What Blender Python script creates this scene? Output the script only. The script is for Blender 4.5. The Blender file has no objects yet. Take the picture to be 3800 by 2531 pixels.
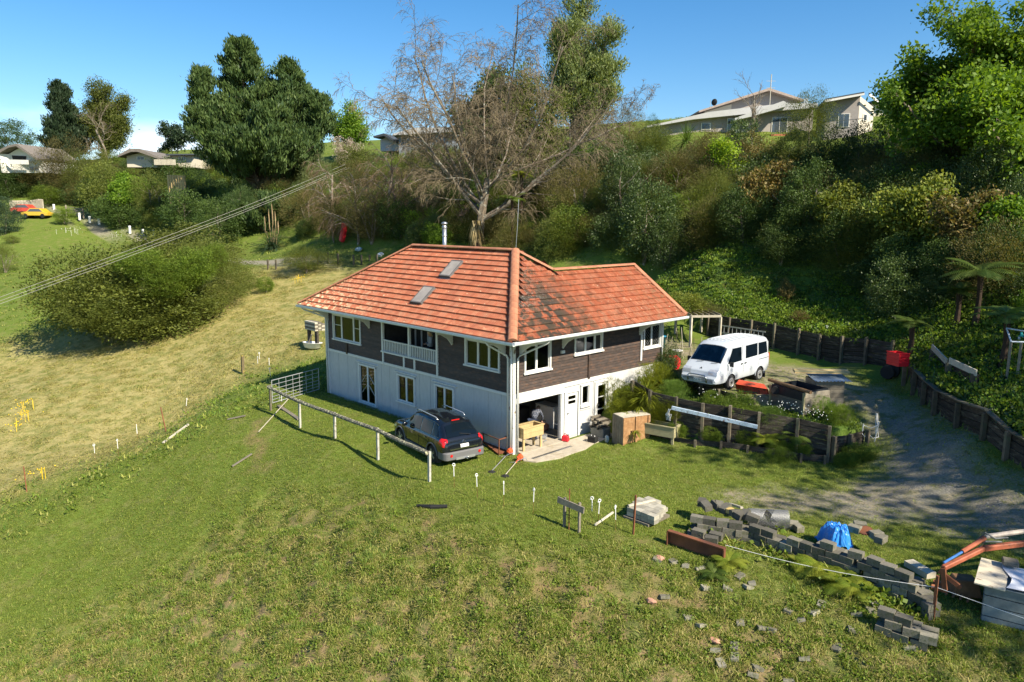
import bpy, bmesh, math, random
import numpy as np
from mathutils import Vector, Matrix
random.seed(7); RNG = np.random.default_rng(11)
S = bpy.context.scene; COL = S.collection
CAM = np.array([20.2309, -19.4553, 9.2834]); YAW, PITCH, ROLL, FPX = -0.8068, 0.165, 0.0049, 2700.51
PW, PH = 3800.0, 2531.0
_f = np.array([math.sin(YAW)*math.cos(PITCH), math.cos(YAW)*math.cos(PITCH), -math.sin(PITCH)])
_r = np.array([math.cos(YAW), -math.sin(YAW), 0.0]); _u = np.cross(_r, _f)
_r, _u = math.cos(ROLL)*_r + math.sin(ROLL)*_u, -math.sin(ROLL)*_r + math.cos(ROLL)*_u
cd = bpy.data.cameras.new('camera'); cam = bpy.data.objects.new('camera', cd); COL.objects.link(cam)
cd.sensor_width = 36.0; cd.lens = FPX/PW*36.0; cd.clip_start = 0.1; cd.clip_end = 6000
M = Matrix.Identity(4)
for i in range(3):
    M[i][0] = _r[i]; M[i][1] = _u[i]; M[i][2] = -_f[i]; M[i][3] = CAM[i]
cam.matrix_world = M; S.camera = cam
SUN_EL, SUN_AZ = math.radians(40.5), math.radians(3.0)      # azimuth counted from +X towards +Y
sdir = Vector((math.cos(SUN_EL)*math.cos(SUN_AZ), math.cos(SUN_EL)*math.sin(SUN_AZ), math.sin(SUN_EL)))
Wd = bpy.data.worlds.new("World"); S.world = Wd; Wd.use_nodes = True
nt = Wd.node_tree; bg = nt.nodes['Background']
sky = nt.nodes.new('ShaderNodeTexSky'); sky.sky_type = 'NISHITA'; sky.sun_disc = False
sky.sun_elevation = SUN_EL; sky.sun_rotation = math.pi/2 - SUN_AZ
sky.air_density = 1.0; sky.dust_density = 0.4; sky.ozone_density = 3.0; sky.altitude = 50
hs = nt.nodes.new('ShaderNodeHueSaturation'); hs.inputs['Saturation'].default_value = 1.34; hs.inputs['Value'].default_value = .86
nt.links.new(sky.outputs[0], hs.inputs['Color'])
# low white clouds near the horizon, part of the sky
tc = nt.nodes.new('ShaderNodeTexCoord'); mp = nt.nodes.new('ShaderNodeMapping'); mp.inputs['Scale'].default_value = (3.2, 3.2, 9)
nz = nt.nodes.new('ShaderNodeTexNoise'); nz.inputs['Scale'].default_value = 1.6; nz.inputs['Detail'].default_value = 7
sx = nt.nodes.new('ShaderNodeSeparateXYZ')
r1 = nt.nodes.new('ShaderNodeMapRange'); r1.inputs[1].default_value = 0.46; r1.inputs[2].default_value = 0.62
r2 = nt.nodes.new('ShaderNodeMapRange'); r2.inputs[1].default_value = 0.07; r2.inputs[2].default_value = 0.13; r2.inputs[3].default_value = 1; r2.inputs[4].default_value = 0
ml = nt.nodes.new('ShaderNodeMath'); ml.operation = 'MULTIPLY'
mx = nt.nodes.new('ShaderNodeMixRGB'); mx.inputs[2].default_value = (7.2, 7.8, 8.6, 1)
nt.links.new(tc.outputs['Generated'], mp.inputs[0]); nt.links.new(mp.outputs[0], nz.inputs[0])
nt.links.new(tc.outputs['Generated'], sx.inputs[0]); nt.links.new(sx.outputs['Z'], r2.inputs[0])
nt.links.new(nz.outputs[0], r1.inputs[0]); nt.links.new(r1.outputs[0], ml.inputs[0]); nt.links.new(r2.outputs[0], ml.inputs[1])
nt.links.new(ml.outputs[0], mx.inputs[0]); nt.links.new(hs.outputs[0], mx.inputs[1]); nt.links.new(mx.outputs[0], bg.inputs[0])
bg.inputs[1].default_value = 0.10
sl = bpy.data.lights.new('sun', 'SUN'); sl.energy = 5.0; sl.angle = math.radians(0.53); sl.color = (1.0, 0.90, 0.73)
so = bpy.data.objects.new('sun', sl); COL.objects.link(so); so.rotation_euler = sdir.to_track_quat('Z', 'Y').to_euler(); so.location = (40, 0, 40)
S.view_settings.view_transform = 'Standard'; S.view_settings.look = 'None'
S.view_settings.exposure = 0.98; S.view_settings.gamma = 1.0; S.view_settings.use_curve_mapping = False
S.cycles.max_bounces = 5; S.cycles.diffuse_bounces = 2; S.cycles.glossy_bounces = 2; S.cycles.transmission_bounces = 3; S.cycles.transparent_max_bounces = 6
S.cycles.caustics_reflective = False; S.cycles.caustics_refractive = False
def ray(px, py): return _f + (px-PW/2)/FPX*_r - (py-PH/2)/FPX*_u
def at(px, py, z=0.0):
    d = ray(px, py); return CAM + d*(z-CAM[2])/d[2]
def dep(px, py, D): return CAM + ray(px, py)*D
def _n(nt, t, **kw):
    n = nt.nodes.new(t)
    for k, v in kw.items():
        if isinstance(k, str) and hasattr(n, k): setattr(n, k, v)
    return n
_mats = {}
def mat(name, col, rough=0.8, var=0.25, scale=6.0, bump=0.3, bscale=40.0, metal=0.0, col2=None, patch=(0.45, 0.6), pscale=1.5, objvar=0.0, stretch=None, spec=0.3, coat=0.0, attr=None):
    """procedural material: base colour broken by noise, an optional second colour in patches, fine bump"""
    if name in _mats: return _mats[name]
    m = bpy.data.materials.new(name); m.use_nodes = True; nt = m.node_tree; L = nt.links.new
    p = nt.nodes['Principled BSDF']; p.inputs['Roughness'].default_value = rough; p.inputs['Metallic'].default_value = metal
    p.inputs['Specular IOR Level'].default_value = spec; p.inputs['Coat Weight'].default_value = coat
    co = _n(nt, 'ShaderNodeTexCoord'); mp = _n(nt, 'ShaderNodeMapping')
    if stretch: mp.inputs['Scale'].default_value = stretch
    L(co.outputs['Object'], mp.inputs[0])
    n1 = _n(nt, 'ShaderNodeTexNoise'); n1.inputs['Scale'].default_value = scale; n1.inputs['Detail'].default_value = 5; n1.inputs['Roughness'].default_value = .65
    L(mp.outputs[0], n1.inputs[0])
    c = _n(nt, 'ShaderNodeRGB'); c.outputs[0].default_value = (*col, 1); cur = c.outputs[0]
    if col2:
        n2 = _n(nt, 'ShaderNodeTexNoise'); n2.inputs['Scale'].default_value = pscale; n2.inputs['Detail'].default_value = 6; n2.inputs['Roughness'].default_value = .7
        L(mp.outputs[0], n2.inputs[0]); rr = _n(nt, 'ShaderNodeMapRange'); rr.inputs[1].default_value = patch[0]; rr.inputs[2].default_value = patch[1]
        L(n2.outputs[0], rr.inputs[0]); mm = _n(nt, 'ShaderNodeMixRGB'); mm.inputs[2].default_value = (*col2, 1)
        L(rr.outputs[0], mm.inputs[0]); L(cur, mm.inputs[1]); cur = mm.outputs[0]
    v = _n(nt, 'ShaderNodeMapRange'); v.inputs[1].default_value = .3; v.inputs[2].default_value = .7; v.inputs[3].default_value = 1-var; v.inputs[4].default_value = 1+var
    L(n1.outputs[0], v.inputs[0]); val = v.outputs[0]
    if objvar:
        oi = _n(nt, 'ShaderNodeObjectInfo'); o2 = _n(nt, 'ShaderNodeMapRange'); o2.inputs[3].default_value = 1-objvar; o2.inputs[4].default_value = 1+objvar
        L(oi.outputs['Random'], o2.inputs[0]); mu = _n(nt, 'ShaderNodeMath', operation='MULTIPLY'); L(val, mu.inputs[0]); L(o2.outputs[0], mu.inputs[1]); val = mu.outputs[0]
    if attr:
        at_ = _n(nt, 'ShaderNodeAttribute', attribute_name=attr); o2 = _n(nt, 'ShaderNodeMapRange'); o2.inputs[3].default_value = 1-.3; o2.inputs[4].default_value = 1+.3
        L(at_.outputs['Fac'], o2.inputs[0]); mu = _n(nt, 'ShaderNodeMath', operation='MULTIPLY'); L(val, mu.inputs[0]); L(o2.outputs[0], mu.inputs[1]); val = mu.outputs[0]
    vm = _n(nt, 'ShaderNodeVectorMath', operation='SCALE'); L(cur, vm.inputs[0]); L(val, vm.inputs['Scale']); L(vm.outputs[0], p.inputs['Base Color'])
    if bump:
        n3 = _n(nt, 'ShaderNodeTexNoise'); n3.inputs['Scale'].default_value = bscale; n3.inputs['Detail'].default_value = 4; L(mp.outputs[0], n3.inputs[0])
        b = _n(nt, 'ShaderNodeBump'); b.inputs['Strength'].default_value = bump; b.inputs['Distance'].default_value = .01; L(n3.outputs[0], b.inputs['Height']); L(b.outputs[0], p.inputs['Normal'])
    _mats[name] = m; return m
def glass(name, tint=(.55, .6, .62), refl=.16, rough=.03):
    if name in _mats: return _mats[name]
    m = bpy.data.materials.new(name); m.use_nodes = True; nt = m.node_tree; L = nt.links.new; nt.nodes.clear()
    o = _n(nt, 'ShaderNodeOutputMaterial'); t = _n(nt, 'ShaderNodeBsdfTransparent'); t.inputs[0].default_value = (*tint, 1)
    g = _n(nt, 'ShaderNodeBsdfGlossy'); g.inputs['Roughness'].default_value = rough
    fr = _n(nt, 'ShaderNodeFresnel'); fr.inputs[0].default_value = 1.5; ad = _n(nt, 'ShaderNodeMath', operation='ADD'); ad.inputs[1].default_value = refl*.4; ad.use_clamp = True
    mx = _n(nt, 'ShaderNodeMixShader'); L(fr.outputs[0], ad.inputs[0]); L(ad.outputs[0], mx.inputs[0]); L(t.outputs[0], mx.inputs[1]); L(g.outputs[0], mx.inputs[2]); L(mx.outputs[0], o.inputs[0])
    _mats[name] = m; return m
def leafmat(name, c1, c2, trans=.35, rough=.55, objvar=.25, spec=.25):
    """foliage: two colours mixed by a per-leaf attribute, some light through the leaf"""
    if name in _mats: return _mats[name]
    m = bpy.data.materials.new(name); m.use_nodes = True; nt = m.node_tree; L = nt.links.new; nt.nodes.clear()
    o = _n(nt, 'ShaderNodeOutputMaterial'); a = _n(nt, 'ShaderNodeAttribute', attribute_name='rnd')
    mx = _n(nt, 'ShaderNodeMixRGB'); mx.inputs[1].default_value = (*c1, 1); mx.inputs[2].default_value = (*c2, 1); L(a.outputs['Fac'], mx.inputs[0])
    oi = _n(nt, 'ShaderNodeObjectInfo'); r = _n(nt, 'ShaderNodeMapRange'); r.inputs[3].default_value = 1.12-objvar; r.inputs[4].default_value = 1.12+objvar; L(oi.outputs['Random'], r.inputs[0])
    vm = _n(nt, 'ShaderNodeVectorMath', operation='SCALE'); L(mx.outputs[0], vm.inputs[0]); L(r.outputs[0], vm.inputs['Scale'])
    p = _n(nt, 'ShaderNodeBsdfPrincipled'); p.inputs['Roughness'].default_value = rough; p.inputs['Specular IOR Level'].default_value = spec; L(vm.outputs[0], p.inputs['Base Color'])
    t = _n(nt, 'ShaderNodeBsdfTranslucent'); v2 = _n(nt, 'ShaderNodeVectorMath', operation='MULTIPLY'); v2.inputs[1].default_value = (1.3, 1.25, .5); L(vm.outputs[0], v2.inputs[0]); L(v2.outputs[0], t.inputs[0])
    ms = _n(nt, 'ShaderNodeMixShader'); ms.inputs[0].default_value = trans; L(p.outputs[0], ms.inputs[1]); L(t.outputs[0], ms.inputs[2]); L(ms.outputs[0], o.inputs[0])
    _mats[name] = m; return m
class MB:
    def __init__(s): s.v = []; s.f = []; s.r = []
    def add(s, vs, fs, rnd=None):
        o = len(s.v); s.v += [tuple(map(float, p)) for p in vs]; s.f += [tuple(i+o for i in f) for f in fs]
        s.r += [random.random() if rnd is None else rnd]*len(vs); return s
    def box(s, c, d, rot=None, taper=1.0):
        hx, hy, hz = d[0]/2, d[1]/2, d[2]/2; vs = []
        for z, k in ((-hz, 1), (hz, taper)):
            for x, y in ((-hx, -hy), (hx, -hy), (hx, hy), (-hx, hy)): vs.append(Vector((x*k, y*k, z)))
        if rot is not None:
            R = rot if isinstance(rot, Matrix) else Matrix.Rotation(rot, 3, 'Z'); vs = [R @ v for v in vs]
        c = Vector(c); return s.add([v+c for v in vs], [(0, 3, 2, 1), (4, 5, 6, 7), (0, 1, 5, 4), (1, 2, 6, 5), (2, 3, 7, 6), (3, 0, 4, 7)])
    def span(s, a, b):
        a, b = Vector(a), Vector(b); return s.box((a+b)/2, [abs(b[i]-a[i]) for i in range(3)])
    def beam(s, a, b, w, h, up=(0, 0, 1)):
        a, b = Vector(a), Vector(b); d = b-a; L = d.length
        if L < 1e-6: return s
        x = d/L; u = Vector(up); y = u.cross(x)
        if y.length < 1e-3: y = Vector((1, 0, 0)).cross(x)
        if y.length < 1e-3: y = Vector((0, 1, 0)).cross(x)
        y.normalize(); z = x.cross(y); R = Matrix((x, y, z)).transposed(); return s.box((a+b)/2, (L, w, h), R)
    def tube(s, pts, rad, n=8, caps=True):
        pts = [Vector(p) for p in pts]; k = len(pts); rad = rad if hasattr(rad, '__len__') else [rad]*k
        vs = []; fs = []; ref = Vector((.13, .31, .94))
        for i, p in enumerate(pts):
            t = (pts[min(i+1, k-1)]-pts[max(i-1, 0)])
            if t.length < 1e-9: t = Vector((0, 0, 1))
            t.normalize(); a = t.cross(ref)
            if a.length < .1: a = t.cross(Vector((1, 0, 0)))
            a.normalize(); b = t.cross(a)
            for j in range(n):
                q = 2*math.pi*j/n; vs.append(p+(a*math.cos(q)+b*math.sin(q))*rad[i])
        for i in range(k-1):
            for j in range(n): fs.append((i*n+j, i*n+(j+1) % n, (i+1)*n+(j+1) % n, (i+1)*n+j))
        if caps: fs.append(tuple(range(n))[::-1]); fs.append(tuple(range((k-1)*n, k*n)))
        return s.add(vs, fs)
    def lathe(s, prof, c=(0, 0, 0), n=20, axis='Z'):
        vs = []; fs = []; c = Vector(c)
        for r, z in prof:
            for j in range(n):
                q = 2*math.pi*j/n; p = Vector((r*math.cos(q), r*math.sin(q), z))
                if axis == 'X': p = Vector((p.z, p.x, p.y))
                if axis == 'Y': p = Vector((p.x, p.z, -p.y))
                vs.append(p+c)
        for i in range(len(prof)-1):
            for j in range(n): fs.append((i*n+j, i*n+(j+1) % n, (i+1)*n+(j+1) % n, (i+1)*n+j))
        fs.append(tuple(range(n))[::-1]); fs.append(tuple(range((len(prof)-1)*n, len(prof)*n))); return s.add(vs, fs)
    def prism(s, poly, z0, z1, T=None):
        """poly in the local XY plane, extruded along Z; T maps local to world"""
        n = len(poly); vs = [Vector((p[0], p[1], z0)) for p in poly]+[Vector((p[0], p[1], z1)) for p in poly]
        if T is not None: vs = [T @ v for v in vs]
        return s.add(vs, [tuple(range(n))[::-1], tuple(range(n, 2*n))]+[(i, (i+1) % n, n+(i+1) % n, n+i) for i in range(n)])
    def blob(s, c, r, n=8, m=6, j=0.0):
        c = Vector(c); r = r if hasattr(r, '__len__') else (r, r, r); vs = []; fs = []
        for i in range(m+1):
            t = math.pi*i/m
            for k in range(n):
                q = 2*math.pi*k/n; w = 1+random.uniform(-j, j)
                vs.append(c+Vector((r[0]*math.sin(t)*math.cos(q)*w, r[1]*math.sin(t)*math.sin(q)*w, r[2]*math.cos(t)*w)))
        for i in range(m):
            for k in range(n): fs.append((i*n+k, (i+1)*n+k, (i+1)*n+(k+1) % n, i*n+(k+1) % n))
        return s.add(vs, fs)
    def mesh(s, name, m=None, smooth=False, off=None):
        me = bpy.data.meshes.new(name); v = s.v
        if off is not None: v = [(p[0]-off[0], p[1]-off[1], p[2]-off[2]) for p in v]
        me.from_pydata(v, [], s.f); a = me.attributes.new('rnd', 'FLOAT', 'POINT'); a.data.foreach_set('value', s.r)
        if m: me.materials.append(m)
        if smooth: me.polygons.foreach_set('use_smooth', [True]*len(me.polygons))
        me.update(); return me
def link(name, me, parent=None, loc=None, rot=None, **props):
    o = bpy.data.objects.new(name, me); COL.objects.link(o)
    if parent: o.parent = parent
    if loc is not None: o.location = loc
    if rot is not None: o.rotation_euler = rot
    for k, v in props.items(): o[k] = v
    return o
def thing(name, label, cat, loc=(0, 0, 0), rz=0.0, group=None, rot=None):
    o = link(name, None, None, tuple(map(float, loc)), rot or (0, 0, rz), label=label, category=cat, kind='thing')
    if group: o['group'] = group
    return o
def part(name, mb, m, parent, smooth=False, world=False, bevel=0.0, **props):
    """one mesh part; world=True means the builder's coordinates are world ones and the parent is not rotated"""
    off = None
    if world:
        off = Vector((0, 0, 0)); q = parent
        while q is not None: off = off+q.location; q = q.parent
    o = link(name, mb.mesh(name, m, smooth, off), parent, **props)
    if bevel:
        b = o.modifiers.new('bevel', 'BEVEL'); b.width = bevel; b.segments = 1; b.limit_method = 'ANGLE'
    return o
def single(name, mb, m, label, cat, smooth=False, group=None, base=None, bevel=0.0):
    if base is None: base = Vector([sum(c)/len(mb.v) for c in zip(*mb.v)]); base.z = min(v[2] for v in mb.v)
    o = link(name, mb.mesh(name, m, smooth, base), None, tuple(base), label=label, category=cat, kind='thing')
    if group: o['group'] = group
    if bevel:
        b = o.modifiers.new('bevel', 'BEVEL'); b.width = bevel; b.segments = 1; b.limit_method = 'ANGLE'
    return o
def kids(o): return [c for c in COL.objects if c.parent == o]
def dup(root, loc=None, rz=None, label=None, sc=None, rot=None):
    r = root.copy(); COL.objects.link(r)
    if loc is not None: r.location = tuple(map(float, loc))
    if rz is not None: r.rotation_euler = (0, 0, rz)
    if rot is not None: r.rotation_euler = rot
    if sc is not None: r.scale = sc if hasattr(sc, '__len__') else (sc, sc, sc)
    if label: r['label'] = label
    for ch in root.children:
        c = ch.copy(); COL.objects.link(c); c.parent = r
        for g in ch.children:
            d = g.copy(); COL.objects.link(d); d.parent = c
    return r
def text_mesh(txt, size, name='lettering'):
    cu = bpy.data.curves.new(name, 'FONT'); cu.body = txt; cu.size = size; cu.align_x = 'CENTER'; cu.align_y = 'CENTER'; cu.extrude = .002
    o = bpy.data.objects.new(name, cu); COL.objects.link(o); bpy.context.view_layer.update()
    me = bpy.data.meshes.new_from_object(o.evaluated_get(bpy.context.evaluated_depsgraph_get())); bpy.data.objects.remove(o); me.name = name; return me
HL, HR, HO, HE, HT, HW, HB = 14.28, 10.0, 1.077, 4.786, 0.8565, 7.31, 2.45   # house: left length, right length, overhang, eave, roof slope, depth, storey
FAR = [(0, 1870, 33), (100, 1800, 34), (353, 1700, 37), (615, 1600, 43), (900, 1385, 48), (560, 1255, 60), (200, 1300, 62), (100, 1500, 48), (600, 1400, 51),
       (1000, 1250, 53), (1150, 1050, 68), (800, 1100, 68), (900, 950, 88), (700, 880, 100), (1060, 930, 86), (1370, 985, 73), (550, 910, 108), (360, 870, 114),
       (150, 780, 122), (0, 800, 122), (200, 830, 112), (300, 1000, 84), (100, 1100, 74), (0, 1000, 88), (0, 1250, 64), (300, 640, 150), (0, 600, 150), (600, 640, 140),
       (600, 800, 115), (1000, 740, 103), (1300, 700, 110), (1440, 560, 125), (1650, 880, 68), (1400, 880, 74), (1300, 850, 80), (2000, 850, 66), (1800, 850, 70),
       (1800, 650, 90), (1700, 520, 120), (2300, 890, 56), (2100, 900, 60), (2650, 950, 49), (3000, 900, 46), (3000, 700, 56), (3000, 520, 76), (2500, 500, 78),
       (2700, 440, 90), (3300, 430, 88), (2300, 700, 68), (2500, 720, 60), (3400, 900, 42), (3400, 600, 56), (3700, 900, 38), (3700, 600, 52), (3800, 400, 66), (1700, 450, 180), (400, 560, 190), (2600, 420, 140), (2000, 470, 150)]
LOW = [(0, 1.5, 0), (2, -3, 0), (-5, -3, 0), (-10, -3, 0), (-15, -2.5, 0), (-15, 1, .15), (4, 0, 0), (4, 4.5, 0), (7, 0, 0), (9, 4.5, 0), (12, 3.5, 0), (11, 7, .15), (14, 6.8, .45),
       (0.3, -4.6, 0), (-6, -4.6, 0), (-12, -4.6, -.1), (4, -5.2, -.05), (8, -3.6, -.1), (11, -2.2, -.15), (14, -1.2, -.2), (17, 0, -.2), (20, 2.5, -.1), (14, 2, 0),
       (9.6, 8.6, .35), (9.6, 10.6, .75), (11.2, 9.5, .95), (10.2, 12.2, 1.35), (8.6, 12.6, 1.6), (6.5, 11.5, 1.85), (4.5, 10.0, 2.0), (3, 13, 2.05), (6, 16, 2.05), (8.2, 16, 2.0), (0, 17, 2.25), (-6, 17, 2.5), (1.2, 10, 2.0),
       (12.6, 9.2, 1.35), (11.2, 12.2, 1.75), (13.5, 9.0, 1.75), (9.6, 15, 1.95), (2.5, 18.3, 2.05), (5, 18, 2.05),
       (15.2, 6.6, .9), (17, 5, .55), (20, 5, .4), (26, 0, .2), (24, 9, 1.2), (16, 7.6, 1.4), (18.5, 7.0, 1.2), (-15.5, 5, 1.0), (-16, 10, 2.3), (-12, 14, 2.6), (-6, 12, 2.4), (-20, 20, 4.0), (-12, 24, 4.2), (-2, 22, 2.6),
       (-19, -3, -.15), (-15, -6.5, -.7), (-9, -7, -1.1), (-3, -8, -1.6), (2, -8, -1.2), (6, -8, -1.5), (10, -6.5, -1.6), (13, -5, -1.7), (16, -3.2, -1.3), (19, -2, -1.2), (22, 0, -.9),
       (-20, -8, -2.2), (-12, -12, -3.2), (-4, -13, -3.8), (3, -13, -3.6), (9, -11, -3.3), (14, -8.5, -3.0), (19, -6, -2.8), (25, -4, -2.5), (34, -4, -1.5),
       (-25, -16, -4.4), (-14, -20, -5.0), (0, -22, -5.6), (10, -22, -6.2), (22, -18, -6.0), (34, -16, -5.0), (40, -30, -8), (0, -40, -9), (-40, -30, -6), (-60, -20, -6), (60, 0, 2), (-100, -40, -4)]
UPP = [(-6, 20.5, 4.0), (-2, 20.4, 3.75), (2, 19.8, 3.7), (5, 19.0, 3.65), (8, 18.3, 3.55), (10, 15.6, 3.2), (12.2, 12.4, 3.0), (14.2, 9.6, 2.75), (16.4, 8.0, 2.45), (20, 6.0, 2.1), (26, 3, 1.8),
       (11, 16.5, 3.7), (13, 14.3, 3.6), (14.6, 12.8, 3.8), (16, 11.5, 3.6), (18, 9.5, 3.2), (0, 24, 4.8), (5, 23, 4.9), (9, 21, 5.0), (13, 18, 4.9), (17, 15, 4.9), (22, 12, 5.0), (30, 12, 6), (40, 20, 10), (34, 5, 3.5)]
def _rbf(pts):
    P = np.array(pts, float); n = len(P); D = np.linalg.norm(P[:, None, :2]-P[None, :, :2], axis=2)
    A = np.zeros((n+3, n+3)); A[:n, :n] = -D-np.eye(n)*.15; A[:n, n] = 1; A[:n, n+1:] = P[:, :2]*.01; A[n, :n] = 1; A[n+1:, :n] = P[:, :2].T*.01
    w = np.linalg.solve(A, np.concatenate([P[:, 2], [0, 0, 0]])); return P, w
def _ev(R, x, y):
    P, w = R; n = len(P); o = np.zeros_like(x)
    for i in range(n): o -= w[i]*np.hypot(x-P[i, 0], y-P[i, 1])
    return o+w[n]+w[n+1]*.01*x+w[n+2]*.01*y
_farw = [tuple(dep(a, b, D)) for a, b, D in FAR]
_left = [p for p in _farw]
R_LOW = _rbf(LOW+_left); R_UP = _rbf(UPP+_left+[(-16, 10, 2.3), (-20, 20, 4.0), (-12, 24, 4.4)])
def inpoly(x, y, poly):
    x = np.asarray(x); y = np.asarray(y); r = np.zeros(x.shape, bool); n = len(poly)
    for i in range(n):
        x1, y1 = poly[i]; x2, y2 = poly[(i+1) % n]
        if y1 == y2: continue
        c = ((y1 > y) != (y2 > y)) & (x < (x2-x1)*(y-y1)/(y2-y1)+x1); r ^= c
    return r
# line of the back retaining wall and the right-hand one (they meet by the red crate)
BACKW = [(-9.0, 20.6), (-3.0, 19.6), (3.0, 18.9), (8.3, 17.3), (9.6, 15.3), (11.9, 12.1), (14.2, 9.4), (15.9, 7.9), (20, 5.4), (30, 1.5), (60, -4)]
UPPOLY = BACKW+[(400, -4), (400, 400), (-9, 400)]
GARDEN = [(0.02, 6.35), (2.6, 5.85), (4.9, 6.25), (6.9, 6.95), (8.2, 7.6), (9.15, 7.9), (9.7, 9.7), (9.5, 10.3), (7.2, 10.6), (5.9, 8.6), (2.6, 8.75), (0.02, 9.1)]
P_SLOPE0 = [(-5, -7.8), (3, -6.8), (6.5, -5.8), (9.5, -3.4), (14.5, -1.6), (18.5, -.6), (40, -30), (-3, -30)]
def soft(poly, x, y, r=.35):
    s = np.zeros(x.shape)
    for a in range(8): s += inpoly(x+r*math.cos(a*.785), y+r*math.sin(a*.785), poly)
    return s/8
def _noise(x, y):
    o = 0
    for k, (f, a) in enumerate(((.35, .10), (.9, .05), (2.1, .03))):
        o = o+a*(np.sin(f*x*1.7+1.3*k+.6*np.sin(f*y*2.1))*np.cos(f*y*1.9-.7*k+.8*np.sin(f*x*1.3+k)))
    return o
def HH(x, y, relief=True):
    x = np.atleast_1d(np.asarray(x, float)); y = np.atleast_1d(np.asarray(y, float))
    lo = _ev(R_LOW, x, y); up = _ev(R_UP, x, y); U = inpoly(x, y, UPPOLY); z = np.where(U, up, lo)
    far = np.hypot(x, y-10); z = np.clip(z, -12, 26)-np.clip(far-165, 0, 400)*.09
    g = inpoly(x, y, GARDEN); z = np.where(g, np.clip(1.66-.045*np.clip(x-2, 0, 8), 1.2, 1.7), z)
    if relief:
        # rougher on the bank below the lawn and in the fields, smooth by the house and on the drive
        rough = np.clip((-4.5-y+.18*(x+0))/3.0, 0, 1)*(y < 3)
        rough = np.maximum(rough, np.clip((-x-15)/5, 0, 1)); rough = np.maximum(rough, U*np.clip((far-14)/6, 0, 1)*1.5)
        z = z+_noise(x, y)*(.12+rough*.7)
        t = np.abs(np.sin(x*1.9+2*np.sin(y*.7))*np.sin(y*2.3+1.5*np.sin(x*.9))); z = z+rough*np.where(soft(P_SLOPE0, x, y, 1.5) > 0, .26, .05)*(t-.4)*(far < 60)
    hs_ = (x > -HL-.05) & (x < .02) & (y > -.02) & (y < HR); z = np.where(hs_, -.12, z)
    pad = (x > -15.2) & (x < 2.6) & (y > -1.0) & (y <= .6) | (x > 0) & (x < 2.3) & (y > -.3) & (y < 5.4); z = np.where(pad & ~hs_, np.minimum(z, .0), z)
    return z
def gz(x, y): return float(HH(x, y)[0])
def G(px, py, tmin=8, tmax=240):
    """where the survey photo's pixel meets the ground"""
    d = ray(px, py); t = np.concatenate([np.arange(tmin, 60, .25), np.arange(60, tmax, 1.0)])
    P = CAM[None]+t[:, None]*d[None]; h = HH(P[:, 0], P[:, 1]); b = np.nonzero(P[:, 2] <= h)[0]
    if len(b) == 0: return Vector(CAM+d*tmax)
    i = b[0]; t0, t1 = t[max(i-1, 0)], t[i]
    for _ in range(12):
        m = (t0+t1)/2; q = CAM+d*m
        if q[2] <= HH(q[0], q[1])[0]: t1 = m
        else: t0 = m
    q = CAM+d*t1; return Vector((q[0], q[1], float(HH(q[0], q[1])[0])))
def axis_(lo, hi, step, ext, g=1.13):
    a = list(np.arange(lo, hi+1e-6, step)); s = step
    while a[-1] < ext: s *= g; a.append(a[-1]+s)
    s = step
    while a[0] > -ext: s *= g; a.insert(0, a[0]-s)
    return np.array(a)
ax_, ay_ = axis_(-22, 24, .23, 900), axis_(-20, 24, .23, 900)
X, Y = np.meshgrid(ax_, ay_); Z = HH(X.ravel(), Y.ravel()).reshape(X.shape)
def poly_px(pts): return [tuple(G(a, b)[:2]) for a, b in pts]
# zones of the ground, traced on the ground itself
P_DRY = poly_px([(0, 1868), (350, 1722), (620, 1612), (760, 1500), (900, 1395), (1010, 1370), (1230, 1310), (1300, 1100), (1420, 990), (1250, 955), (880, 1010), (640, 1150), (440, 1180), (200, 1240), (0, 1290)])+[(-80, -30), (-40, -30)]


P_DRV = [(-20, 15.2), (-8, 14.2), (-1, 13.2), (1.0, 10.6), (2.2, 8.9), (4.6, 8.75), (6.0, 9.4), (7.2, 11.2)]+poly_px([(3135, 1500), (3250, 1570), (3300, 1660), (3285, 1740), (3180, 1800), (2980, 1825), (2720, 1815), (2640, 1835), (2740, 1885), (3000, 1915), (3300, 1935), (3560, 1975), (3900, 2060), (3900, 1880), (3760, 1800), (3620, 1700), (3520, 1600), (3400, 1500), (3270, 1440), (3120, 1400)])+[(6.5, 16.6), (2, 16.2), (-4, 16.8), (-12, 18), (-20, 18)]
P_GRAV = poly_px([(3190, 1520), (3320, 1640), (3330, 1760), (3200, 1840), (2950, 1860), (3100, 1900), (3400, 1915), (3640, 1960), (3900, 2040), (3900, 1900), (3740, 1810), (3580, 1700), (3440, 1560), (3290, 1480)])
P_DRV2 = poly_px([(130, 765), (200, 790), (290, 830), (480, 880), (620, 905), (760, 945), (905, 985), (1010, 985), (1230, 985), (1240, 972), (1000, 965), (860, 960), (700, 915), (560, 885), (400, 850), (250, 800), (180, 765)])
P_SLOPE = [(-5, -7.8), (-2, -6.8), (3, -6.8), (6.5, -5.8), (9.5, -3.4), (14.5, -1.6), (18.5, -.6), (30, -2), (40, -30), (-3, -30), (-6, -16)]
P_TRK = poly_px([(930, 1560), (965, 1560), (985, 1760), (950, 1760)])
P_CONC = [(-.05, -.25), (1.35, -.35), (1.75, 1.2), (1.75, 3.3), (1.2, 4.6), (1.1, 5.6), (-.05, 5.9)]
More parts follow.
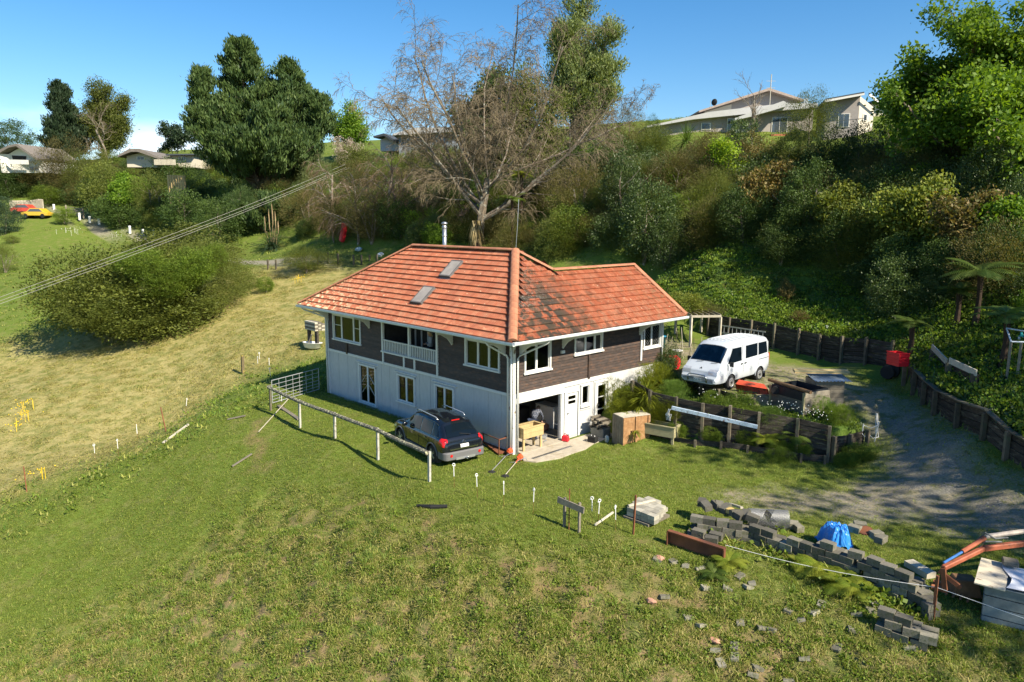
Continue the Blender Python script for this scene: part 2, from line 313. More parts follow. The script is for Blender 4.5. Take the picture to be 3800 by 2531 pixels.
SCARS = [(*G(a, b)[:2], r) for a, b, r in ((1560, 1985, .9), (1640, 2060, .8), (1860, 2110, .9), (2000, 2140, 1.0), (2140, 2170, .8), (2130, 2360, .6), (2190, 2330, .5), (1140, 2360, .8), (1120, 2480, .6), (1420, 2330, .6), (2060, 2440, .7), (2420, 2140, .6), (2560, 2240, .7), (2900, 2390, .7), (3320, 2420, .6), (1330, 1870, .5), (700, 2100, .4), (2330, 1990, .5), (1750, 2240, .6))]
fx, fy = X.ravel(), Y.ravel(); jx = fx+.25*np.sin(fy*3.1)+.15*np.sin(fx*5.7+fy*2); jy = fy+.25*np.sin(fx*2.7)+.12*np.sin(fy*6.1+fx)
def zones(x, y):
    jx = x+.25*np.sin(y*3.1)+.15*np.sin(x*5.7+y*2); jy = y+.25*np.sin(x*2.7)+.12*np.sin(y*6.1+x)
    z = {'dry': soft(P_DRY, jx, jy, 1.5), 'drive': soft(P_DRV, jx, jy, .5), 'gravel': soft(P_GRAV, jx, jy, .9), 'slope': soft(P_SLOPE, jx, jy, 1.2),
         'weed': (inpoly(x, y, UPPOLY) | inpoly(x, y, GARDEN)).astype(float), 'path': soft(P_DRV2, x, y, .3), 'soil': soft(P_TRK, jx, jy, .25)}
    for a, b, r in SCARS: z['soil'] = np.maximum(z['soil'], np.clip(1.5*np.exp(-((jx-a)**2+(jy-b)**2*1.6)/r**2)*(.55+.45*np.sin(x*5+3*np.sin(y*4)))-.25, 0, 1))
    # far hillsides in the shade of the wood are leaf litter
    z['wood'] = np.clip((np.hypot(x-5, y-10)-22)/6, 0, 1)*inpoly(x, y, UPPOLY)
    return z
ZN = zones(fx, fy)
me = bpy.data.meshes.new('ground'); ny, nx = X.shape
V = np.stack([fx, fy, Z.ravel()], 1); idx = np.arange(nx*ny).reshape(ny, nx)
F = np.stack([idx[:-1, :-1], idx[:-1, 1:], idx[1:, 1:], idx[1:, :-1]], -1).reshape(-1, 4)
me.vertices.add(len(V)); me.vertices.foreach_set('co', V.ravel()); me.loops.add(F.size); me.loops.foreach_set('vertex_index', F.ravel())
me.polygons.add(len(F)); me.polygons.foreach_set('loop_start', np.arange(0, F.size, 4)); me.polygons.foreach_set('loop_total', np.full(len(F), 4))
me.polygons.foreach_set('use_smooth', np.ones(len(F), bool)); me.update(); me.validate()
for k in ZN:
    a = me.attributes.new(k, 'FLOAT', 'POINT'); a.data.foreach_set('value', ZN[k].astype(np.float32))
def ground_material():
    m = bpy.data.materials.new('ground'); m.use_nodes = True; nt = m.node_tree; L = nt.links.new; p = nt.nodes['Principled BSDF']; p.inputs['Roughness'].default_value = .95; p.inputs['Specular IOR Level'].default_value = .1
    g = _n(nt, 'ShaderNodeNewGeometry')
    def noise(s, d=6, r=.6):
        n = _n(nt, 'ShaderNodeTexNoise'); n.inputs['Scale'].default_value = s; n.inputs['Detail'].default_value = d; n.inputs['Roughness'].default_value = r; L(g.outputs['Position'], n.inputs[0]); return n.outputs[0]
    def rng(i, a, b, c=0., d=1.):
        n = _n(nt, 'ShaderNodeMapRange'); n.inputs[1].default_value = a; n.inputs[2].default_value = b; n.inputs[3].default_value = c; n.inputs[4].default_value = d; L(i, n.inputs[0]); return n.outputs[0]
    def mix(f, a, b):
        n = _n(nt, 'ShaderNodeMixRGB'); L(f, n.inputs[0])
        for k, q in ((1, a), (2, b)):
            if isinstance(q, tuple): n.inputs[k].default_value = (*q, 1)
            else: L(q, n.inputs[k])
        return n.outputs[0]
    def at_(n): a = _n(nt, 'ShaderNodeAttribute', attribute_name=n); return a.outputs['Fac']
    def mul(a, b): n = _n(nt, 'ShaderNodeMath', operation='MULTIPLY'); L(a, n.inputs[0]); L(b, n.inputs[1]); n.use_clamp = True; return n.outputs[0]
    nb, nm, nf = noise(.25), noise(1.3), noise(9, 8, .7)
    lawn = mix(rng(nf, .35, .65), (.085, .135, .018), (.15, .19, .036)); lawn = mix(rng(nm, .5, .68, 0, .75), lawn, (.20, .19, .065)); lawn = mix(rng(nf, .62, .75, 0, .6), lawn, (.16, .12, .06))
    dry = mix(rng(nf, .3, .7), (.28, .24, .09), (.42, .36, .15)); dry = mix(rng(nm, .45, .62, 0, .8), dry, (.17, .18, .05))
    slope = mix(rng(nf, .35, .6), (.05, .085, .014), (.17, .165, .06)); slope = mix(rng(noise(2.2), .47, .56, 0, .95), slope, (.25, .18, .095)); slope = mix(rng(nf, .6, .7, 0, .7), slope, (.11, .07, .035))
    drive = mix(rng(nf, .3, .7), (.19, .16, .11), (.34, .29, .20)); drive = mix(rng(nm, .52, .62, 0, .8), drive, (.10, .12, .035))
    vor = _n(nt, 'ShaderNodeTexVoronoi'); vor.inputs['Scale'].default_value = 14; L(g.outputs['Position'], vor.inputs[0])
    grav = mix(rng(vor.outputs['Distance'], 0, .6), (.31, .285, .24), (.17, .16, .14)); grav = mix(rng(nm, .55, .66, 0, .7), grav, (.13, .13, .06))
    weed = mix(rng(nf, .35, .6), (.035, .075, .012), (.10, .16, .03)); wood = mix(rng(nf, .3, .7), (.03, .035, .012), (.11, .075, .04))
    c = mix(at_('dry'), lawn, dry); c = mix(at_('slope'), c, slope)
    c = mix(mul(at_('drive'), rng(nf, .25, .5, .55, 1)), c, drive); c = mix(mul(at_('gravel'), rng(noise(2.5), .38, .52)), c, grav)
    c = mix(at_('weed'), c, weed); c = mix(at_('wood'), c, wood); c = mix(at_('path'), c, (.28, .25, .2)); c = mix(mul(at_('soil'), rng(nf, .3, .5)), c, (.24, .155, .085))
    c = mix(rng(nb, .3, .7, 0, .35), c, mix(rng(nm, .3, .7), c, (.10, .15, .03)))
    L(c, p.inputs['Base Color'])
    b = _n(nt, 'ShaderNodeBump'); b.inputs['Strength'].default_value = .8; b.inputs['Distance'].default_value = .06; L(noise(14, 8, .75), b.inputs['Height']); L(b.outputs[0], p.inputs['Normal'])
    return m
me.materials.append(ground_material()); link('ground', me, kind='structure')
# ================================================================ THE HOUSE
M_white = mat('white_paint', (.50, .50, .49), .6, .08, 8, .15, 60, col2=(.40, .39, .35), patch=(.62, .74), pscale=9, stretch=(1, 1, .35))
M_trim = mat('trim_paint', (.66, .66, .63), .55, .06, 12, .2, 80, col2=(.30, .26, .2), patch=(.66, .72), pscale=14)
M_board = mat('stained_board', (.052, .038, .032), .62, .35, 3, .5, 60, col2=(.11, .058, .034), patch=(.5, .68), pscale=2.2, objvar=.22, stretch=(1, 1, 4), spec=.35)
M_dark = mat('dark_interior', (.035, .032, .03), .9, .3, 3, 0)
M_room = mat('room_wall', (.16, .14, .11), .9, .15, 2, 0)
M_curt = mat('curtain', (.7, .67, .56), .9, .12, 6, 0)
M_glass = glass('window_glass', (.86, .88, .87), .02)
M_conc = mat('concrete', (.42, .37, .29), .9, .14, 5, .35, 60, col2=(.30, .25, .17), patch=(.5, .65), pscale=1.6)
M_metal = mat('galvanised_metal', (.42, .43, .44), .38, .12, 10, .1, 60, metal=.8)
M_blk = mat('black_rubber', (.02, .02, .02), .7, .2, 10, .1)
house = thing('house', 'two storey house with orange tiled hip roof, dark weatherboards above and white walls below', 'house', (0, 0, 0))
def LF(a, z, o): return Vector((a, -o, z))          # left facade: runs along X, faces -Y
def RF(a, z, o): return Vector((o, a, z))           # right facade: runs along Y, faces +X
def fbox(mb, F, a0, a1, z0, z1, o0, o1): return mb.span(F(a0, z0, o0), F(a1, z1, o1))
def hole_panels(mb, F, a0, a1, z0, z1, o0, o1, holes):
    As = sorted({a0, a1, *[h[0] for h in holes], *[h[1] for h in holes]}); As = [a for a in As if a0 <= a <= a1]
    for i in range(len(As)-1):
        l, r = As[i], As[i+1]; m = (l+r)/2; segs = [(z0, z1)]
        for h in holes:
            if h[0] < m < h[1]:
                n = []
                for s, t in segs:
                    if h[3] <= s or h[2] >= t: n.append((s, t)); continue
                    if h[2] > s: n.append((s, h[2]))
                    if h[3] < t: n.append((h[3], t))
                segs = n
        for s, t in segs: fbox(mb, F, l, r, s, t, o0, o1)
WT = 4.56
# openings (along the wall, heights)
BALC = (-9.05, -4.83, 3.0, 4.34)
L_up = [(-13.62, -11.1, 3.08, 4.34), BALC, (-2.84, -.84, 3.28, 4.34)]
L_lo = [(-11.22, -9.84, .12, 2.02), (-7.86, -6.6, .78, 2.02), (-4.98, -3.76, .12, 2.0)]
R_up = [(.68, 2.06, 3.24, 4.34), (3.68, 4.98, 3.62, 4.34), (8.6, 9.86, 3.3, 4.36)]
R_lo = [(.32, 2.8, .03, 2.03), (3.13, 3.93, .03, 1.98), (4.16, 4.62, 1.3, 2.14), (5.14, 5.94, .12, 2.12)]
w = MB(); hole_panels(w, LF, -HL+.01, -.01, -.15, HB, -.14, -.02, L_lo); part('lower_wall', w, M_white, house)
w = MB(); hole_panels(w, RF, 0.0, HR, -.15, HB, -.14, -.02, R_lo); part('lower_wall', w, M_white, house)
w = MB(); hole_panels(w, LF, -HL+.01, -.02, HB+.002, WT, -.14, -.03, L_up); part('upper_wall', w, M_dark, house)
w = MB(); hole_panels(w, RF, 0.0, HR, HB+.002, WT, -.14, -.03, R_up); part('upper_wall', w, M_dark, house)
w = MB(); w.span((-HL, .12, -.15), (-HL+.12, HW-1.1, WT)); w.span((-HL+.14, HW-1.1, -.15), (-5.2, HW-.98, WT)); w.span((-5.3, HW-1.1, -.1), (-5.18, HR-.02, WT)); w.span((-5.3, HR-.12, -.1), (-.15, HR-.02, WT))
part('back_wall', w, M_board, house)
w = MB(); w.span((-HL+.13, .15, -.12), (-.15, HW-1.12, -.02)); w.span((-5.15, HW-1.12, -.12), (-.15, HR-.15, -.02)); part('ground_slab', w, M_conc, house)
w = MB(); w.span((-HL+.13, 1.72, HB+.02), (-.15, HW-1.15, HB+.14)); w.span((-HL+.13, .15, HB+.02), (-9.2, 1.70, HB+.14)); w.span((-4.7, .15, HB+.02), (-.15, 1.70, HB+.14)); w.span((-5.1, HW-1.14, HB+.02), (-.15, HR-.15, HB+.14)); w.span((-9.15, .02, HB+.02), (-4.75, 1.70, HB+.12))
part('upper_floor', w, M_room, house)
w = MB(); w.span((-HL+.13, .15, WT-.02), (-.15, HW-1.15, WT+.06)); w.span((-5.1, HW-1.14, WT-.02), (-.15, HR-.15, WT+.06)); part('ceiling', w, M_room, house)
# inner partitions so that windows look into rooms, the garage has walls
w = MB(); w.span((-3.4, .15, -.02), (-3.3, 5.9, HB)); w.span((-3.25, 4.75, -.02), (-.2, 4.83, HB)); w.span((-9.6, .2, HB+.15), (-9.5, 5, WT-.03)); w.span((-4.4, 1.8, HB+.15), (-4.3, 5, WT-.03)); w.span((-4.2, 5.2, HB+.15), (-.2, 5.3, WT-.03)); w.span((-13, 3.4, HB+.15), (-9.7, 3.5, WT-.03)); w.span((-4.2, 2.9, HB+.15), (-.2, 3.0, WT-.03)); w.span((-14, 3.0, 0), (-3.5, 3.1, HB))
part('inner_wall', w, M_room, house)
# weatherboards, one object each; lapped and cut round the openings
def boards(F, a0, a1, holes, extra=()):
    n = 17; e = (WT-(HB+.03))/n
    for i in range(n):
        z = HB+.03+i*e; segs = [(a0, a1)]
        for h in list(holes)+list(extra):
            if h[2] < z+e*.7 and h[3] > z+e*.3:
                t = []
                for s, q in segs:
                    if h[1] <= s or h[0] >= q: t.append((s, q)); continue
                    if h[0] > s: t.append((s, h[0]))
                    if h[1] < q: t.append((h[1], q))
                segs = t
        for s, q in segs:
            if q-s < .04: continue
            vs = [F(s, z, -.025), F(s, z, .022), F(s, z+e*1.0, -.012), F(s, z+e, -.025)]; v2 = [F(q, z, -.025), F(q, z, .022), F(q, z+e, -.012), F(q, z+e, -.025)]
            mb = MB().add(vs+v2, [(0, 1, 2, 3), (4, 7, 6, 5), (0, 4, 5, 1), (1, 5, 6, 2), (2, 6, 7, 3), (3, 7, 4, 0)])
            part('weatherboard', mb, M_board, house)
boards(LF, -HL+.06, -.1, [(h[0]-.1, h[1]+.1, h[2]-.1, h[3]+.4) for h in (L_up[0], L_up[2])]+[(BALC[0], BALC[1], BALC[2]-.02, 9)])
boards(RF, .1, HR-.02, [(h[0]-.08, h[1]+.08, h[2]-.08, h[3]+.4) for h in (R_up[0], (3.68, 5.4, 3.62, 4.34), R_up[2])])
# horizontal band under the boards, corner posts, sheet joints
for F, a0, a1 in ((LF, -HL, -.06), (RF, .06, 6.0)):
    b = MB(); fbox(b, F, a0, a1, HB-.10 if F is LF else HB-.16, HB+.015, -.02, .03); part('band_board', b, M_trim, house)
b = MB(); fbox(b, RF, .3, 3.0, 2.05, HB-.17, -.02, .02); part('lintel_board', b, M_trim, house)
b = MB(); b.span((-.16, -.05, -.02), (.05, .09, WT)); part('corner_post', b, mat('peeling_paint', (.66, .65, .6), .7, .12, 9, .3, col2=(.22, .15, .09), patch=(.56, .6), pscale=2.0), house)
b = MB(); b.span((-HL-.04, -.045, 0), (-HL+.08, .08, WT)); part('corner_post', b, M_trim, house)
for a in (-13.3, -12.4, -11.6, -9.3, -8.6, -7.9, -6.2, -5.4, -3.2, -2.4, -1.5, -.7):
    b = MB(); fbox(b, LF, a-.012, a+.012, .0, HB-.11, -.02, -.008); part('joint_batten', b, M_white, house)
for a in (2.98, 4.02, 4.98):
    b = MB(); fbox(b, RF, a-.03, a+.03, .0, HB-.17, -.02, .0); part('joint_batten', b, M_white, house)
b = MB(); fbox(b, RF, 8.28, 8.4, HB+.3, WT, .02, .06); part('cover_board', b, M_trim, house)
b = MB(); fbox(b, RF, 4.5, 4.62, HB-.02, 3.52, .02, .07); part('cover_board', b, M_board, house)
b = MB(); fbox(b, LF, -12.42, -12.3, 2.4, 3.0, .02, .06); part('cover_board', b, M_board, house)
def pane(fr, F, a0, a1, z0, z1, o=-.045):
    p = MB(); fbox(p, F, a0, a1, z0, z1, o, o+.006); part('pane', p, M_glass, fr)
def window(F, h, mull, rail=None, sill=.07, sashw=.055, name='window', head=True, curt=(), frame=.085):
    a0, a1, z0, z1 = h; fr = MB()
    for s, t, u, v in ((a0-frame, a0, z0-.02, z1+.05), (a1, a1+frame, z0-.02, z1+.05), (a0-frame, a1+frame, z1, z1+.07)): fbox(fr, F, s, t, u, v, -.03, .045 if u < z1 else .05)
    fbox(fr, F, a0-frame-.05, a1+frame+.05, z0-sill, z0, -.03, .085)
    xs = [a0]+list(mull)+[a1]
    for i, m in enumerate(xs):
        ww = sashw if 0 < i < len(xs)-1 else sashw*.55
        lo = m-ww if i else m; hi = m+ww if i < len(xs)-1 else m
        fbox(fr, F, lo, hi, z0+.002, z1-.002, -.07, -.005 if 0 < i < len(xs)-1 else -.012)
    for i in range(len(xs)-1):
        s = xs[i]+(ww_(i, sashw)); t = xs[i+1]-(ww_(i+1, sashw, len(xs)))
        fbox(fr, F, s, t, z0+.003, z0+.065, -.07, -.02); fbox(fr, F, s, t, z1-.05, z1-.003, -.07, -.02)
        for r in (rail[i] if rail else ()): fbox(fr, F, s, t, r-.015, r+.015, -.068, -.025)
    o = part(name, fr, M_trim, house)
    for i in range(len(xs)-1): pane(o, F, xs[i]+sashw*.5, xs[i+1]-sashw*.5, z0+.06, z1-.045)
    for s, t in curt:
        n = max(4, int((t-s)/.05)); vs = []; fs = []
        for k in range(n+1):
            d = -.14-.03*math.sin(k*1.9)
            vs += [F(s+(t-s)*k/n, z0-.05, d), F(s+(t-s)*k/n, z1+.02, d)]
        for k in range(n): fs.append((2*k, 2*k+2, 2*k+3, 2*k+1))
        part('curtain', MB().add(vs, fs), M_curt, o)
    return o
def ww_(i, w, n=99): return w if 0 < i < n-1 else w*.55
window(LF, L_up[0], [-12.88, -11.72], rail=[(3.82,), (), (3.82,)], curt=[(-13.5, -13.1), (-12.75, -12.5), (-11.6, -11.3)])
window(LF, L_up[2], [-2.12, -1.44], curt=[(-2.75, -2.2), (-1.15, -.9)])
window(RF, R_up[0], [1.32], curt=[(1.6, 1.95)])
window(RF, (3.68, 5.4, 3.62, 4.34), [4.35, 4.98], curt=[(4.15, 4.35), (5.05, 5.3)])
window(RF, R_up[2], [9.2])
o_ = window(LF, L_lo[0], [-10.53], name='french_door'); window(LF, L_lo[1], [-7.23]); window(LF, L_lo[2], [-4.37], name='french_door')
for a, b_ in ((-11.1, -10.62), (-10.44, -9.95)):
    for z in (.6, 1.15):
        s = MB(); s.beam(LF(a, z if a < -11 else z+.45, -.03), LF(b_, z+.45 if a < -11 else z, -.03), .012, .03, up=(0, 1, 0)); part('door_brace', s, M_trim, o_)
for a0, a1, z in ((-11.5, -9.6, 2.16), (-8.1, -6.4, 2.16), (-5.2, -3.5, 2.16)):
    s = MB(); fbox(s, LF, a0, a1, z, z+.03, -.02, .06); part('head_moulding', s, M_trim, house)
# lead lattice in the two leadlight windows
for (a0, a1, z0, z1) in ((3.74, 4.3, 3.69, 4.28), (8.66, 9.14, 3.37, 4.3), (9.26, 9.8, 3.37, 4.3)):
    s = MB(); d = .16; k = -1
    for q in np.arange(a0-(z1-z0), a1, d):
        for sg in (1, -1):
            p = [(q+t, z0+t if sg > 0 else z1-t) for t in np.linspace(0, z1-z0, 12)]; p = [u for u in p if a0 <= u[0] <= a1]
            if len(p) > 1: s.beam(RF(p[0][0], p[0][1], -.036), RF(p[-1][0], p[-1][1], -.036), .006, .008, up=(1, 0, 0))
    part('lead_lattice', s, M_metal, house)
# right facade ground floor: plank door with three lights, small window, glazed door
d = MB(); fbox(d, RF, 3.16, 3.9, .05, 1.4, -.06, -.015); fbox(d, RF, 3.16, 3.3, 1.402, 1.95, -.06, -.015); fbox(d, RF, 3.78, 3.9, 1.402, 1.95, -.06, -.015)
for z in (1.83, 1.62, 1.45-.03): fbox(d, RF, 3.302, 3.778, z-.0, z+.05 if z < 1.8 else 1.95, -.058, -.018)
door = part('door', d, M_trim, house); pane(door, RF, 3.3, 3.78, 1.4, 1.85, -.05)
for k in range(1, 6): s = MB(); fbox(s, RF, 3.16+k*.124-.004, 3.16+k*.124+.004, .06, 1.39, -.016, -.012); part('board_joint', s, M_dark, door)
s = MB(); s.beam(RF(3.24, 1.12, -.01), RF(3.24, 1.02, -.01), .02, .04); s.beam(RF(3.24, 1.1, .03), RF(3.36, 1.1, .03), .015, .02); part('handle', s, M_metal, door)
s = MB()
for a0, a1, z0, z1 in ((3.04, 3.13, 0, 2.02), (3.93, 4.0, 0, 2.02)): fbox(s, RF, a0, a1, z0, z1, -.018, .03)
fbox(s, RF, 3.04, 4.0, 1.985, 2.04, -.018, .032); part('door_frame', s, M_trim, house)
window(RF, R_lo[2], [], sill=.1); s = MB(); fbox(s, RF, 4.05, 4.8, 1.08, 1.11, -.018, .02); part('sill_board', s, M_trim, house)
gd = MB(); fbox(gd, RF, 5.16, 5.28, .14, 2.1, -.06, -.01); fbox(gd, RF, 5.80, 5.92, .14, 2.1, -.06, -.01); fbox(gd, RF, 5.282, 5.798, 2.0, 2.1, -.058, -.012); fbox(gd, RF, 5.282, 5.798, .14, .36, -.058, -.012)
for z in (.9, 1.46): fbox(gd, RF, 5.282, 5.798, z-.02, z+.02, -.055, -.015)
gdo = part('glazed_door', gd, M_trim, house)
for z0, z1 in ((.36, .88), (.92, 1.44), (1.48, 2.0)): pane(gdo, RF, 5.28, 5.8, z0, z1)
s = MB(); s.beam(RF(5.22, 1.2, 0), RF(5.22, 1.0, 0), .02, .04); s.beam(RF(5.2, 1.12, .03), RF(5.32, 1.12, .03), .015, .02); part('handle', s, M_metal, gdo)
s = MB(); fbox(s, RF, 5.04, 5.13, .02, 2.2, -.018, .035); fbox(s, RF, 5.95, 6.08, .02, 2.2, -.018, .035); fbox(s, RF, 5.132, 5.948, 2.14, 2.2, -.018, .033); part('door_frame', s, M_trim, house)
s = MB(); fbox(s, RF, .2, .3, 0, 2.04, -.13, .03); fbox(s, RF, 2.82, 2.96, 0, 2.04, -.13, .03); part('door_frame', s, M_trim, house)
# concrete sill of the garage and the apron
ap = MB(); ap.prism([(-.12, .26), (.30, .2), (.30, 2.9), (-.12, 2.84)], -.02, .06); part('door_sill', ap, M_conc, house)
bal = MB(); fbox(bal, LF, BALC[0]+.02, BALC[1]-.02, HB+.13, 4.5, -1.72, -1.66); fbox(bal, LF, BALC[0]-.1, BALC[0], HB+.1, 4.5, -1.7, -.03); fbox(bal, LF, BALC[1], BALC[1]+.1, HB+.1, 4.5, -1.7, -.03)
balc = part('balcony', bal, M_dark, house)
for a0, a1 in ((-8.7, -7.6), (-7.4, -6.5), (-5.9, -5.0)):
    f = MB()
    for s, t, u, v in ((a0, a0+.08, 2.6, 4.4), (a1-.08, a1, 2.6, 4.4), ((a0+a1)/2-.05, (a0+a1)/2+.05, 2.6, 4.4), (a0+.08, a1-.08, 4.3, 4.4)): fbox(f, LF, s, t, u, v, -1.655, -1.61)
    part('inner_door_frame', f, M_white, balc)
for a in (-9.07, -6.9, -4.81):
    s = MB(); fbox(s, LF, a-.055, a+.055, 3.0, 4.45, -.05, .06); part('post', s, M_trim, balc)
s = MB(); fbox(s, LF, -9.15, -4.72, 2.96, 3.03, -.06, .10); part('bottom_rail', s, M_trim, balc)
s = MB(); fbox(s, LF, -9.0, -4.88, 3.54, 3.59, -.03, .05); part('top_rail', s, M_trim, balc)
for k in range(31):
    a = -8.9+k*(3.95/30)
    if abs(a+6.9) < .07: continue
    s = MB(); fbox(s, LF, a-.022, a+.022, 3.03, 3.54, -.012, .03); part('baluster', s, M_trim, balc)
for a in (-9.05, -7.33, -6.5, -4.81):
    s = MB(); fbox(s, LF, a-.055, a+.055, 2.36, 2.96, .0, .05); part('support_board', s, M_trim, balc)
t_ = HT; E0 = Vector((HO, -HO, HE)); E1 = Vector((-HL-HO, -HO, HE)); E2 = Vector((HO, 10.46, HE)); hz = HE+t_*HW/2
P1 = Vector((HO-HW/2, -HO+HW/2, hz)); P0 = Vector((-10.06, -HO+HW/2, hz)); s2 = 2.6657
P2 = Vector((HO-s2, 3.9, HE+t_*s2)); P3 = Vector((HO-s2, 9.74, HE+t_*s2)); E3 = Vector((HO-2*s2, 10.46, HE)); J = Vector((HO-2*s2, -HO+HW, HE)); E4 = Vector((-HL-HO, -HO+HW, HE))
u = MB(); dn = Vector((0, 0, -.05))
vs = [p+dn for p in (E0, E1, E2, P1, P0, P2, P3, E3, J, E4)]
u.add(vs, [(1, 0, 3, 4), (0, 2, 6, 5, 3), (2, 7, 6), (7, 8, 5, 6), (8, 9, 4, 3, 5), (9, 1, 4)])
roof = part('roof', u, mat('roof_underlay', (.10, .05, .03), .9), house)
# soffit
s = MB(); q = .10
s.add([Vector((HO-.04, -HO+.04, HE-.14)), Vector((-HL-HO+.04, -HO+.04, HE-.14)), Vector((-HL-.0, .0, WT+.01)), Vector((0, 0, WT+.01)), Vector((HO-.04, 10.4, HE-.14)), Vector((0, 10.4, WT+.01)), Vector((-HL, HW-1.1, WT+.01)), Vector((-HL-HO+.04, HW-1.1, HE-.14))],
      [(0, 3, 2, 1), (0, 4, 5, 3), (1, 2, 6, 7)]); part('soffit', s, M_white, roof)
M_tile = bpy.data.materials.new('clay_tile'); M_tile.use_nodes = True
def _tile(m):
    nt = m.node_tree; L = nt.links.new; p = nt.nodes['Principled BSDF']; p.inputs['Roughness'].default_value = .62; p.inputs['Specular IOR Level'].default_value = .3
    g = _n(nt, 'ShaderNodeNewGeometry'); oi = _n(nt, 'ShaderNodeObjectInfo'); at_ = _n(nt, 'ShaderNodeAttribute', attribute_name='rnd')
    ad = _n(nt, 'ShaderNodeMath', operation='ADD'); L(oi.outputs['Random'], ad.inputs[0]); L(at_.outputs['Fac'], ad.inputs[1]); fr = _n(nt, 'ShaderNodeMath', operation='FRACT'); L(ad.outputs[0], fr.inputs[0])
    cr = _n(nt, 'ShaderNodeValToRGB'); L(fr.outputs[0], cr.inputs[0]); e = cr.color_ramp.elements; e[0].color = (.24, .066, .030, 1); e[1].color = (.38, .125, .062, 1); k = e.new(.5); k.color = (.33, .092, .040, 1); k = e.new(.8); k.color = (.29, .105, .056, 1)
    def nz(s, d=6, r=.65):
        n = _n(nt, 'ShaderNodeTexNoise'); n.inputs['Scale'].default_value = s; n.inputs['Detail'].default_value = d; n.inputs['Roughness'].default_value = r; L(g.outputs['Position'], n.inputs[0]); return n.outputs[0]
    def rg(i, a, b, c=0., d=1.):
        n = _n(nt, 'ShaderNodeMapRange'); n.inputs[1].default_value = a; n.inputs[2].default_value = b; n.inputs[3].default_value = c; n.inputs[4].default_value = d; L(i, n.inputs[0]); return n.outputs[0]
    def mul(a, b): n = _n(nt, 'ShaderNodeMath', operation='MULTIPLY'); L(a, n.inputs[0]); L(b, n.inputs[1]); n.use_clamp = True; return n.outputs[0]
    pq = _n(nt, 'ShaderNodeSeparateXYZ'); L(g.outputs['Position'], pq.inputs[0]); sa = _n(nt, 'ShaderNodeMath', operation='ADD'); L(pq.outputs['X'], sa.inputs[0]); L(pq.outputs['Y'], sa.inputs[1]); RS = rg(sa.outputs[0], .15, .3)
    def mix(f, a, b):
        n = _n(nt, 'ShaderNodeMixRGB'); L(f, n.inputs[0]); L(a, n.inputs[1]); n.inputs[2].default_value = (*b, 1); return n.outputs[0]
    sp = _n(nt, 'ShaderNodeSeparateXYZ'); L(g.outputs['Position'], sp.inputs[0]); sn = _n(nt, 'ShaderNodeSeparateXYZ'); L(g.outputs['True Normal'], sn.inputs[0])
    c = cr.outputs[0]; c = mix(rg(nz(15, 8, .75), .50, .68, 0, .38), c, (.20, .12, .085)); c = mix(rg(nz(3.0), .56, .66, 0, .35), c, (.60, .27, .14))
    # cream lichen, mostly low on the left-hand slope
    lf = mul(rg(nz(5, 5, .6), .52, .58), rg(sp.outputs['X'], -8.0, -14.5, .1, 1)); lf = mul(lf, rg(sp.outputs['Z'], 6.6, 4.8, .12, 1)); c = mix(lf, c, (.62, .53, .34))
    sm = mul(rg(nz(7, 4, .6), .66, .71), rg(sn.outputs['Y'], .2, -.3)); c = mix(sm, c, (.55, .47, .32))
    # black moss and silvery lichen on the slope that faces +X
    rx = rg(sp.outputs['X'], -2.3, -1.2)
    low = mul(rg(sp.outputs['Y'], 4.4, 2.4), rg(sp.outputs['Z'], 7.2, 6.2)); ad2 = _n(nt, 'ShaderNodeMath', operation='MULTIPLY_ADD'); L(fr.outputs[0], ad2.inputs[0]); ad2.inputs[1].default_value = .26; L(nz(3.2, 8, .75), ad2.inputs[2]); spots = mul(rg(ad2.outputs[0], .585, .61), mul(low, rx)); c = mix(mul(spots, RS), c, (.045, .035, .025))
    s2_ = mul(mul(rg(nz(2.1, 8, .75), .51, .57), RS), rg(sp.outputs['Y'], 7.5, 2)); c = mix(s2_, c, (.07, .05, .03))
    s3 = mul(mul(rg(nz(9, 8, .8), .53, .62, 0, .8), RS), mul(rg(sp.outputs['Y'], 3.6, .5), rg(sp.outputs['Z'], 5.2, 6.2))); c = mix(s3, c, (.42, .40, .36))
    s4 = mul(mul(rg(nz(3.3, 8, .8), .5, .62, 0, .75), RS), rg(sp.outputs['Y'], 6.5, 9.5)); c = mix(s4, c, (.17, .12, .06))
    L(c, p.inputs['Base Color']); b = _n(nt, 'ShaderNodeBump'); b.inputs['Strength'].default_value = .4; b.inputs['Distance'].default_value = .008; L(nz(45), b.inputs['Height']); L(b.outputs[0], p.inputs['Normal'])
_tile(M_tile)
M_cap = mat('ridge_clay', (.37, .155, .085), .6, .18, 5, .3, col2=(.36, .17, .09), patch=(.56, .7), pscale=5, objvar=.14)
def tile_geo():
    xs = [0, .018, .045, .108, .128, .152, .216, .2415]; h = [.026, .030, .004, .004, .030, .004, .004, .026]; n = len(xs); w = .2415
    vs = [(x, 0, hh+.060) for x, hh in zip(xs, h)]+[(x, .37, hh-.002) for x, hh in zip(xs, h)]+[(x, 0.004, -.012) for x in xs]
    fs = [(i, i+1, n+i+1, n+i) for i in range(n-1)]+[(2*n+i, 2*n+i+1, i+1, i) for i in range(n-1)]+[(0, n, 2*n), (n-1, 3*n-1, 2*n-1)]
    return vs, fs
TV, TF = tile_geo(); proto = MB().add(TV, TF, 0.0).mesh('roof_tile', M_tile)
def slope_tiles(O, ax, ay, az, cols, rows, poly, ex, wd):
    """O origin at the eave, ax along the eave, ay up the slope; poly in (along, up) metres"""
    out = []
    for r in range(rows):
        for c in range(cols):
            a, b = c*wd, r*ex
            inside = sum(bool(inpoly(np.array([a+dx]), np.array([b+dy]), poly)[0]) for dx in (.01, wd-.01) for dy in (.005, ex-.005))
            if inside == 0: continue
            out.append((a, b, inside == 4))
    return out
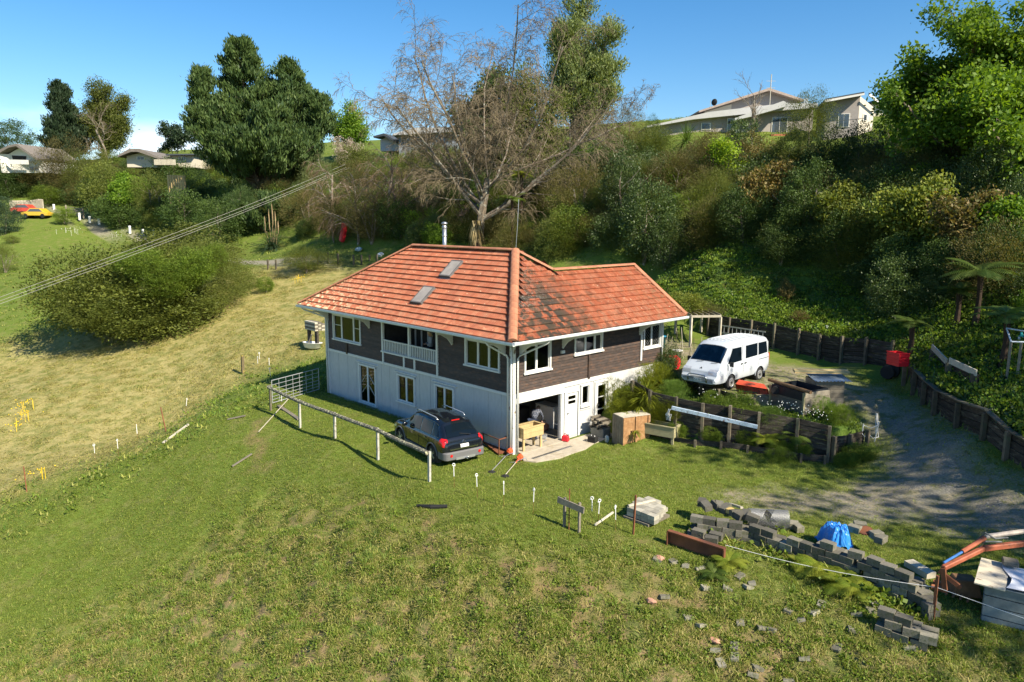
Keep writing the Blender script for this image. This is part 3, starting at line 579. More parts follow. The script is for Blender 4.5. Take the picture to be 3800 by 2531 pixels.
sl_ = math.sqrt(1+t_*t_); EXP = (HW/2)*sl_/15
def face(O, ax, up_h, poly, cols, name, skip=None):
    ay = (up_h+Vector((0, 0, t_))).normalized(); az = ax.cross(ay)
    if az.z < 0: az = -az
    return ay, az
tiles = []
def gather(O, ax, uph, poly, Lm, holes=()):
    ay = (uph+Vector((0, 0, t_))).normalized(); az = ax.cross(ay); R = Matrix((ax, ay, az)).transposed()
    nc = int(Lm/.2415)+1; nr = int(max(p[1] for p in poly)/EXP)+1
    for a, b, full in slope_tiles(O, ax, ay, az, nc, nr, poly, EXP, .2415):
        if any(h[0] < a+.12 < h[1] and h[2] < b+.16 < h[3] for h in holes): continue
        jz = random.uniform(-.003, .003); Rj = R @ Matrix.Rotation(random.uniform(-.008, .008), 3, 'Z'); p = O+ax*a+ay*b+az*(.0+jz); tiles.append((p, Rj, full, (O, ax, ay, az, poly, a, b)))
T0 = Vector((0, 0, .0)); cut = MB()
LL = HL+2*HO; PL = [(0, 0), (LL, 0), (LL-HW/2, HW/2*sl_), (HL+HO-10.06, HW/2*sl_)]
SKY = [(-7.75, 1.62), (-6.95, 2.85)]
# skylights: along eave from E1, up slope
def sk(a, b, w=.72, l=.98): return (a-w/2-.06, a+w/2+.06, b-l/2-.02, b+l/2+.05)
SKL = [(9.35, 1.68), (9.75, 3.42)]
gather(E1, Vector((1, 0, 0)), Vector((0, 1, 0)), PL, LL, [sk(*q) for q in SKL])
LR = 10.46+HO; PR = [(0, 0), (LR, 0), (9.74+HO, s2*sl_), (3.9+HO, s2*sl_), (HW/2, HW/2*sl_)]
gather(E0, Vector((0, 1, 0)), Vector((-1, 0, 0)), PR, LR)
camv = Vector(CAM); tiles.sort(key=lambda q: (not q[2], (q[0]-camv).length)); stuff = MB(); n_ = 0
roof_field = part('tile_field', MB().add([P1+Vector((0, 0, -.08)), P1+Vector((.02, 0, -.08)), P1+Vector((0, .02, -.08))], [(0, 1, 2)]), M_tile, roof) if False else None
for p, R, full, (O, ax, ay, az, poly, a, b) in tiles:
    if full and n_ < 300:
        o = bpy.data.objects.new('roof_tile', proto); COL.objects.link(o); o.parent = roof; m4 = R.to_4x4(); m4.translation = p; o.matrix_local = m4; n_ += 1
    elif full: stuff.add([R @ Vector(v)+p for v in TV], TF)
    else:
        bm = bmesh.new(); vv = [bm.verts.new((v[0]+a, v[1]+b, v[2])) for v in TV]; [bm.faces.new([vv[i] for i in f]) for f in TF]
        k = len(poly); cx = sum(q[0] for q in poly)/k; cy = sum(q[1] for q in poly)/k
        for i in range(k):
            x1, y1 = poly[i]; x2, y2 = poly[(i+1) % k]
            if abs(y1-y2) < 1e-6 and y1 < .01: continue
            ex_, ey_ = x2-x1, y2-y1; l = math.hypot(ex_, ey_); nx_, ny_ = -ey_/l, ex_/l
            if (cx-x1)*nx_+(cy-y1)*ny_ < 0: nx_, ny_ = -nx_, -ny_
            tt = ((a+.12-x1)*ex_+(b+.16-y1)*ey_)/l/l
            if -.1 < tt < 1.1: bmesh.ops.bisect_plane(bm, geom=bm.verts[:]+bm.edges[:]+bm.faces[:], plane_co=(x1, y1, 0), plane_no=(-nx_, -ny_, 0), clear_outer=True)
        bm.verts.index_update(); vs = [O+ax*v.co.x+ay*v.co.y+az*v.co.z for v in bm.verts]
        if vs: stuff.add(vs, [tuple(v.index for v in f.verts) for f in bm.faces])
        bm.free()
part('roof_tiles', stuff, M_tile, roof, kind='stuff')
# half-round caps on hips and ridges
def caps(a, b, w=.16, step=.36):
    d = b-a; L = d.length; x = d.normalized(); y = Vector((0, 0, 1)).cross(x).normalized(); z = x.cross(y); n = max(1, int(L/step)); st = L/n
    mb = MB(); vs = []; fs = []; k = 8
    for e, (px, rr) in enumerate(((0, w+.012), (st+.03, w))):
        for i in range(k+1):
            t = math.pi*i/k; vs.append(Vector((px, -rr*math.cos(t), rr*.62*math.sin(t)-.02)))
    fs = [(i, i+1, k+2+i, k+1+i) for i in range(k)]+[tuple(range(k+1))[::-1]]; meq = MB().add(vs, fs, 0).mesh('ridge_tile', M_cap)
    for i in range(n):
        o = bpy.data.objects.new('ridge_tile', meq); COL.objects.link(o); o.parent = roof
        m4 = Matrix((x, y, z)).transposed().to_4x4(); m4.translation = a+x*(i*st)+Vector((0, 0, .085)); o.matrix_local = m4
for a, b in ((E0, P1), (E1, P0), (P0, P1), (P2, P1), (P3, P2), (E2, P3)): caps(a+(b-a)*.004, b, .175 if a is E0 else .14)
# the low gablet behind the wing's ridge
s = MB(); g0 = P2+Vector((-.9, -.2, .1)); s.add([g0+Vector((-1.1, -1.0, .15)), g0+Vector((.5, .1, .35)), g0+Vector((.5, 1.3, -.6)), g0+Vector((-1.1, 1.3, -.6))], [(0, 1, 2, 3)]); part('rear_gablet', s, M_tile, roof)
# gutters, one board behind
def gutter(a, b, out):
    x = (b-a).normalized(); o = Vector(out); prof = [(0, 0), (0, -.11), (.03, -.125), (.10, -.125), (.125, -.09), (.125, -.005), (.115, -.005), (.11, -.09), (.03, -.11), (.012, -.10), (.012, 0)]
    vs = []; n = len(prof)
    for p in (a, b):
        for q, z in prof: vs.append(p+o*(q-.02)+Vector((0, 0, z+.01)))
    return MB().add(vs, [(i, (i+1) % n, n+(i+1) % n, n+i) for i in range(n)]+[tuple(range(n)), tuple(range(n, 2*n))[::-1]])
M_gut = mat('gutter_paint', (.62, .66, .66), .5, .1, 12, .1, col2=(.38, .38, .34), patch=(.6, .7), pscale=7)
part('gutter', gutter(E1+Vector((-.1, 0, 0)), E0+Vector((.12, 0, 0)), (0, -1, 0)), M_gut, roof); part('gutter', gutter(E0+Vector((0, .02, 0)), E2+Vector((0, .05, 0)), (1, 0, 0)), M_gut, roof)
part('gutter', gutter(E1+Vector((0, .02, 0)), E4, (-1, 0, 0)), M_gut, roof)
def pipe(pts, r=.04, name='downpipe'): part(name, MB().tube(pts, r, 10), M_trim, house, smooth=True)
pipe([(-.42, -HO-.02, HE-.1), (-.42, -HO+.1, HE-.28), (-.22, -.16, 4.02), (-.2, -.1, 3.9), (-.2, -.1, .02)]); pipe([(HO+.02, .95, HE-.1), (HO-.1, .9, HE-.25), (.14, .22, 4.02), (.11, .16, 3.9), (.11, .16, .02)])
pipe([(-HL-HO+.3, -HO, HE-.1), (-HL-HO+.35, -HO+.1, HE-.22), (-HL-.06, -.1, 4.15), (-HL-.05, -.09, 4.0), (-HL-.05, -.09, .02)], .045); pipe([(.02, 9.97, 4.5), (.08, 9.97, 4.3), (.08, 9.97, 2.2)], .05)
pipe([(.0, -.1, 4.4), (-.03, -.1, .05)], .035)
# curved eave brackets
def bracket(F, a, z=4.02, dx=0.0):
    mb = MB(); pts = [(0, 0), (.06, -.02), (.10, .05), (.30, .28), (.62, .46), (.9, .52), (.92, .58), (0, .58)]
    vs = [F(a-.03, z+p[1]-.02, p[0]) for p in pts]+[F(a+.03, z+p[1]-.02, p[0]) for p in pts]; n = len(pts)
    mb.add(vs, [tuple(range(n)), tuple(range(n, 2*n))[::-1]]+[(i, n+i, n+(i+1) % n, (i+1) % n) for i in range(n)]); part('eave_bracket', mb, M_trim, house)
for a in (-10.2, -3.75): bracket(LF, a)
for a in (2.85, 8.2): bracket(RF, a)
for F, a in ((LF, -.45), (LF, -HL+.1), (RF, .35)): bracket(F, a, 4.0)
s = MB(); fbox(s, RF, 2.72, 2.92, 3.78, 3.9, .02, .1); part('outdoor_light', s, M_trim, house)
# skylights
ay = Vector((0, 1, t_)).normalized(); ax = Vector((1, 0, 0)); az = ax.cross(ay); R3 = Matrix((ax, ay, az)).transposed(); M_sk = mat('skylight_frame', (.13, .12, .115), .5, .2)
M_skg = mat('skylight_pane', (.38, .33, .27), .3, .3, 2, 0, spec=.6, coat=.2)
for a, b in SKL:
    c = E1+ax*a+ay*b; f = MB()
    for dx, dy, lx, ly in ((-.36, 0, .06, 1.04), (.36, 0, .06, 1.04), (0, -.49, .66, .06), (0, .49, .66, .06)): f.box(c+ax*dx+ay*dy+az*.075, (lx, ly, .15), R3)
    fr = part('skylight', f, M_sk, roof); g = MB(); g.box(c+az*.135, (.66, .92, .012), R3); part('pane', g, M_skg, fr)
    g = MB(); g.box(c+az*.0, (.66, .92, .02), R3); part('shaft_lining', g, mat('shaft', (.42, .38, .3), .9), fr); g = MB(); g.box(c-ay*.56+az*.03, (.8, .13, .012), R3); part('flashing', g, M_metal, fr)
# flue and aerial rod
fp = dep(1652, 920, 38.0); FX, FY = -10.6+2.9, 3.9
def onridge(px, y):
    d = ray(px, 900); k = (y-CAM[1])/d[1]; return CAM[0]+d[0]*k
FX = onridge(1650, 3.6); s = MB(); s.tube([(FX, 3.6, hz-.9), (FX, 3.6, hz+.95)], .105, 14); s.lathe([(.105, hz+.93), (.13, hz+.95), (.13, hz+1.02), (.10, hz+1.03), (.10, hz+1.12), (.15, hz+1.14), (.15, hz+1.2), (.05, hz+1.26)], (FX, 3.6, 0), 14)
flue = part('flue_pipe', s, M_metal, house, smooth=True); s = MB(); s.lathe([(.12, hz+.52), (.125, hz+.53), (.125, hz+.58), (.12, hz+.59)], (FX, 3.6, 0), 14); part('clamp', s, M_metal, flue)
s = MB(); q = P1+Vector((-.1, .1, -.1)); s.tube([q, q+Vector((.06, .06, 1.3)), q+Vector((.08, .1, 2.35))], .012, 5); part('aerial_rod', s, M_metal, house)
# ================================================================ RETAINING WALLS, FENCES
M_slp = mat('old_sleeper', (.045, .037, .030), .9, .4, 2.5, .7, 30, col2=(.12, .11, .08), patch=(.52, .66), pscale=3, objvar=.4, stretch=(1, 1, 4))
M_post = mat('weathered_post', (.12, .10, .072), .9, .3, 5, .5, 30, col2=(.09, .10, .06), patch=(.5, .65), pscale=4, objvar=.25)
M_pine = mat('new_pine_timber', (.46, .34, .16), .75, .15, 5, .3, 40, objvar=.12, stretch=(1, 1, 1)); M_gpine = mat('treated_pine', (.33, .30, .17), .8, .15, 5, .3, 40, objvar=.12)
M_grey = mat('grey_timber', (.20, .175, .135), .9, .22, 5, .5, 40, objvar=.18, col2=(.15, .14, .12), patch=(.5, .7)); M_pale = mat('pale_timber', (.46, .42, .33), .9, .2, 5, .4, 40, objvar=.15)
M_lich = mat('lichened_rail', (.10, .095, .08), .95, .3, 6, .8, 30, col2=(.52, .50, .30), patch=(.53, .57), pscale=11)
M_rust = mat('rusty_steel', (.20, .075, .035), .8, .35, 6, .5, 40, col2=(.10, .04, .025), patch=(.45, .65)); M_wpl = mat('white_plastic', (.75, .75, .73), .4, .05, 5, 0)
def retaining(name, label, pts, ht, ph, rows=6, sp=1.4, mp=M_post, mk=M_slp, lean=0.0, base=-.15, cap=None, cat='retaining wall', pw=.16, topvar=.03, face=None, fr=.5):
    o = Vector((pts[0][0], pts[0][1], gz(*pts[0]))); t = thing(name, label, cat, o); seq = []; tot = 0
    for i in range(len(pts)-1):
        a, b = Vector(pts[i]), Vector(pts[i+1]); L = (b-a).length; n = max(1, round(L/sp))
        for k in range(n): seq.append((a+(b-a)*k/n, a+(b-a)*(k+1)/n))
    nrm = None
    for i, (a, b) in enumerate(seq):
        d = (b-a).normalized(); nr = Vector((d.y, -d.x)); za, zb = zf(a, nr), zf(b, nr); s0 = i/len(seq); s1 = (i+1)/len(seq); ha, hb = ht(s0), ht(s1)
        for r in range(rows):
            e = .012*random.random(); q = random.uniform(-.012, .012); l = MB(); z0, z1 = r/rows, (r+1)/rows; off = nr*(-.05+q)
            A0 = Vector((a.x+off.x, a.y+off.y, za+base+(ha-base)*z0+.006)); A1 = A0+Vector((0, 0, (ha-base)/rows-.014-e)); B0 = Vector((b.x+off.x, b.y+off.y, zb+base+(hb-base)*z0+.006)); B1 = B0+Vector((0, 0, (hb-base)/rows-.014-e))
            th = Vector((nr.x, nr.y, 0))*.05; l.add([A0-th, B0-th, B1-th, A1-th, A0, B0, B1, A1], [(0, 3, 2, 1), (4, 5, 6, 7), (0, 1, 5, 4), (3, 7, 6, 2), (1, 2, 6, 5), (0, 4, 7, 3)]); part('plank', l, mk, t, world=True)
    P = [seq[0][0]]+[q[1] for q in seq]
    for i, p in enumerate(P):
        d = (seq[min(i, len(seq)-1)][1]-seq[min(i, len(seq)-1)][0]).normalized(); nr = Vector((d.y, -d.x)); z = zf(p, nr); h = ph(i/len(seq)); c = p+nr*(pw*.5+.0); s = MB(); s.beam((c.x, c.y, z-.3), (c.x+nr.x*lean+random.uniform(-.02, .02), c.y+nr.y*lean, z+h+random.uniform(-topvar, topvar)), pw, pw*.7, up=(d.x, d.y, 0)); part('post', s, mp, t, world=True)
    if cap:
        for i, (a, b) in enumerate(seq):
            d = (b-a).normalized(); nr = Vector((d.y, -d.x)); c = MB(); A = Vector((a.x, a.y, zf(a, nr)+ht(i/len(seq))+.03)); B = Vector((b.x, b.y, zf(b, nr)+ht((i+1)/len(seq))+.03)); c.beam(A+(B-A)*.003, B-(B-A)*.003, cap, .05); part('cap_board', c, M_post, t, world=True)
    return t
def zf(p, nr): return gz(p.x+nr.x*.45, p.y+nr.y*.45)
FW = [(1.5, 5.85), (2.6, 5.62), (4.9, 6.02), (6.95, 6.72), (8.25, 7.35), (9.35, 7.68)]
retaining('retaining_wall', 'dark sleeper retaining wall below the garden terrace, facing the lawn', FW, lambda s: 1.74-.42*max(0, s-.3), lambda s: 1.80-.45*max(0, s-.3), rows=8, sp=1.05, pw=.15)
retaining('retaining_wall', 'short dark end wall of the garden terrace beside the drive bend', [(9.42, 7.75), (9.95, 9.6)], lambda s: 1.0-.5*s, lambda s: 1.05-.5*s, rows=5, sp=1.1, pw=.15)
retaining('garden_edging', 'low timber edging of the narrow weed bed at the foot of the terrace wall', [(2.9, 5.2), (4.9, 5.55), (6.8, 6.25), (8.6, 6.95), (9.3, 7.45)], lambda s: .36, lambda s: .40, rows=2, sp=1.1, pw=.12, cat='garden edging')
retaining('retaining_wall', 'low sleeper wall right in front of the van wheels', [(2.3, 8.6), (4.2, 8.42), (5.9, 8.30)], lambda s: .45, lambda s: .5, rows=2, sp=1.0, pw=.14)
def off_poly(pts, d):
    out = []
    for i, p in enumerate(pts):
        a = Vector(pts[max(i-1, 0)]); b = Vector(pts[min(i+1, len(pts)-1)]); t = (b-a).normalized(); out.append((p[0]+t.y*d, p[1]-t.x*d))
    return out
BK = off_poly(BACKW[1:4], .28); BR = off_poly(BACKW[4:10], .28)
retaining('retaining_wall', 'long dark plank retaining wall behind the van', BK, lambda s: 1.42, lambda s: 1.5, rows=7, sp=1.45, pw=.15, topvar=.06)
retaining('retaining_wall', 'mossy retaining wall with a capping board above the right of the drive', [(9.4, 15.4)]+BR[1:], lambda s: 1.12, lambda s: 1.1, rows=5, sp=1.5, pw=.16, cap=.2)
retaining('retaining_wall', 'upper retaining wall with two pale top boards beyond the red crate', [(10.4, 15.6), (11.6, 13.6), (12.9, 12.0)], lambda s: .62, lambda s: .66, rows=2, sp=2.0, mk=M_slp, pw=.2)
for a, b, lb in (((10.35, 15.3), (11.45, 13.5), 'left'), ((11.6, 13.3), (12.95, 11.75), 'right')):
    s = MB(); z1, z2 = gz(*a)+.72, gz(*b)+.62; s.beam((*a, z1), (*b, z2), .05, .24); single('pale_board', s, M_pale, lb+' one of the two pale boards topping the upper wall beyond the red crate', 'board')
# leaning pale posts and rails on the back wall
def post(name, p0, p1, w, m, label, cat='post', group=None):
    s = MB(); s.beam(p0, p1, w, w*.6); return single(name, s, m, label, cat, group=group)
M_bp = mat('white_paint_worn', (.55, .58, .58), .7, .1, 8, .2, col2=(.25, .24, .2), patch=(.58, .66), pscale=6)
a = at(3054, 1328, 2.05); post('white_post', a, a+np.array([.05, .05, 1.75]), .17, M_bp, 'white post leaning on the long wall behind the van', 'post')
a = at(3268, 1362, 2.05); post('painted_post', a, a+np.array([.08, .0, 1.6]), .15, mat('blue_white_paint', (.42, .55, .66), .6, .1), 'pale blue-white post beside the red crate', 'post')
# ladder hung on the back wall
t = thing('ladder', 'grey aluminium ladder lying along the long wall behind the van', 'ladder', at(2685, 1220, 3.1)); A = Vector(at(2680, 1208, 3.25)); B = Vector(at(2840, 1232, 3.25)); M_alu = mat('aluminium', (.5, .51, .52), .4, .08, 8, .05, metal=.6); dn = Vector((0, 0, -.42)); d = (B-A)
for o_ in (Vector((0, 0, 0)), dn): s = MB(); s.beam(A+o_, B+o_, .03, .07); part('stile', s, M_alu, t, world=True)
for k in range(10): s = MB(); c = A+d*((k+.5)/10); s.tube([c, c+dn], .018, 6); part('rung', s, M_alu, t, world=True)
# blue-white rusted beam across the front of the terrace wall, with its rope
A = Vector(at(2500, 1507, 1.78)); B = Vector(at(2815, 1577, 1.5)); s = MB(); s.beam(A+Vector((.1, -.28, 0)), B+Vector((.1, -.28, 0)), .08, .14); single('steel_beam', s, mat('flaking_blue_paint', (.46, .56, .66), .6, .15, 6, .4, col2=(.16, .08, .045), patch=(.58, .62), pscale=8), 'pale blue rusting steel beam fixed along the top of the terrace wall', 'beam')
s = MB(); q = A+Vector((.05, -.36, -.05))
for k in range(7): s.tube([q+Vector((math.sin(k*2.2)*.05, 0, 0)), q+Vector((math.sin(k*3)*.12-.08, -.02, -.25)), q+Vector((math.sin(k*1.7)*.10-.05, 0, -.48)), q+Vector((math.sin(k*2.9)*.1, 0, -.2))], .009, 4)
single('rope', s, M_wpl, 'tangle of white rope hanging from the left end of the steel beam', 'rope')
s = MB(); q = Vector(at(2775, 1575, 1.2)); R_ = Matrix.Rotation(.7, 3, 'Y') 
for k in range(9): s.box(q+Vector((-.15+k*.0375, -.25, 0)), (.008, .01, .34), None)
for k in (-.16, .16): s.box(q+Vector((0, -.25, k)), (.32, .012, .012))
single('wire_rack', s, M_rust, 'square rusty wire rack leaning on a stake by the terrace wall', 'rack')
M_fp = mat('white_worn_post', (.42, .41, .36), .8, .12, 8, .2, col2=(.20, .18, .13), patch=(.5, .62), pscale=6)
t = thing('post_and_rail_fence', 'lichened post and rail fence between the car and the slope', 'fence', (.24, -4.4, 0)); FP = [at(1593, 1790, 0), at(1402, 1692, 0), at(1243, 1627, 0), at(1113, 1574, 0), at(1005, 1525, -.05)]; tops = []
for i, p in enumerate(FP):
    z = gz(p[0], p[1]); s = MB(); s.beam((p[0], p[1], z-.3), (p[0]+.03, p[1], 1.16+(.1 if i == 4 else 0)), .085, .10, up=(1, 0, 0)); part('post', s, M_fp if i < 4 else M_post, t, world=True); tops.append(Vector((p[0]+.03, p[1]-.09, 1.12+(.06 if i == 4 else 0))))
for a, b in zip(tops[:-1], tops[1:]): s = MB(); e = (b-a).normalized(); s.tube([a-e*.0, (a+b)/2+Vector((0, 0, -.02)), b+e*.0], [.085, .08, .085], 8); part('rail', s, M_lich, t, world=True)
# farm gate from the fence to the house corner
ga = Vector((-15.0, -.25, .12)); gb = Vector(at(1012, 1500, .05)); gb.z = .12; t = thing('farm_gate', 'grey tubular farm gate between the fence end and the house corner', 'gate', ga); M_gal = mat('galvanised_tube', (.46, .47, .47), .45, .1, 8, .05, metal=.5)
for k, z in enumerate((0, .16, .32, .50, .70, .92, 1.15)): s = MB(); s.tube([ga+Vector((0, 0, z)), gb+Vector((0, 0, z))], .022 if z in (0, 1.15) else .014, 6); part('gate_rail', s, M_gal, t, world=True)
for k in range(8): c = ga+(gb-ga)*k/7; s = MB(); s.tube([c, c+Vector((0, 0, 1.15))], .022 if k in (0, 7) else .013, 6); part('gate_bar', s, M_gal, t, world=True)
# fallen grey rail beside the fence
a, b = G(1033, 1512), G(1110, 1560); s = MB(); s.beam(a+Vector((0, 0, .10)), b+Vector((0, 0, .05)), .18, .06); single('fallen_board', s, M_grey, 'grey board lying in the grass under the left end of the fence', 'board')
a, b = G(960, 1610), G(1070, 1507); s = MB(); s.tube([a+Vector((0, 0, .1)), b+Vector((0, 0, .35))], .02, 5); single('bamboo_cane', s, M_pale, 'pale bamboo cane lying slanted beside the left fence post', 'cane')
# tread-in posts with pigtail tops
def pigtail():
    s = MB(); s.tube([(0, 0, -.1), (0, 0, .45)], .006, 4); m1 = s; w = MB(); pts = [(0, 0, .42), (0, 0, .80)]+[(.045*math.sin(q), 0, .845-.045*math.cos(q)) for q in np.linspace(.2, 6.2, 9)]+[(.06, 0, .80)]; w.tube(pts, .014, 5); return m1, w
pt = thing('pigtail_post', 'x', 'fence post', (0, 0, -50), group='white pigtail tread-in fence posts'); a_, w_ = pigtail(); part('steel_leg', a_, M_rust, pt); part('plastic_top', w_, M_wpl, pt)
PG = [((1686, 1810), 'white pigtail post just below the near end of the fence', .02), ((1772, 1850), 'white pigtail post in the lawn straight below the brush cutters', .05), ((1870, 1880), 'white pigtail post midway between the brush cutters and the board frame', .06), ((1978, 1908), 'white pigtail post up the lawn from the left foot of the board frame', .05), ((2197, 1945), 'white pigtail post directly right of the board frame', -.02), ((2218, 1955), 'second pigtail post to the right of the board frame, bent top', .05), ((2285, 1975), 'white pigtail post left of the pallet of pavers', -.1),
      ((1000, 1380), 'white pigtail post nearest the tip of the house shadow', .1), ((958, 1372), 'left one of the paired white posts by the lone wooden post', 0), ((966, 1356), 'right one of the paired white posts by the lone wooden post', .05), ((1008, 1420), 'white pigtail post behind the gate end', .1), ((688, 1532), 'leaning white post high on the field boundary, above the long fallen plank', -.3), ((512, 1640), 'white post on the field boundary just left of the fallen plank', -.25), ((440, 1695), 'thin white post on the field boundary between two thicker ones', 0), ((354, 1712), 'white post lowest down the field boundary', 0), ((1047, 1520), 'small white post at the pivot of the fallen board', 0)]
for i, ((x, y), lb, ln) in enumerate(PG):
    p = G(x, y); o = pt if i == 0 else dup(pt); o.location = p; o.rotation_euler = (0, -ln, .8+i*.7); o['label'] = lb
def stake(px, yb, h, w, m, label, name='stake', cat='post', lean=(0, 0)):
    p = G(px, yb); s = MB(); s.beam(p+Vector((0, 0, -.2)), p+Vector((lean[0], lean[1], h)), w, w, up=(1, 0, 0)); return single(name, s, m, label, cat)
stake(902, 1388, 1.25, .16, mat('mossy_post', (.14, .11, .06), .9, .3, col2=(.30, .24, .03), patch=(.5, .6)), 'lone mossy wooden post where the dry field meets the lawn', 'wooden_post', lean=(-.08, .05))
stake(618, 1602, 1.25, .045, M_rust, 'rusty steel stake halfway up the field boundary', 'steel_stake', lean=(-.3, -.1)); stake(100, 1826, 1.2, .045, M_rust, 'rusty steel stake at the lower left of the field boundary', 'steel_stake', lean=(-.15, 0)); stake(2349, 1985, 1.25, .045, M_rust, 'rusty steel stake right of the paver pallet', 'steel_stake', lean=(.03, .03)); stake(3462, 2300, 1.15, .06, M_rust, 'rusty steel post between the block wall and the white-topped crate', 'steel_stake')
for (x0, y0, x1, y1, w, m, lb) in ((605, 1648, 700, 1580, .12, M_pale, 'long pale plank lying along the field boundary'), (862, 1735, 935, 1690, .08, M_grey, 'short grey stick on the slope left of the bare track'), (2208, 1955, 2275, 1910, .05, M_pale, 'thin pale stick between the pigtail posts and the pallet'), (845, 1560, 910, 1548, .10, M_grey, 'grey log half hidden by grass on the left slope')):
    a, b = G(x0, y0), G(x1, y1); s = MB(); s.beam(a+Vector((0, 0, .06)), b+Vector((0, 0, .08)), w, .05); single('plank', s, m, lb, 'plank')
a, b = G(1548, 1882), G(1660, 1884); s = MB(); s.tube([a+Vector((0, 0, .05)), (a+b)/2+Vector((.1, -.1, .07)), b+Vector((0, 0, .05))], [.05, .085, .06], 8); single('black_log', s, mat('charred_wood', (.02, .02, .02), .7, .3, 8, .6), 'black twisted log lying in the lawn below the fence', 'log')
# board on two stakes with a rusty bar
t = thing('board_frame', 'weathered board nailed across two stakes with a rusty bar through the middle', 'board', G(2120, 1975)); A, B, C = G(2094, 1955), G(2149, 1976), G(2118, 1960); s = MB()
for p in (A, B): s = MB(); s.beam(p+Vector((0, 0, -.2)), p+Vector((0, 0, .95)), .09, .05, up=(1, 0, 0)); part('stake', s, M_grey, t, world=True)
d = (B-A).normalized(); f_ = Vector((d.y, -d.x, 0))*.06; s = MB(); s.beam(A-d*.22+f_+Vector((0, 0, .84)), B+d*.2+f_+Vector((0, 0, .78)), .045, .2); part('board', s, M_grey, t, world=True); s = MB(); s.tube([C+f_*1.6+Vector((0, 0, -.2)), C+f_*1.6+Vector((0, 0, 1.3))], .018, 5); part('steel_bar', s, M_rust, t, world=True)
# far track: white-topped posts, timber gate, paling fence
for i, (x, yb, yt, w, lb) in enumerate(((200, 775, 758, .3, 'upper left white post by the paling fence on the far track'), (295, 812, 790, .3, 'first tall white post below the timber gate'), (333, 823, 803, .3, 'second tall white post below the timber gate'), (368, 830, 811, .3, 'third tall white post below the timber gate'), (482, 862, 838, .3, 'white post alone in the middle of the far track'), (531, 868, 850, .3, 'white post right of the lone one on the far track'), (570, 874, 855, .25, 'last white post before the giant bush'))):
    p = G(x, yb); Dd = (p-Vector(CAM)).dot(Vector(_f)); s = MB(); s.beam(p+Vector((0, 0, -.2)), p+Vector((0, 0, (yb-yt)/FPX*Dd)), w, w, up=(1, 0, 0)); single('white_marker_post', s, M_wpl, lb, 'post', group='white marker posts along the far track')
for i, (x, yb) in enumerate(((660, 872), (675, 874), (722, 905), (790, 965), (818, 972), (846, 970), (995, 1000), (1025, 1002), (1180, 985), (1218, 975), (1255, 980), (1313, 985), (1342, 985), (1372, 985), (1400, 985), (710, 880))):
    p = G(x, yb); Dd = (p-Vector(CAM)).dot(Vector(_f)); s = MB(); s.beam(p+Vector((0, 0, -.2)), p+Vector((0, 0, 1.05)), .14, .14, up=(1, 0, 0)); single('track_fence_post', s, M_post, 'grey wooden fence post on the track above the giant bush' if x < 900 else 'wooden fence post below the brown thicket, left of the roof', 'post', group='wooden posts of the fence along the track')
t = thing('paling_fence', 'weathered paling fence in front of the parked far-left cars', 'fence', G(60, 775)); A, B = G(40, 782), G(165, 778); n = 34
for k in range(n): p = A+(B-A)*k/n; p.z = gz(p.x, p.y); s = MB(); s.beam(p+Vector((0, 0, -.1)), p+Vector((0, 0, 1.7)), (B-A).length/n*.9, .04, up=tuple((B-A).normalized())); part('paling', s, M_pale, t, world=True)
t = thing('timber_gate', 'grey timber five-bar gate beside the far-left track', 'gate', G(245, 790)); A, B = G(247, 800), G(310, 808)
for z in (.25, .5, .8, 1.1, 1.4): s = MB(); s.beam(A+Vector((0, 0, z)), B+Vector((0, 0, z)), .05, .12); part('gate_bar', s, M_grey, t, world=True)
s = MB(); s.beam(A+Vector((0, 0, .2)), B+Vector((0, 0, 1.4)), .05, .12); part('gate_brace', s, M_grey, t, world=True)
for p in (A, B): s = MB(); s.beam(p+Vector((0, 0, -.1)), p+Vector((0, 0, 1.7)), .2, .2, up=(1, 0, 0)); part('gate_post', s, M_grey, t, world=True)
t = thing('timber_retaining_wall', 'yellowish sunlit timber pole wall among the trees left of the pine', 'retaining wall', G(655, 760)); A, B = dep(630, 755, 104), dep(690, 760, 102)
for k in range(14): p = Vector(A+(B-A)*k/13); s = MB(); s.beam(p+Vector((0, 0, -.5)), p+Vector((0, 0, 4.0)), .3 if k % 2 else .15, .2, up=(1, 0, 0)); part('pole', s, M_pine, t, world=True)
for z in (.8, 1.9, 3.0): s = MB(); s.beam(Vector(A)+Vector((0, 0, z)), Vector(B)+Vector((0, 0, z)), .15, .25); part('plank', s, M_pine, t, world=True)
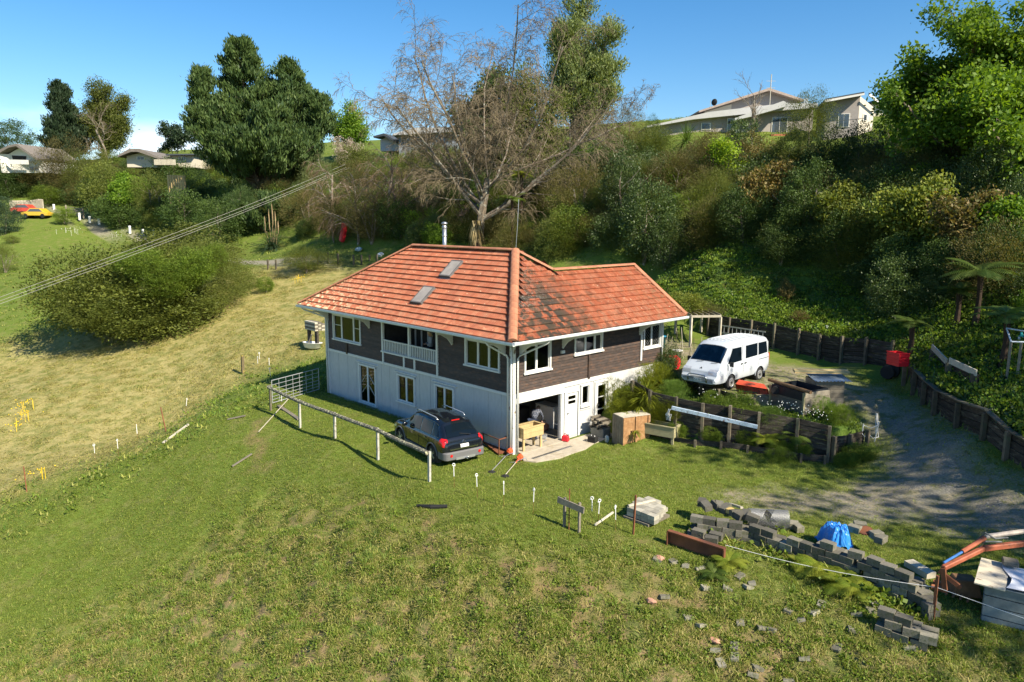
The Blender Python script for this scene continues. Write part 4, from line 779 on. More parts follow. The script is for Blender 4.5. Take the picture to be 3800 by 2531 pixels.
# ================================================================ PLANTS
def quads_mesh(name, V4, m, rnd, smooth=False):
    """V4: (n,4,3) array of quads; rnd: n values"""
    n = len(V4); me = bpy.data.meshes.new(name); me.vertices.add(n*4); me.vertices.foreach_set('co', np.ascontiguousarray(V4, dtype=np.float32).ravel())
    me.loops.add(n*4); me.loops.foreach_set('vertex_index', np.arange(n*4)); me.polygons.add(n)
    me.polygons.foreach_set('loop_start', np.arange(0, n*4, 4)); me.polygons.foreach_set('loop_total', np.full(n, 4)); me.update()
    a = me.attributes.new('rnd', 'FLOAT', 'POINT'); a.data.foreach_set('value', np.repeat(rnd, 4).astype(np.float32)); me.materials.append(m); return me
def unit(v): return v/np.maximum(np.linalg.norm(v, axis=-1, keepdims=True), 1e-9)
def leaf_quads(P, size, aspect=.5, bias=None, k=.8, rng=RNG, droop=0.0):
    """diamond leaves at P; bias = preferred direction of the leaf's length"""
    n = len(P); d = rng.normal(size=(n, 3))
    if bias is not None: d = d*(1-k)+bias*k*1.6
    d[:, 2] -= droop; d = unit(d); q = unit(np.cross(d, rng.normal(size=(n, 3)))); s = size*rng.uniform(.6, 1.3, (n, 1))
    return np.stack([P-d*s*.5, P+q*s*aspect*.5-d*s*.02, P+d*s*.5, P-q*s*aspect*.5-d*s*.02], 1)
def seg_mesh(name, A, B, ra, rb, m, sides=4):
    d = unit(B-A); ref = np.where(np.abs(d[:, 2:3]) > .9, np.array([[1., 0, 0]]), np.array([[0, 0, 1.]])); u = unit(np.cross(d, ref)); v = np.cross(d, u); n = len(A); R0 = []; R1 = []
    for j in range(sides):
        q = 2*math.pi*j/sides; o = u*math.cos(q)+v*math.sin(q); R0.append(A+o*ra[:, None]); R1.append(B+o*rb[:, None])
    Q = [np.stack([R0[j], R0[(j+1) % sides], R1[(j+1) % sides], R1[j]], 1) for j in range(sides)]
    return quads_mesh(name, np.concatenate(Q), m, np.tile(RNG.random(n), sides))
def skeleton(p0, d0, L0, r0, levels, rng):
    """levels: list of dict(n children, len ratio, ang, wob, trop(3), steps)"""
    segs = []; starts = np.array([p0], float); dirs = unit(np.array([d0], float)); lens = np.array([L0], float); rads = np.array([r0], float); tips = None
    for li, lv in enumerate(levels):
        st = lv.get('steps', 5); pts = [starts]; ds = [dirs]; p = starts; d = dirs
        for i in range(st):
            d = unit(d+rng.normal(size=d.shape)*lv['wob']+np.array(lv.get('trop', (0, 0, 0)))/st); q = p+d*(lens/st)[:, None]
            t0, t1 = i/st, (i+1)/st; tp = lv.get('taper', .45); segs.append((p, q, rads*(1-(1-tp)*t0), rads*(1-(1-tp)*t1), li)); pts.append(q); ds.append(d); p = q
        tips = (p, d)
        if li == len(levels)-1: break
        nx = levels[li+1]; k = nx['n']; Ns, Nd, Nl, Nr = [], [], [], []
        for c in range(k):
            lo = nx.get('from', .3); t = lo+(1-lo)*((c+rng.random(len(starts)))/k); f = t*st; i0 = np.clip(f.astype(int), 0, st-1); fr = (f-i0)[:, None]; ar = np.arange(len(starts)); PT = np.stack(pts); DS = np.stack(ds)
            s = PT[i0, ar]*(1-fr)+PT[i0+1, ar]*fr; pd = DS[i0+1, ar]; perp = unit(np.cross(pd, rng.normal(size=pd.shape))); an = np.radians(nx['ang'])*rng.uniform(.7, 1.25, len(starts))[:, None]
            Ns.append(s); Nd.append(unit(pd*np.cos(an)+perp*np.sin(an))); Nl.append(lens*nx['len']*rng.uniform(.7, 1.2, len(starts))*(1-nx.get('fall', .35)*t)); Nr.append(np.maximum(rads*(1-.55*t)*nx.get('rad', .55), nx.get('rmin', .006)))
        starts, dirs, lens, rads = np.concatenate(Ns), np.concatenate(Nd), np.concatenate(Nl), np.concatenate(Nr)
    return segs, tips
def segs_to_meshes(segs, m, nm1='trunk', nm2='twigs', split=2, s1=7, s2=3):
    def cat(ss): return [np.concatenate([s[i] for s in ss]) for i in range(4)]
    a = [s for s in segs if s[4] < split]; b = [s for s in segs if s[4] >= split]
    A = cat(a); m1 = seg_mesh(nm1, A[0], A[1], A[2], A[3], m, s1); m2 = None
    if b: B = cat(b); m2 = seg_mesh(nm2, B[0], B[1], B[2], B[3], m, s2)
    return m1, m2
M_bark = mat('bark', (.16, .125, .09), .9, .3, 4, .6, 25, col2=(.30, .29, .24), patch=(.5, .62), pscale=3)
M_barkd = mat('dark_bark', (.07, .055, .04), .9, .3, 4, .6, 25)
M_twig = mat('grey_twigs', (.165, .13, .08), .9, .25, 1.5, 0, attr='rnd'); M_twigb = mat('brown_twigs', (.17, .11, .07), .9, .25, 1.5, 0, attr='rnd'); M_twigr = mat('reddish_twigs', (.24, .15, .11), .9, .25, 1.5, 0, attr='rnd')
LM = {
 'pine': leafmat('pine_needles', (.022, .050, .018), (.085, .125, .030), .2),
 'dark': leafmat('dark_leaf', (.026, .055, .014), (.085, .130, .026), .25),
 'blue': leafmat('bluish_leaf', (.020, .042, .022), (.050, .080, .034), .2),
 'olive': leafmat('olive_leaf', (.060, .086, .016), (.165, .185, .036), .35),
 'brownolive': leafmat('brown_olive_leaf', (.065, .065, .020), (.160, .135, .042), .3),
 'pale': leafmat('pale_olive_leaf', (.085, .120, .036), (.200, .235, .085), .35),
 'glossy': leafmat('glossy_leaf', (.032, .062, .016), (.100, .145, .036), .25, .45, spec=.4),
 'green': leafmat('spring_leaf', (.060, .135, .012), (.185, .280, .028), .45),
 'lime': leafmat('lime_leaf', (.130, .220, .012), (.260, .340, .030), .45),
 'yellowish': leafmat('yellowing_leaf', (.075, .120, .018), (.20, .21, .035), .35),
 'russet': leafmat('russet_leaf', (.060, .085, .020), (.20, .13, .045), .3),
 'blossom': leafmat('blossom', (.32, .25, .19), (.58, .50, .43), .2),
 'fern': leafmat('fern_frond', (.045, .085, .012), (.115, .160, .030), .35),
 'fernlime': leafmat('yellow_fern_frond', (.10, .15, .015), (.22, .24, .03), .4),
 'strap': leafmat('strap_leaf', (.075, .105, .010), (.20, .215, .018), .4),
 'strapdark': leafmat('dark_strap_leaf', (.030, .070, .012), (.075, .130, .022), .35, .4, spec=.5),
 'grassy': leafmat('grass_tussock', (.07, .14, .02), (.18, .26, .05), .35),
 'weed': leafmat('weed_leaf', (.070, .122, .014), (.175, .235, .032), .4),
 'straw': leafmat('dead_grass', (.22, .16, .07), (.42, .33, .17), .25),
 'yellowflower': leafmat('yellow_flower', (.65, .42, .02), (.75, .55, .04), .2), 'whiteflower': leafmat('white_flower', (.7, .7, .66), (.8, .8, .75), .2), 'redflower': leafmat('red_flower', (.5, .03, .02), (.7, .06, .03), .2)}
# unit-radius crowns shared by many shrubs
def crown_mesh(name, seed, n=230, per=62, leaf=.062, aspect=.5, lump=.28, spread=.115, inner=.35, bias=.45, up=.25, flat=1.0):
    r = np.random.default_rng(seed); d = unit(r.normal(size=(n, 3))); K = unit(r.normal(size=(9, 3))); am = r.uniform(-1, 1, 9)
    w = 1+lump*np.clip((np.maximum(d @ K.T, 0)**3 @ am), -.9, .9); rad = np.where(r.random(n) < inner, r.uniform(.35, .8, n), r.uniform(.8, 1.0, n))*w
    C = d*rad[:, None]; C[:, 2] *= flat; sp = spread*r.uniform(.6, 1.4, n); P = np.repeat(C, per, 0)+r.normal(size=(n*per, 3))*np.repeat(sp, per)[:, None]*np.array([1, 1, .8])
    b = unit(np.repeat(d, per, 0)+np.array([0, 0, up])); q = leaf_quads(P, leaf, aspect, b, bias, r); rn = np.clip(np.repeat(r.random(n), per)*.6+r.random(n*per)*.4, 0, 1); return quads_mesh(name, q, LM['olive'], rn)
CR = {'dense': [crown_mesh('crown', 20+i) for i in range(4)],
      'fine': [crown_mesh('crown', 40+i, 300, 58, .060, .22, .35, .12, .4, .7, .5) for i in range(4)],
      'loose': [crown_mesh('crown', 60+i, 110, 62, .075, .6, .5, .11, .35, .3, .2) for i in range(3)],
      'spiky': [crown_mesh('crown', 80+i, 260, 60, .085, .16, .4, .10, .35, .85, 1.1) for i in range(2)],
      'wide': [crown_mesh('crown', 90+i, 520, 60, .036, .25, .25, .085, .35, .7, .2) for i in range(1)]}
def setmat(o, m):
    o.material_slots[0].link = 'OBJECT'; o.material_slots[0].material = m
def shrub(px, yb, yt, wpx, kind, lm, label, name='shrub', cat='shrub', group=None, D=None, var=None, stem=True, base=None, squash=None, lift=0.0):
    g = G(px, yb) if D is None else Vector(dep(px, yb, D))
    if D is not None: g.z = gz(g.x, g.y)
    if base is not None: g = Vector((base[0], base[1], gz(*base)))
    Dd = (g-Vector(CAM)).dot(Vector(_f)); top = dep(px, yt, Dd)[2]; h = max(.25, top-g.z); r = wpx/2/FPX*Dd
    t = thing(name, label, cat, g, 0, group); c = link('crown' if name.endswith('tree') else 'foliage', CR[kind][(random.randrange(99) if var is None else var) % len(CR[kind])], t)
    hz_ = min(h*(.5-lift*.5), 9); c.scale = (r, r*random.uniform(.85, 1.1), hz_*1.02); c.location = (0, 0, h-hz_*1.0); c.rotation_euler = (0, 0, random.uniform(0, 6.28)); setmat(c, LM[lm])
    if stem:
        rng = np.random.default_rng(int(px*7+yt)); k = 1 if name.endswith('tree') else 3; sg = []
        for i in range(k):
            d0 = (rng.normal()*.15*k/2, rng.normal()*.15*k/2, 1)
            s_, _ = skeleton((0, 0, -.3), d0, max(.3, h*.72), max(.015, h*.018), [dict(wob=.05, steps=4), dict(n=4, len=.55, ang=42, wob=.1, steps=3, **{'from': .35})], rng); sg += s_
        m1, _ = segs_to_meshes(sg, M_bark, 'trunk' if name.endswith('tree') else 'stems', split=9, s1=5); link(m1.name.split('.')[0], m1, t)
    return t
def bare_tree(px, yb, h_px, label, mm, levels, r0=.3, tilt=(0, 0, 1), seed=3, name='bare_tree', D=None, split=3, L=None, extra=()):
    g = G(px, yb) if D is None else Vector(dep(px, yb, D)); g.z = gz(g.x, g.y); Dd = (g-Vector(CAM)).dot(Vector(_f)); h = h_px/FPX*Dd
    rng = np.random.default_rng(seed); t = thing(name, label, 'tree', g); segs = []
    s_, _ = skeleton((0, 0, -.4), tilt, (L or .45)*h, r0, levels, rng); segs += s_
    for d0, l0 in extra:
        s_, _ = skeleton((0, 0, -.4), d0, l0*h, r0*.7, levels, rng); segs += s_
    m1, m2 = segs_to_meshes(segs, M_bark, 'trunk', 'twigs', split=split, s1=6, s2=3); link('trunk', m1, t)
    if m2: link('twigs', m2, t); m2.materials[0] = mm
    return t
big = [dict(wob=.04, steps=4, taper=.8), dict(n=14, len=2.35, ang=52, wob=.07, steps=8, trop=(0, 0, .45), rad=.5, fall=.12, **{'from': .35}), dict(n=11, len=.36, ang=42, wob=.10, steps=5, trop=(0, 0, .15), rad=.45, fall=.25, **{'from': .12}),
       dict(n=8, len=.52, ang=42, wob=.12, steps=4, trop=(0, 0, -.25), rad=.5, rmin=.018, **{'from': .1}), dict(n=6, len=.65, ang=40, wob=.14, steps=3, trop=(0, 0, -.7), rad=.5, rmin=.015, **{'from': .08}), dict(n=3, len=.7, ang=38, wob=.16, steps=2, trop=(0, 0, -.8), rad=.6, rmin=.0125, **{'from': .1})]
bare_tree(1775, 905, 950, 'huge leafless tree with drooping grey-brown twigs behind the tiled roof', M_twig, big, r0=.42, seed=6, name='bare_tree', L=.27)
fr_ = [dict(wob=.12, steps=4, taper=.6), dict(n=6, len=.95, ang=58, wob=.16, steps=5, trop=(0, 0, .15), rad=.6, **{'from': .3}), dict(n=6, len=.6, ang=48, wob=.22, steps=4, trop=(0, 0, .25), rad=.55, rmin=.02, **{'from': .1}), dict(n=6, len=.55, ang=45, wob=.22, steps=3, trop=(0, 0, .3), rad=.6, rmin=.012, **{'from': .1}), dict(n=3, len=.6, ang=40, wob=.2, steps=2, trop=(0, 0, .3), rad=.6, rmin=.009)]
bare_tree(1700, 870, 270, 'low spreading leafless fruit tree with pale lichened branches right behind the flue', M_twigr, fr_, r0=.16, seed=11, L=.42, tilt=(.1, 0, 1))
bare_tree(1560, 850, 290, 'leafless fruit tree with pinkish twigs between the flue and the pink-brown thicket', M_twigr, fr_, r0=.15, seed=14, L=.42)
wp = [dict(wob=.08, steps=4, taper=.6), dict(n=9, len=.7, ang=40, wob=.12, steps=5, trop=(0, 0, -.3), rad=.5, **{'from': .2}), dict(n=8, len=.6, ang=35, wob=.15, steps=4, trop=(0, 0, -1.2), rad=.5, rmin=.016, **{'from': .1}), dict(n=8, len=.7, ang=30, wob=.16, steps=3, trop=(0, 0, -1.2), rad=.6, rmin=.011, **{'from': .05})]
bare_tree(1420, 880, 360, 'brown leafless weeping tree left of the flue, hanging over the dark thicket', M_twigb, wp, r0=.2, seed=21, L=.75)
bare_tree(1250, 860, 300, 'brown tangled leafless tree above the bank, nearest to the blossom tree', M_twigb, wp, r0=.18, seed=22, L=.75)
bare_tree(1330, 905, 300, 'brown leafless tree with long hanging twigs just left of the roof ridge', M_twigb, wp, r0=.16, seed=25, L=.75)
bare_tree(1490, 860, 330, 'tall brown leafless tree with hanging twigs directly left of the flue', M_twigb, wp, r0=.16, seed=26, L=.75)
bare_tree(1065, 805, 170, 'small round leafless shrub-like tree at the foot of the big pine', M_twigr, fr_, r0=.1, seed=31, L=.4)
bare_tree(400, 620, 290, 'pale leafless tree with wide level branches in front of the far-left gum', M_twig, fr_, r0=.3, seed=41, L=.5)
bare_tree(130, 560, 170, 'reddish leafless tree above the white house at the far left', M_twigr, fr_, r0=.16, seed=42, L=.45)
bare_tree(60, 560, 130, 'low reddish leafless tree behind the white house at the far left edge', M_twigr, fr_, r0=.14, seed=43, L=.45)
up_ = [dict(wob=.05, steps=5, taper=.5), dict(n=9, len=.55, ang=38, wob=.1, steps=5, trop=(0, 0, .5), rad=.5, **{'from': .2}), dict(n=7, len=.5, ang=36, wob=.14, steps=4, trop=(0, 0, .4), rad=.55, rmin=.014, **{'from': .2}), dict(n=4, len=.5, ang=35, wob=.16, steps=3, rad=.6, rmin=.01)]
bare_tree(2790, 560, 270, 'slender leafless tree in front of the grey hilltop house', M_twig, up_, r0=.13, seed=51, L=.8)
def pine(px, yb, label, leaders, seed=4, lm='pine', r0=.55, dens=1.0, size=.34, cat='tree', name='pine_tree', D=None):
    g = G(px, yb) if D is None else Vector(dep(px, yb, D)); g.z = gz(g.x, g.y); Dd = (g-Vector(CAM)).dot(Vector(_f)); k = Dd/FPX; r = np.random.default_rng(seed)
    t = thing(name, label, cat, g); A, B, ra, rb = [], [], [], []; LP, LB = [], []
    for (dx, y0, y1, wmax, dy) in leaders:         # offset right (px), foot and tip above the base (px), widest spread (px), offset back (m)
        f = Vector((_r[0]*dx*k-_f[0]*0+_f[0]*dy, _r[1]*dx*k+_f[1]*dy, 0)); foot = np.array([f.x*.15, f.y*.15, y0*k*.5]); tip = np.array([f.x, f.y, y1*k])
        N = 12; pts = [foot*(1-s)**1+tip*s+np.array([f.x, f.y, 0])*.5*math.sin(math.pi*s)*(.6) for s in np.linspace(0, 1, N+1)]
        for i in range(N): A.append(pts[i]); B.append(pts[i+1]); w0 = r0*.6*(1-i/N)+.04; ra.append(w0); rb.append(r0*.6*(1-(i+1)/N)+.04)
        H = (y1-y0)*k; nb = int(15*H/3*dens)+14
        for b in range(nb):
            s = r.uniform(.0, 1)**.9; z = y0*k+H*s; ii = min(N, max(0, int(((z-foot[2])/(tip[2]-foot[2]))*N))); c = pts[ii].copy(); c[2] = z
            L = wmax*k*(1-s)**.75*(.55+.6*r.random())+.5; a = r.uniform(0, 6.283); up = r.uniform(.0, .35); p = c; d = np.array([math.cos(a), math.sin(a), up])
            for j in range(4):
                q = p+unit(d)*L/4; d = d+np.array([0, 0, .22])+r.normal(size=3)*.08; A.append(p); B.append(q); w_ = .05+.02*L*(1-j/4); ra.append(w_*.7); rb.append(w_*.5)
                if j >= 1 or L < 1.5:
                    m_ = 3+int(L*(1.1)); 
                    for e in range(m_): LP.append(p+(q-p)*r.random()+r.normal(size=3)*np.array([.32, .32, .18])*(.5+.25*L/2)); LB.append(unit(d*.4+r.normal(size=3)*.25+np.array([0, 0, .75])))
                p = q
    A.append(np.array([0, 0, -.5])); B.append(np.array([0, 0, leaders[0][1]*k+1.5])); ra.append(r0); rb.append(r0*.6)
    link('trunk', seg_mesh('trunk', np.array(A), np.array(B), np.array(ra), np.array(rb), M_barkd, 5), t)
    C = np.array(LP); Bd = np.array(LB); per = 21; n = len(C); P = np.repeat(C, per, 0)+r.normal(size=(n*per, 3))*size*np.array([.62, .62, .42]); P += np.repeat(Bd, per, 0)*r.uniform(0, size*1.5, (n*per, 1))
    q = leaf_quads(P, size*1.3, .30, np.repeat(Bd, per, 0), .72, r); link('crown', quads_mesh('crown', q, LM[lm], np.clip(np.repeat(r.random(n), per)*.6+r.random(n*per)*.4, 0, 1)), t); return t
pine(985, 755, 'big dark pine with several pointed tops left of the huge leafless tree', [(-60, 130, 575, 165, 0), (20, 150, 430, 170, 2), (100, 150, 500, 125, 1), (-195, 170, 465, 85, -1), (205, 130, 390, 105, 0), (-150, 110, 350, 190, -2), (-110, 200, 500, 70, 1), (60, 90, 330, 200, -3), (130, 100, 420, 150, 3), (-20, 70, 230, 250, -3)], dens=1.0, size=.42)
pine(245, 600, 'dark narrow conifer among the far-left trees', [(0, 20, 275, 85, 0), (25, 10, 200, 90, 1)], seed=8, lm='blue', dens=.7, size=.5, name='conifer_tree', r0=.3)
pine(1000, 860, 'small young pine on the shady slope below the big pine', [(0, 5, 130, 110, 0), (-100, 5, 90, 90, 0)], seed=9, dens=.5, size=.36, name='pine_tree', r0=.12)
def leafy(px, yb, h_px, label, lm, levels, seed, r0=.25, per=40, leaf=.2, spread=.4, D=None, L=.5, name='leafy_tree', extra=(), bark=None, tilt=(0, 0, 1), aspect=.55, base=None, h=None, per2=1, kb=.3):
    if base is not None: g = Vector((base[0], base[1], gz(*base)))
    else: g = G(px, yb) if D is None else Vector(dep(px, yb, D)); g.z = gz(g.x, g.y)
    Dd = (g-Vector(CAM)).dot(Vector(_f)); h = h or h_px/FPX*Dd; r = np.random.default_rng(seed); t = thing(name, label, 'tree', g); segs = []; tp = []; td = []
    for d0, l0 in [(tilt, L)]+list(extra):
        s_, (a, b) = skeleton((0, 0, -.4), d0, l0*h, r0, levels, r); segs += s_; tp.append(a); td.append(b)
        last = [q for q in s_ if q[4] == len(levels)-1]
        for q in last[len(last)//3::max(1, 3-per2)]: tp.append(q[1]); td.append(unit(q[1]-q[0]))
    C = np.concatenate(tp); Bd = np.concatenate(td); m1, _ = segs_to_meshes(segs, bark or M_bark, 'trunk', split=99, s1=3); link('trunk', m1, t); n = len(C); per = max(6, int(per*.68)); leaf *= 1.17
    P = np.repeat(C, per, 0)+r.normal(size=(n*per, 3))*spread*np.array([1, 1, .7]); q = leaf_quads(P, leaf, aspect, unit(np.repeat(Bd, per, 0)+np.array([0, 0, .2])), kb, r)
    link('crown', quads_mesh('crown', q, LM[lm], np.clip(np.repeat(r.random(n), per)*.6+r.random(n*per)*.4, 0, 1)), t); return t
lv1 = [dict(wob=.05, steps=5, taper=.6), dict(n=9, len=.75, ang=48, wob=.1, steps=5, trop=(0, 0, .3), rad=.5, **{'from': .2}), dict(n=7, len=.5, ang=45, wob=.14, steps=4, rad=.5, **{'from': .2}), dict(n=4, len=.5, ang=45, wob=.15, steps=3, rad=.6, rmin=.012, **{'from': .2})]
lvu = [dict(wob=.04, steps=6, taper=.4), dict(n=16, len=.42, ang=38, wob=.08, steps=4, trop=(0, 0, .6), rad=.4, fall=.55, **{'from': .12}), dict(n=7, len=.5, ang=38, wob=.1, steps=3, trop=(0, 0, .4), rad=.5, rmin=.012, **{'from': .2})]
lvs = [dict(wob=.05, steps=5, taper=.6), dict(n=6, len=.6, ang=42, wob=.1, steps=4, trop=(0, 0, .4), rad=.5, **{'from': .35}), dict(n=5, len=.5, ang=45, wob=.14, steps=3, rad=.55, rmin=.012, **{'from': .3})]
leafy(3560, 700, 780, 'very tall fresh green tree filling the top right corner', 'green', lv1, 61, r0=.4, per=42, leaf=.24, spread=.42, L=.62, extra=[((.35, .1, 1), .5), ((-.3, -.2, 1), .45)], per2=2)
leafy(3740, 760, 640, 'tall green tree at the right edge beside the tallest one', 'green', lv1, 62, r0=.3, per=40, leaf=.24, spread=.42, L=.6, extra=[((.3, .1, 1), .5)])
leafy(3290, 640, 300, 'vivid green sapling below the flat-roofed house', 'green', lvs, 63, r0=.1, per=60, leaf=.2, spread=.34, L=.8)
leafy(2140, 560, 490, 'tall pale evergreen tree directly right of the huge leafless tree', 'pale', lvu, 64, r0=.34, per=70, leaf=.34, spread=.5, L=.98, aspect=.3, extra=[((.24, .12, 1), .85), ((-.2, -.05, 1), .85), ((.05, -.18, 1), .8), ((.36, .2, 1), .62)], kb=.6)
leafy(1980, 700, 430, 'dense olive tree behind the right side of the huge leafless tree', 'olive', lvu, 65, r0=.2, per=34, leaf=.30, spread=.6, L=.9, aspect=.3, extra=[((-.3, 0, 1), .8), ((.25, .1, 1), .75), ((-.5, -.1, 1), .6)], kb=.6)
leafy(1820, 700, 400, 'dark evergreen seen through the huge leafless tree', 'dark', lvu, 66, r0=.3, per=50, leaf=.36, spread=.6, L=.9, extra=[((-.35, 0, 1), .75), ((.35, .1, 1), .8)], kb=.4)
leafy(385, 600, 270, 'tall olive gum tree at the far left beside the dark conifer', 'olive', lvu, 67, r0=.4, per=60, leaf=.45, spread=.75, L=.9, aspect=.3, extra=[((-.25, 0, 1), .8), ((.3, .2, 1), .8), ((.5, .3, 1), .6)])
leafy(655, 620, 175, 'small thin-trunked gum with tufted crown just left of the big pine', 'blue', lvs, 68, r0=.14, per=70, leaf=.4, spread=.5, L=.75, tilt=(-.35, -.2, 1), extra=[((.1, .1, 1), .7)])
leafy(490, 815, 225, 'bright spring green tree with bare lower trunk by the far-left drive', 'green', lv1, 69, r0=.2, per=34, leaf=.30, spread=.5, L=.55)
leafy(2700, 740, 215, 'thin lime green sapling on the bank left of the russet tree', 'lime', lvs, 70, r0=.06, per=46, leaf=.2, spread=.3, L=.85)
leafy(2835, 850, 300, 'russet-tipped tree with two pale trunks on the bank', 'russet', lv1, 71, r0=.14, per=34, leaf=.18, spread=.34, L=.55, extra=[((.12, .05, 1), .5)])
leafy(3180, 900, 330, 'light green and yellowing tree leaning over the dark bank', 'yellowish', lv1, 72, r0=.14, per=40, leaf=.18, spread=.32, L=.5, tilt=(-.3, -.1, 1))
leafy(3380, 960, 400, 'yellow-green tree with orange leaf tips right of the leaning light green one', 'yellowish', lv1, 73, r0=.14, per=40, leaf=.18, spread=.34, L=.5, tilt=(.1, -.2, 1))
leafy(3560, 1000, 400, 'russet and green tree under the very tall green tree', 'russet', lv1, 74, r0=.14, per=40, leaf=.18, spread=.34, L=.5)
leafy(3720, 960, 330, 'green tree at the right edge above the tree ferns', 'green', lv1, 75, r0=.14, per=40, leaf=.18, spread=.34, L=.5)
t = leafy(1270, 660, 190, 'pale blossom tree between the pine and the huge leafless tree', 'blossom', lv1, 76, r0=.14, per=26, leaf=.14, spread=.3, L=.55, name='blossom_tree')
leafy(1300, 590, 200, 'fresh green tree on the skyline behind the blossom tree', 'green', lvs, 77, r0=.2, per=90, leaf=.35, spread=.7, L=.7, extra=[((-.4, 0, 1), .6), ((.4, 0, 1), .6)])
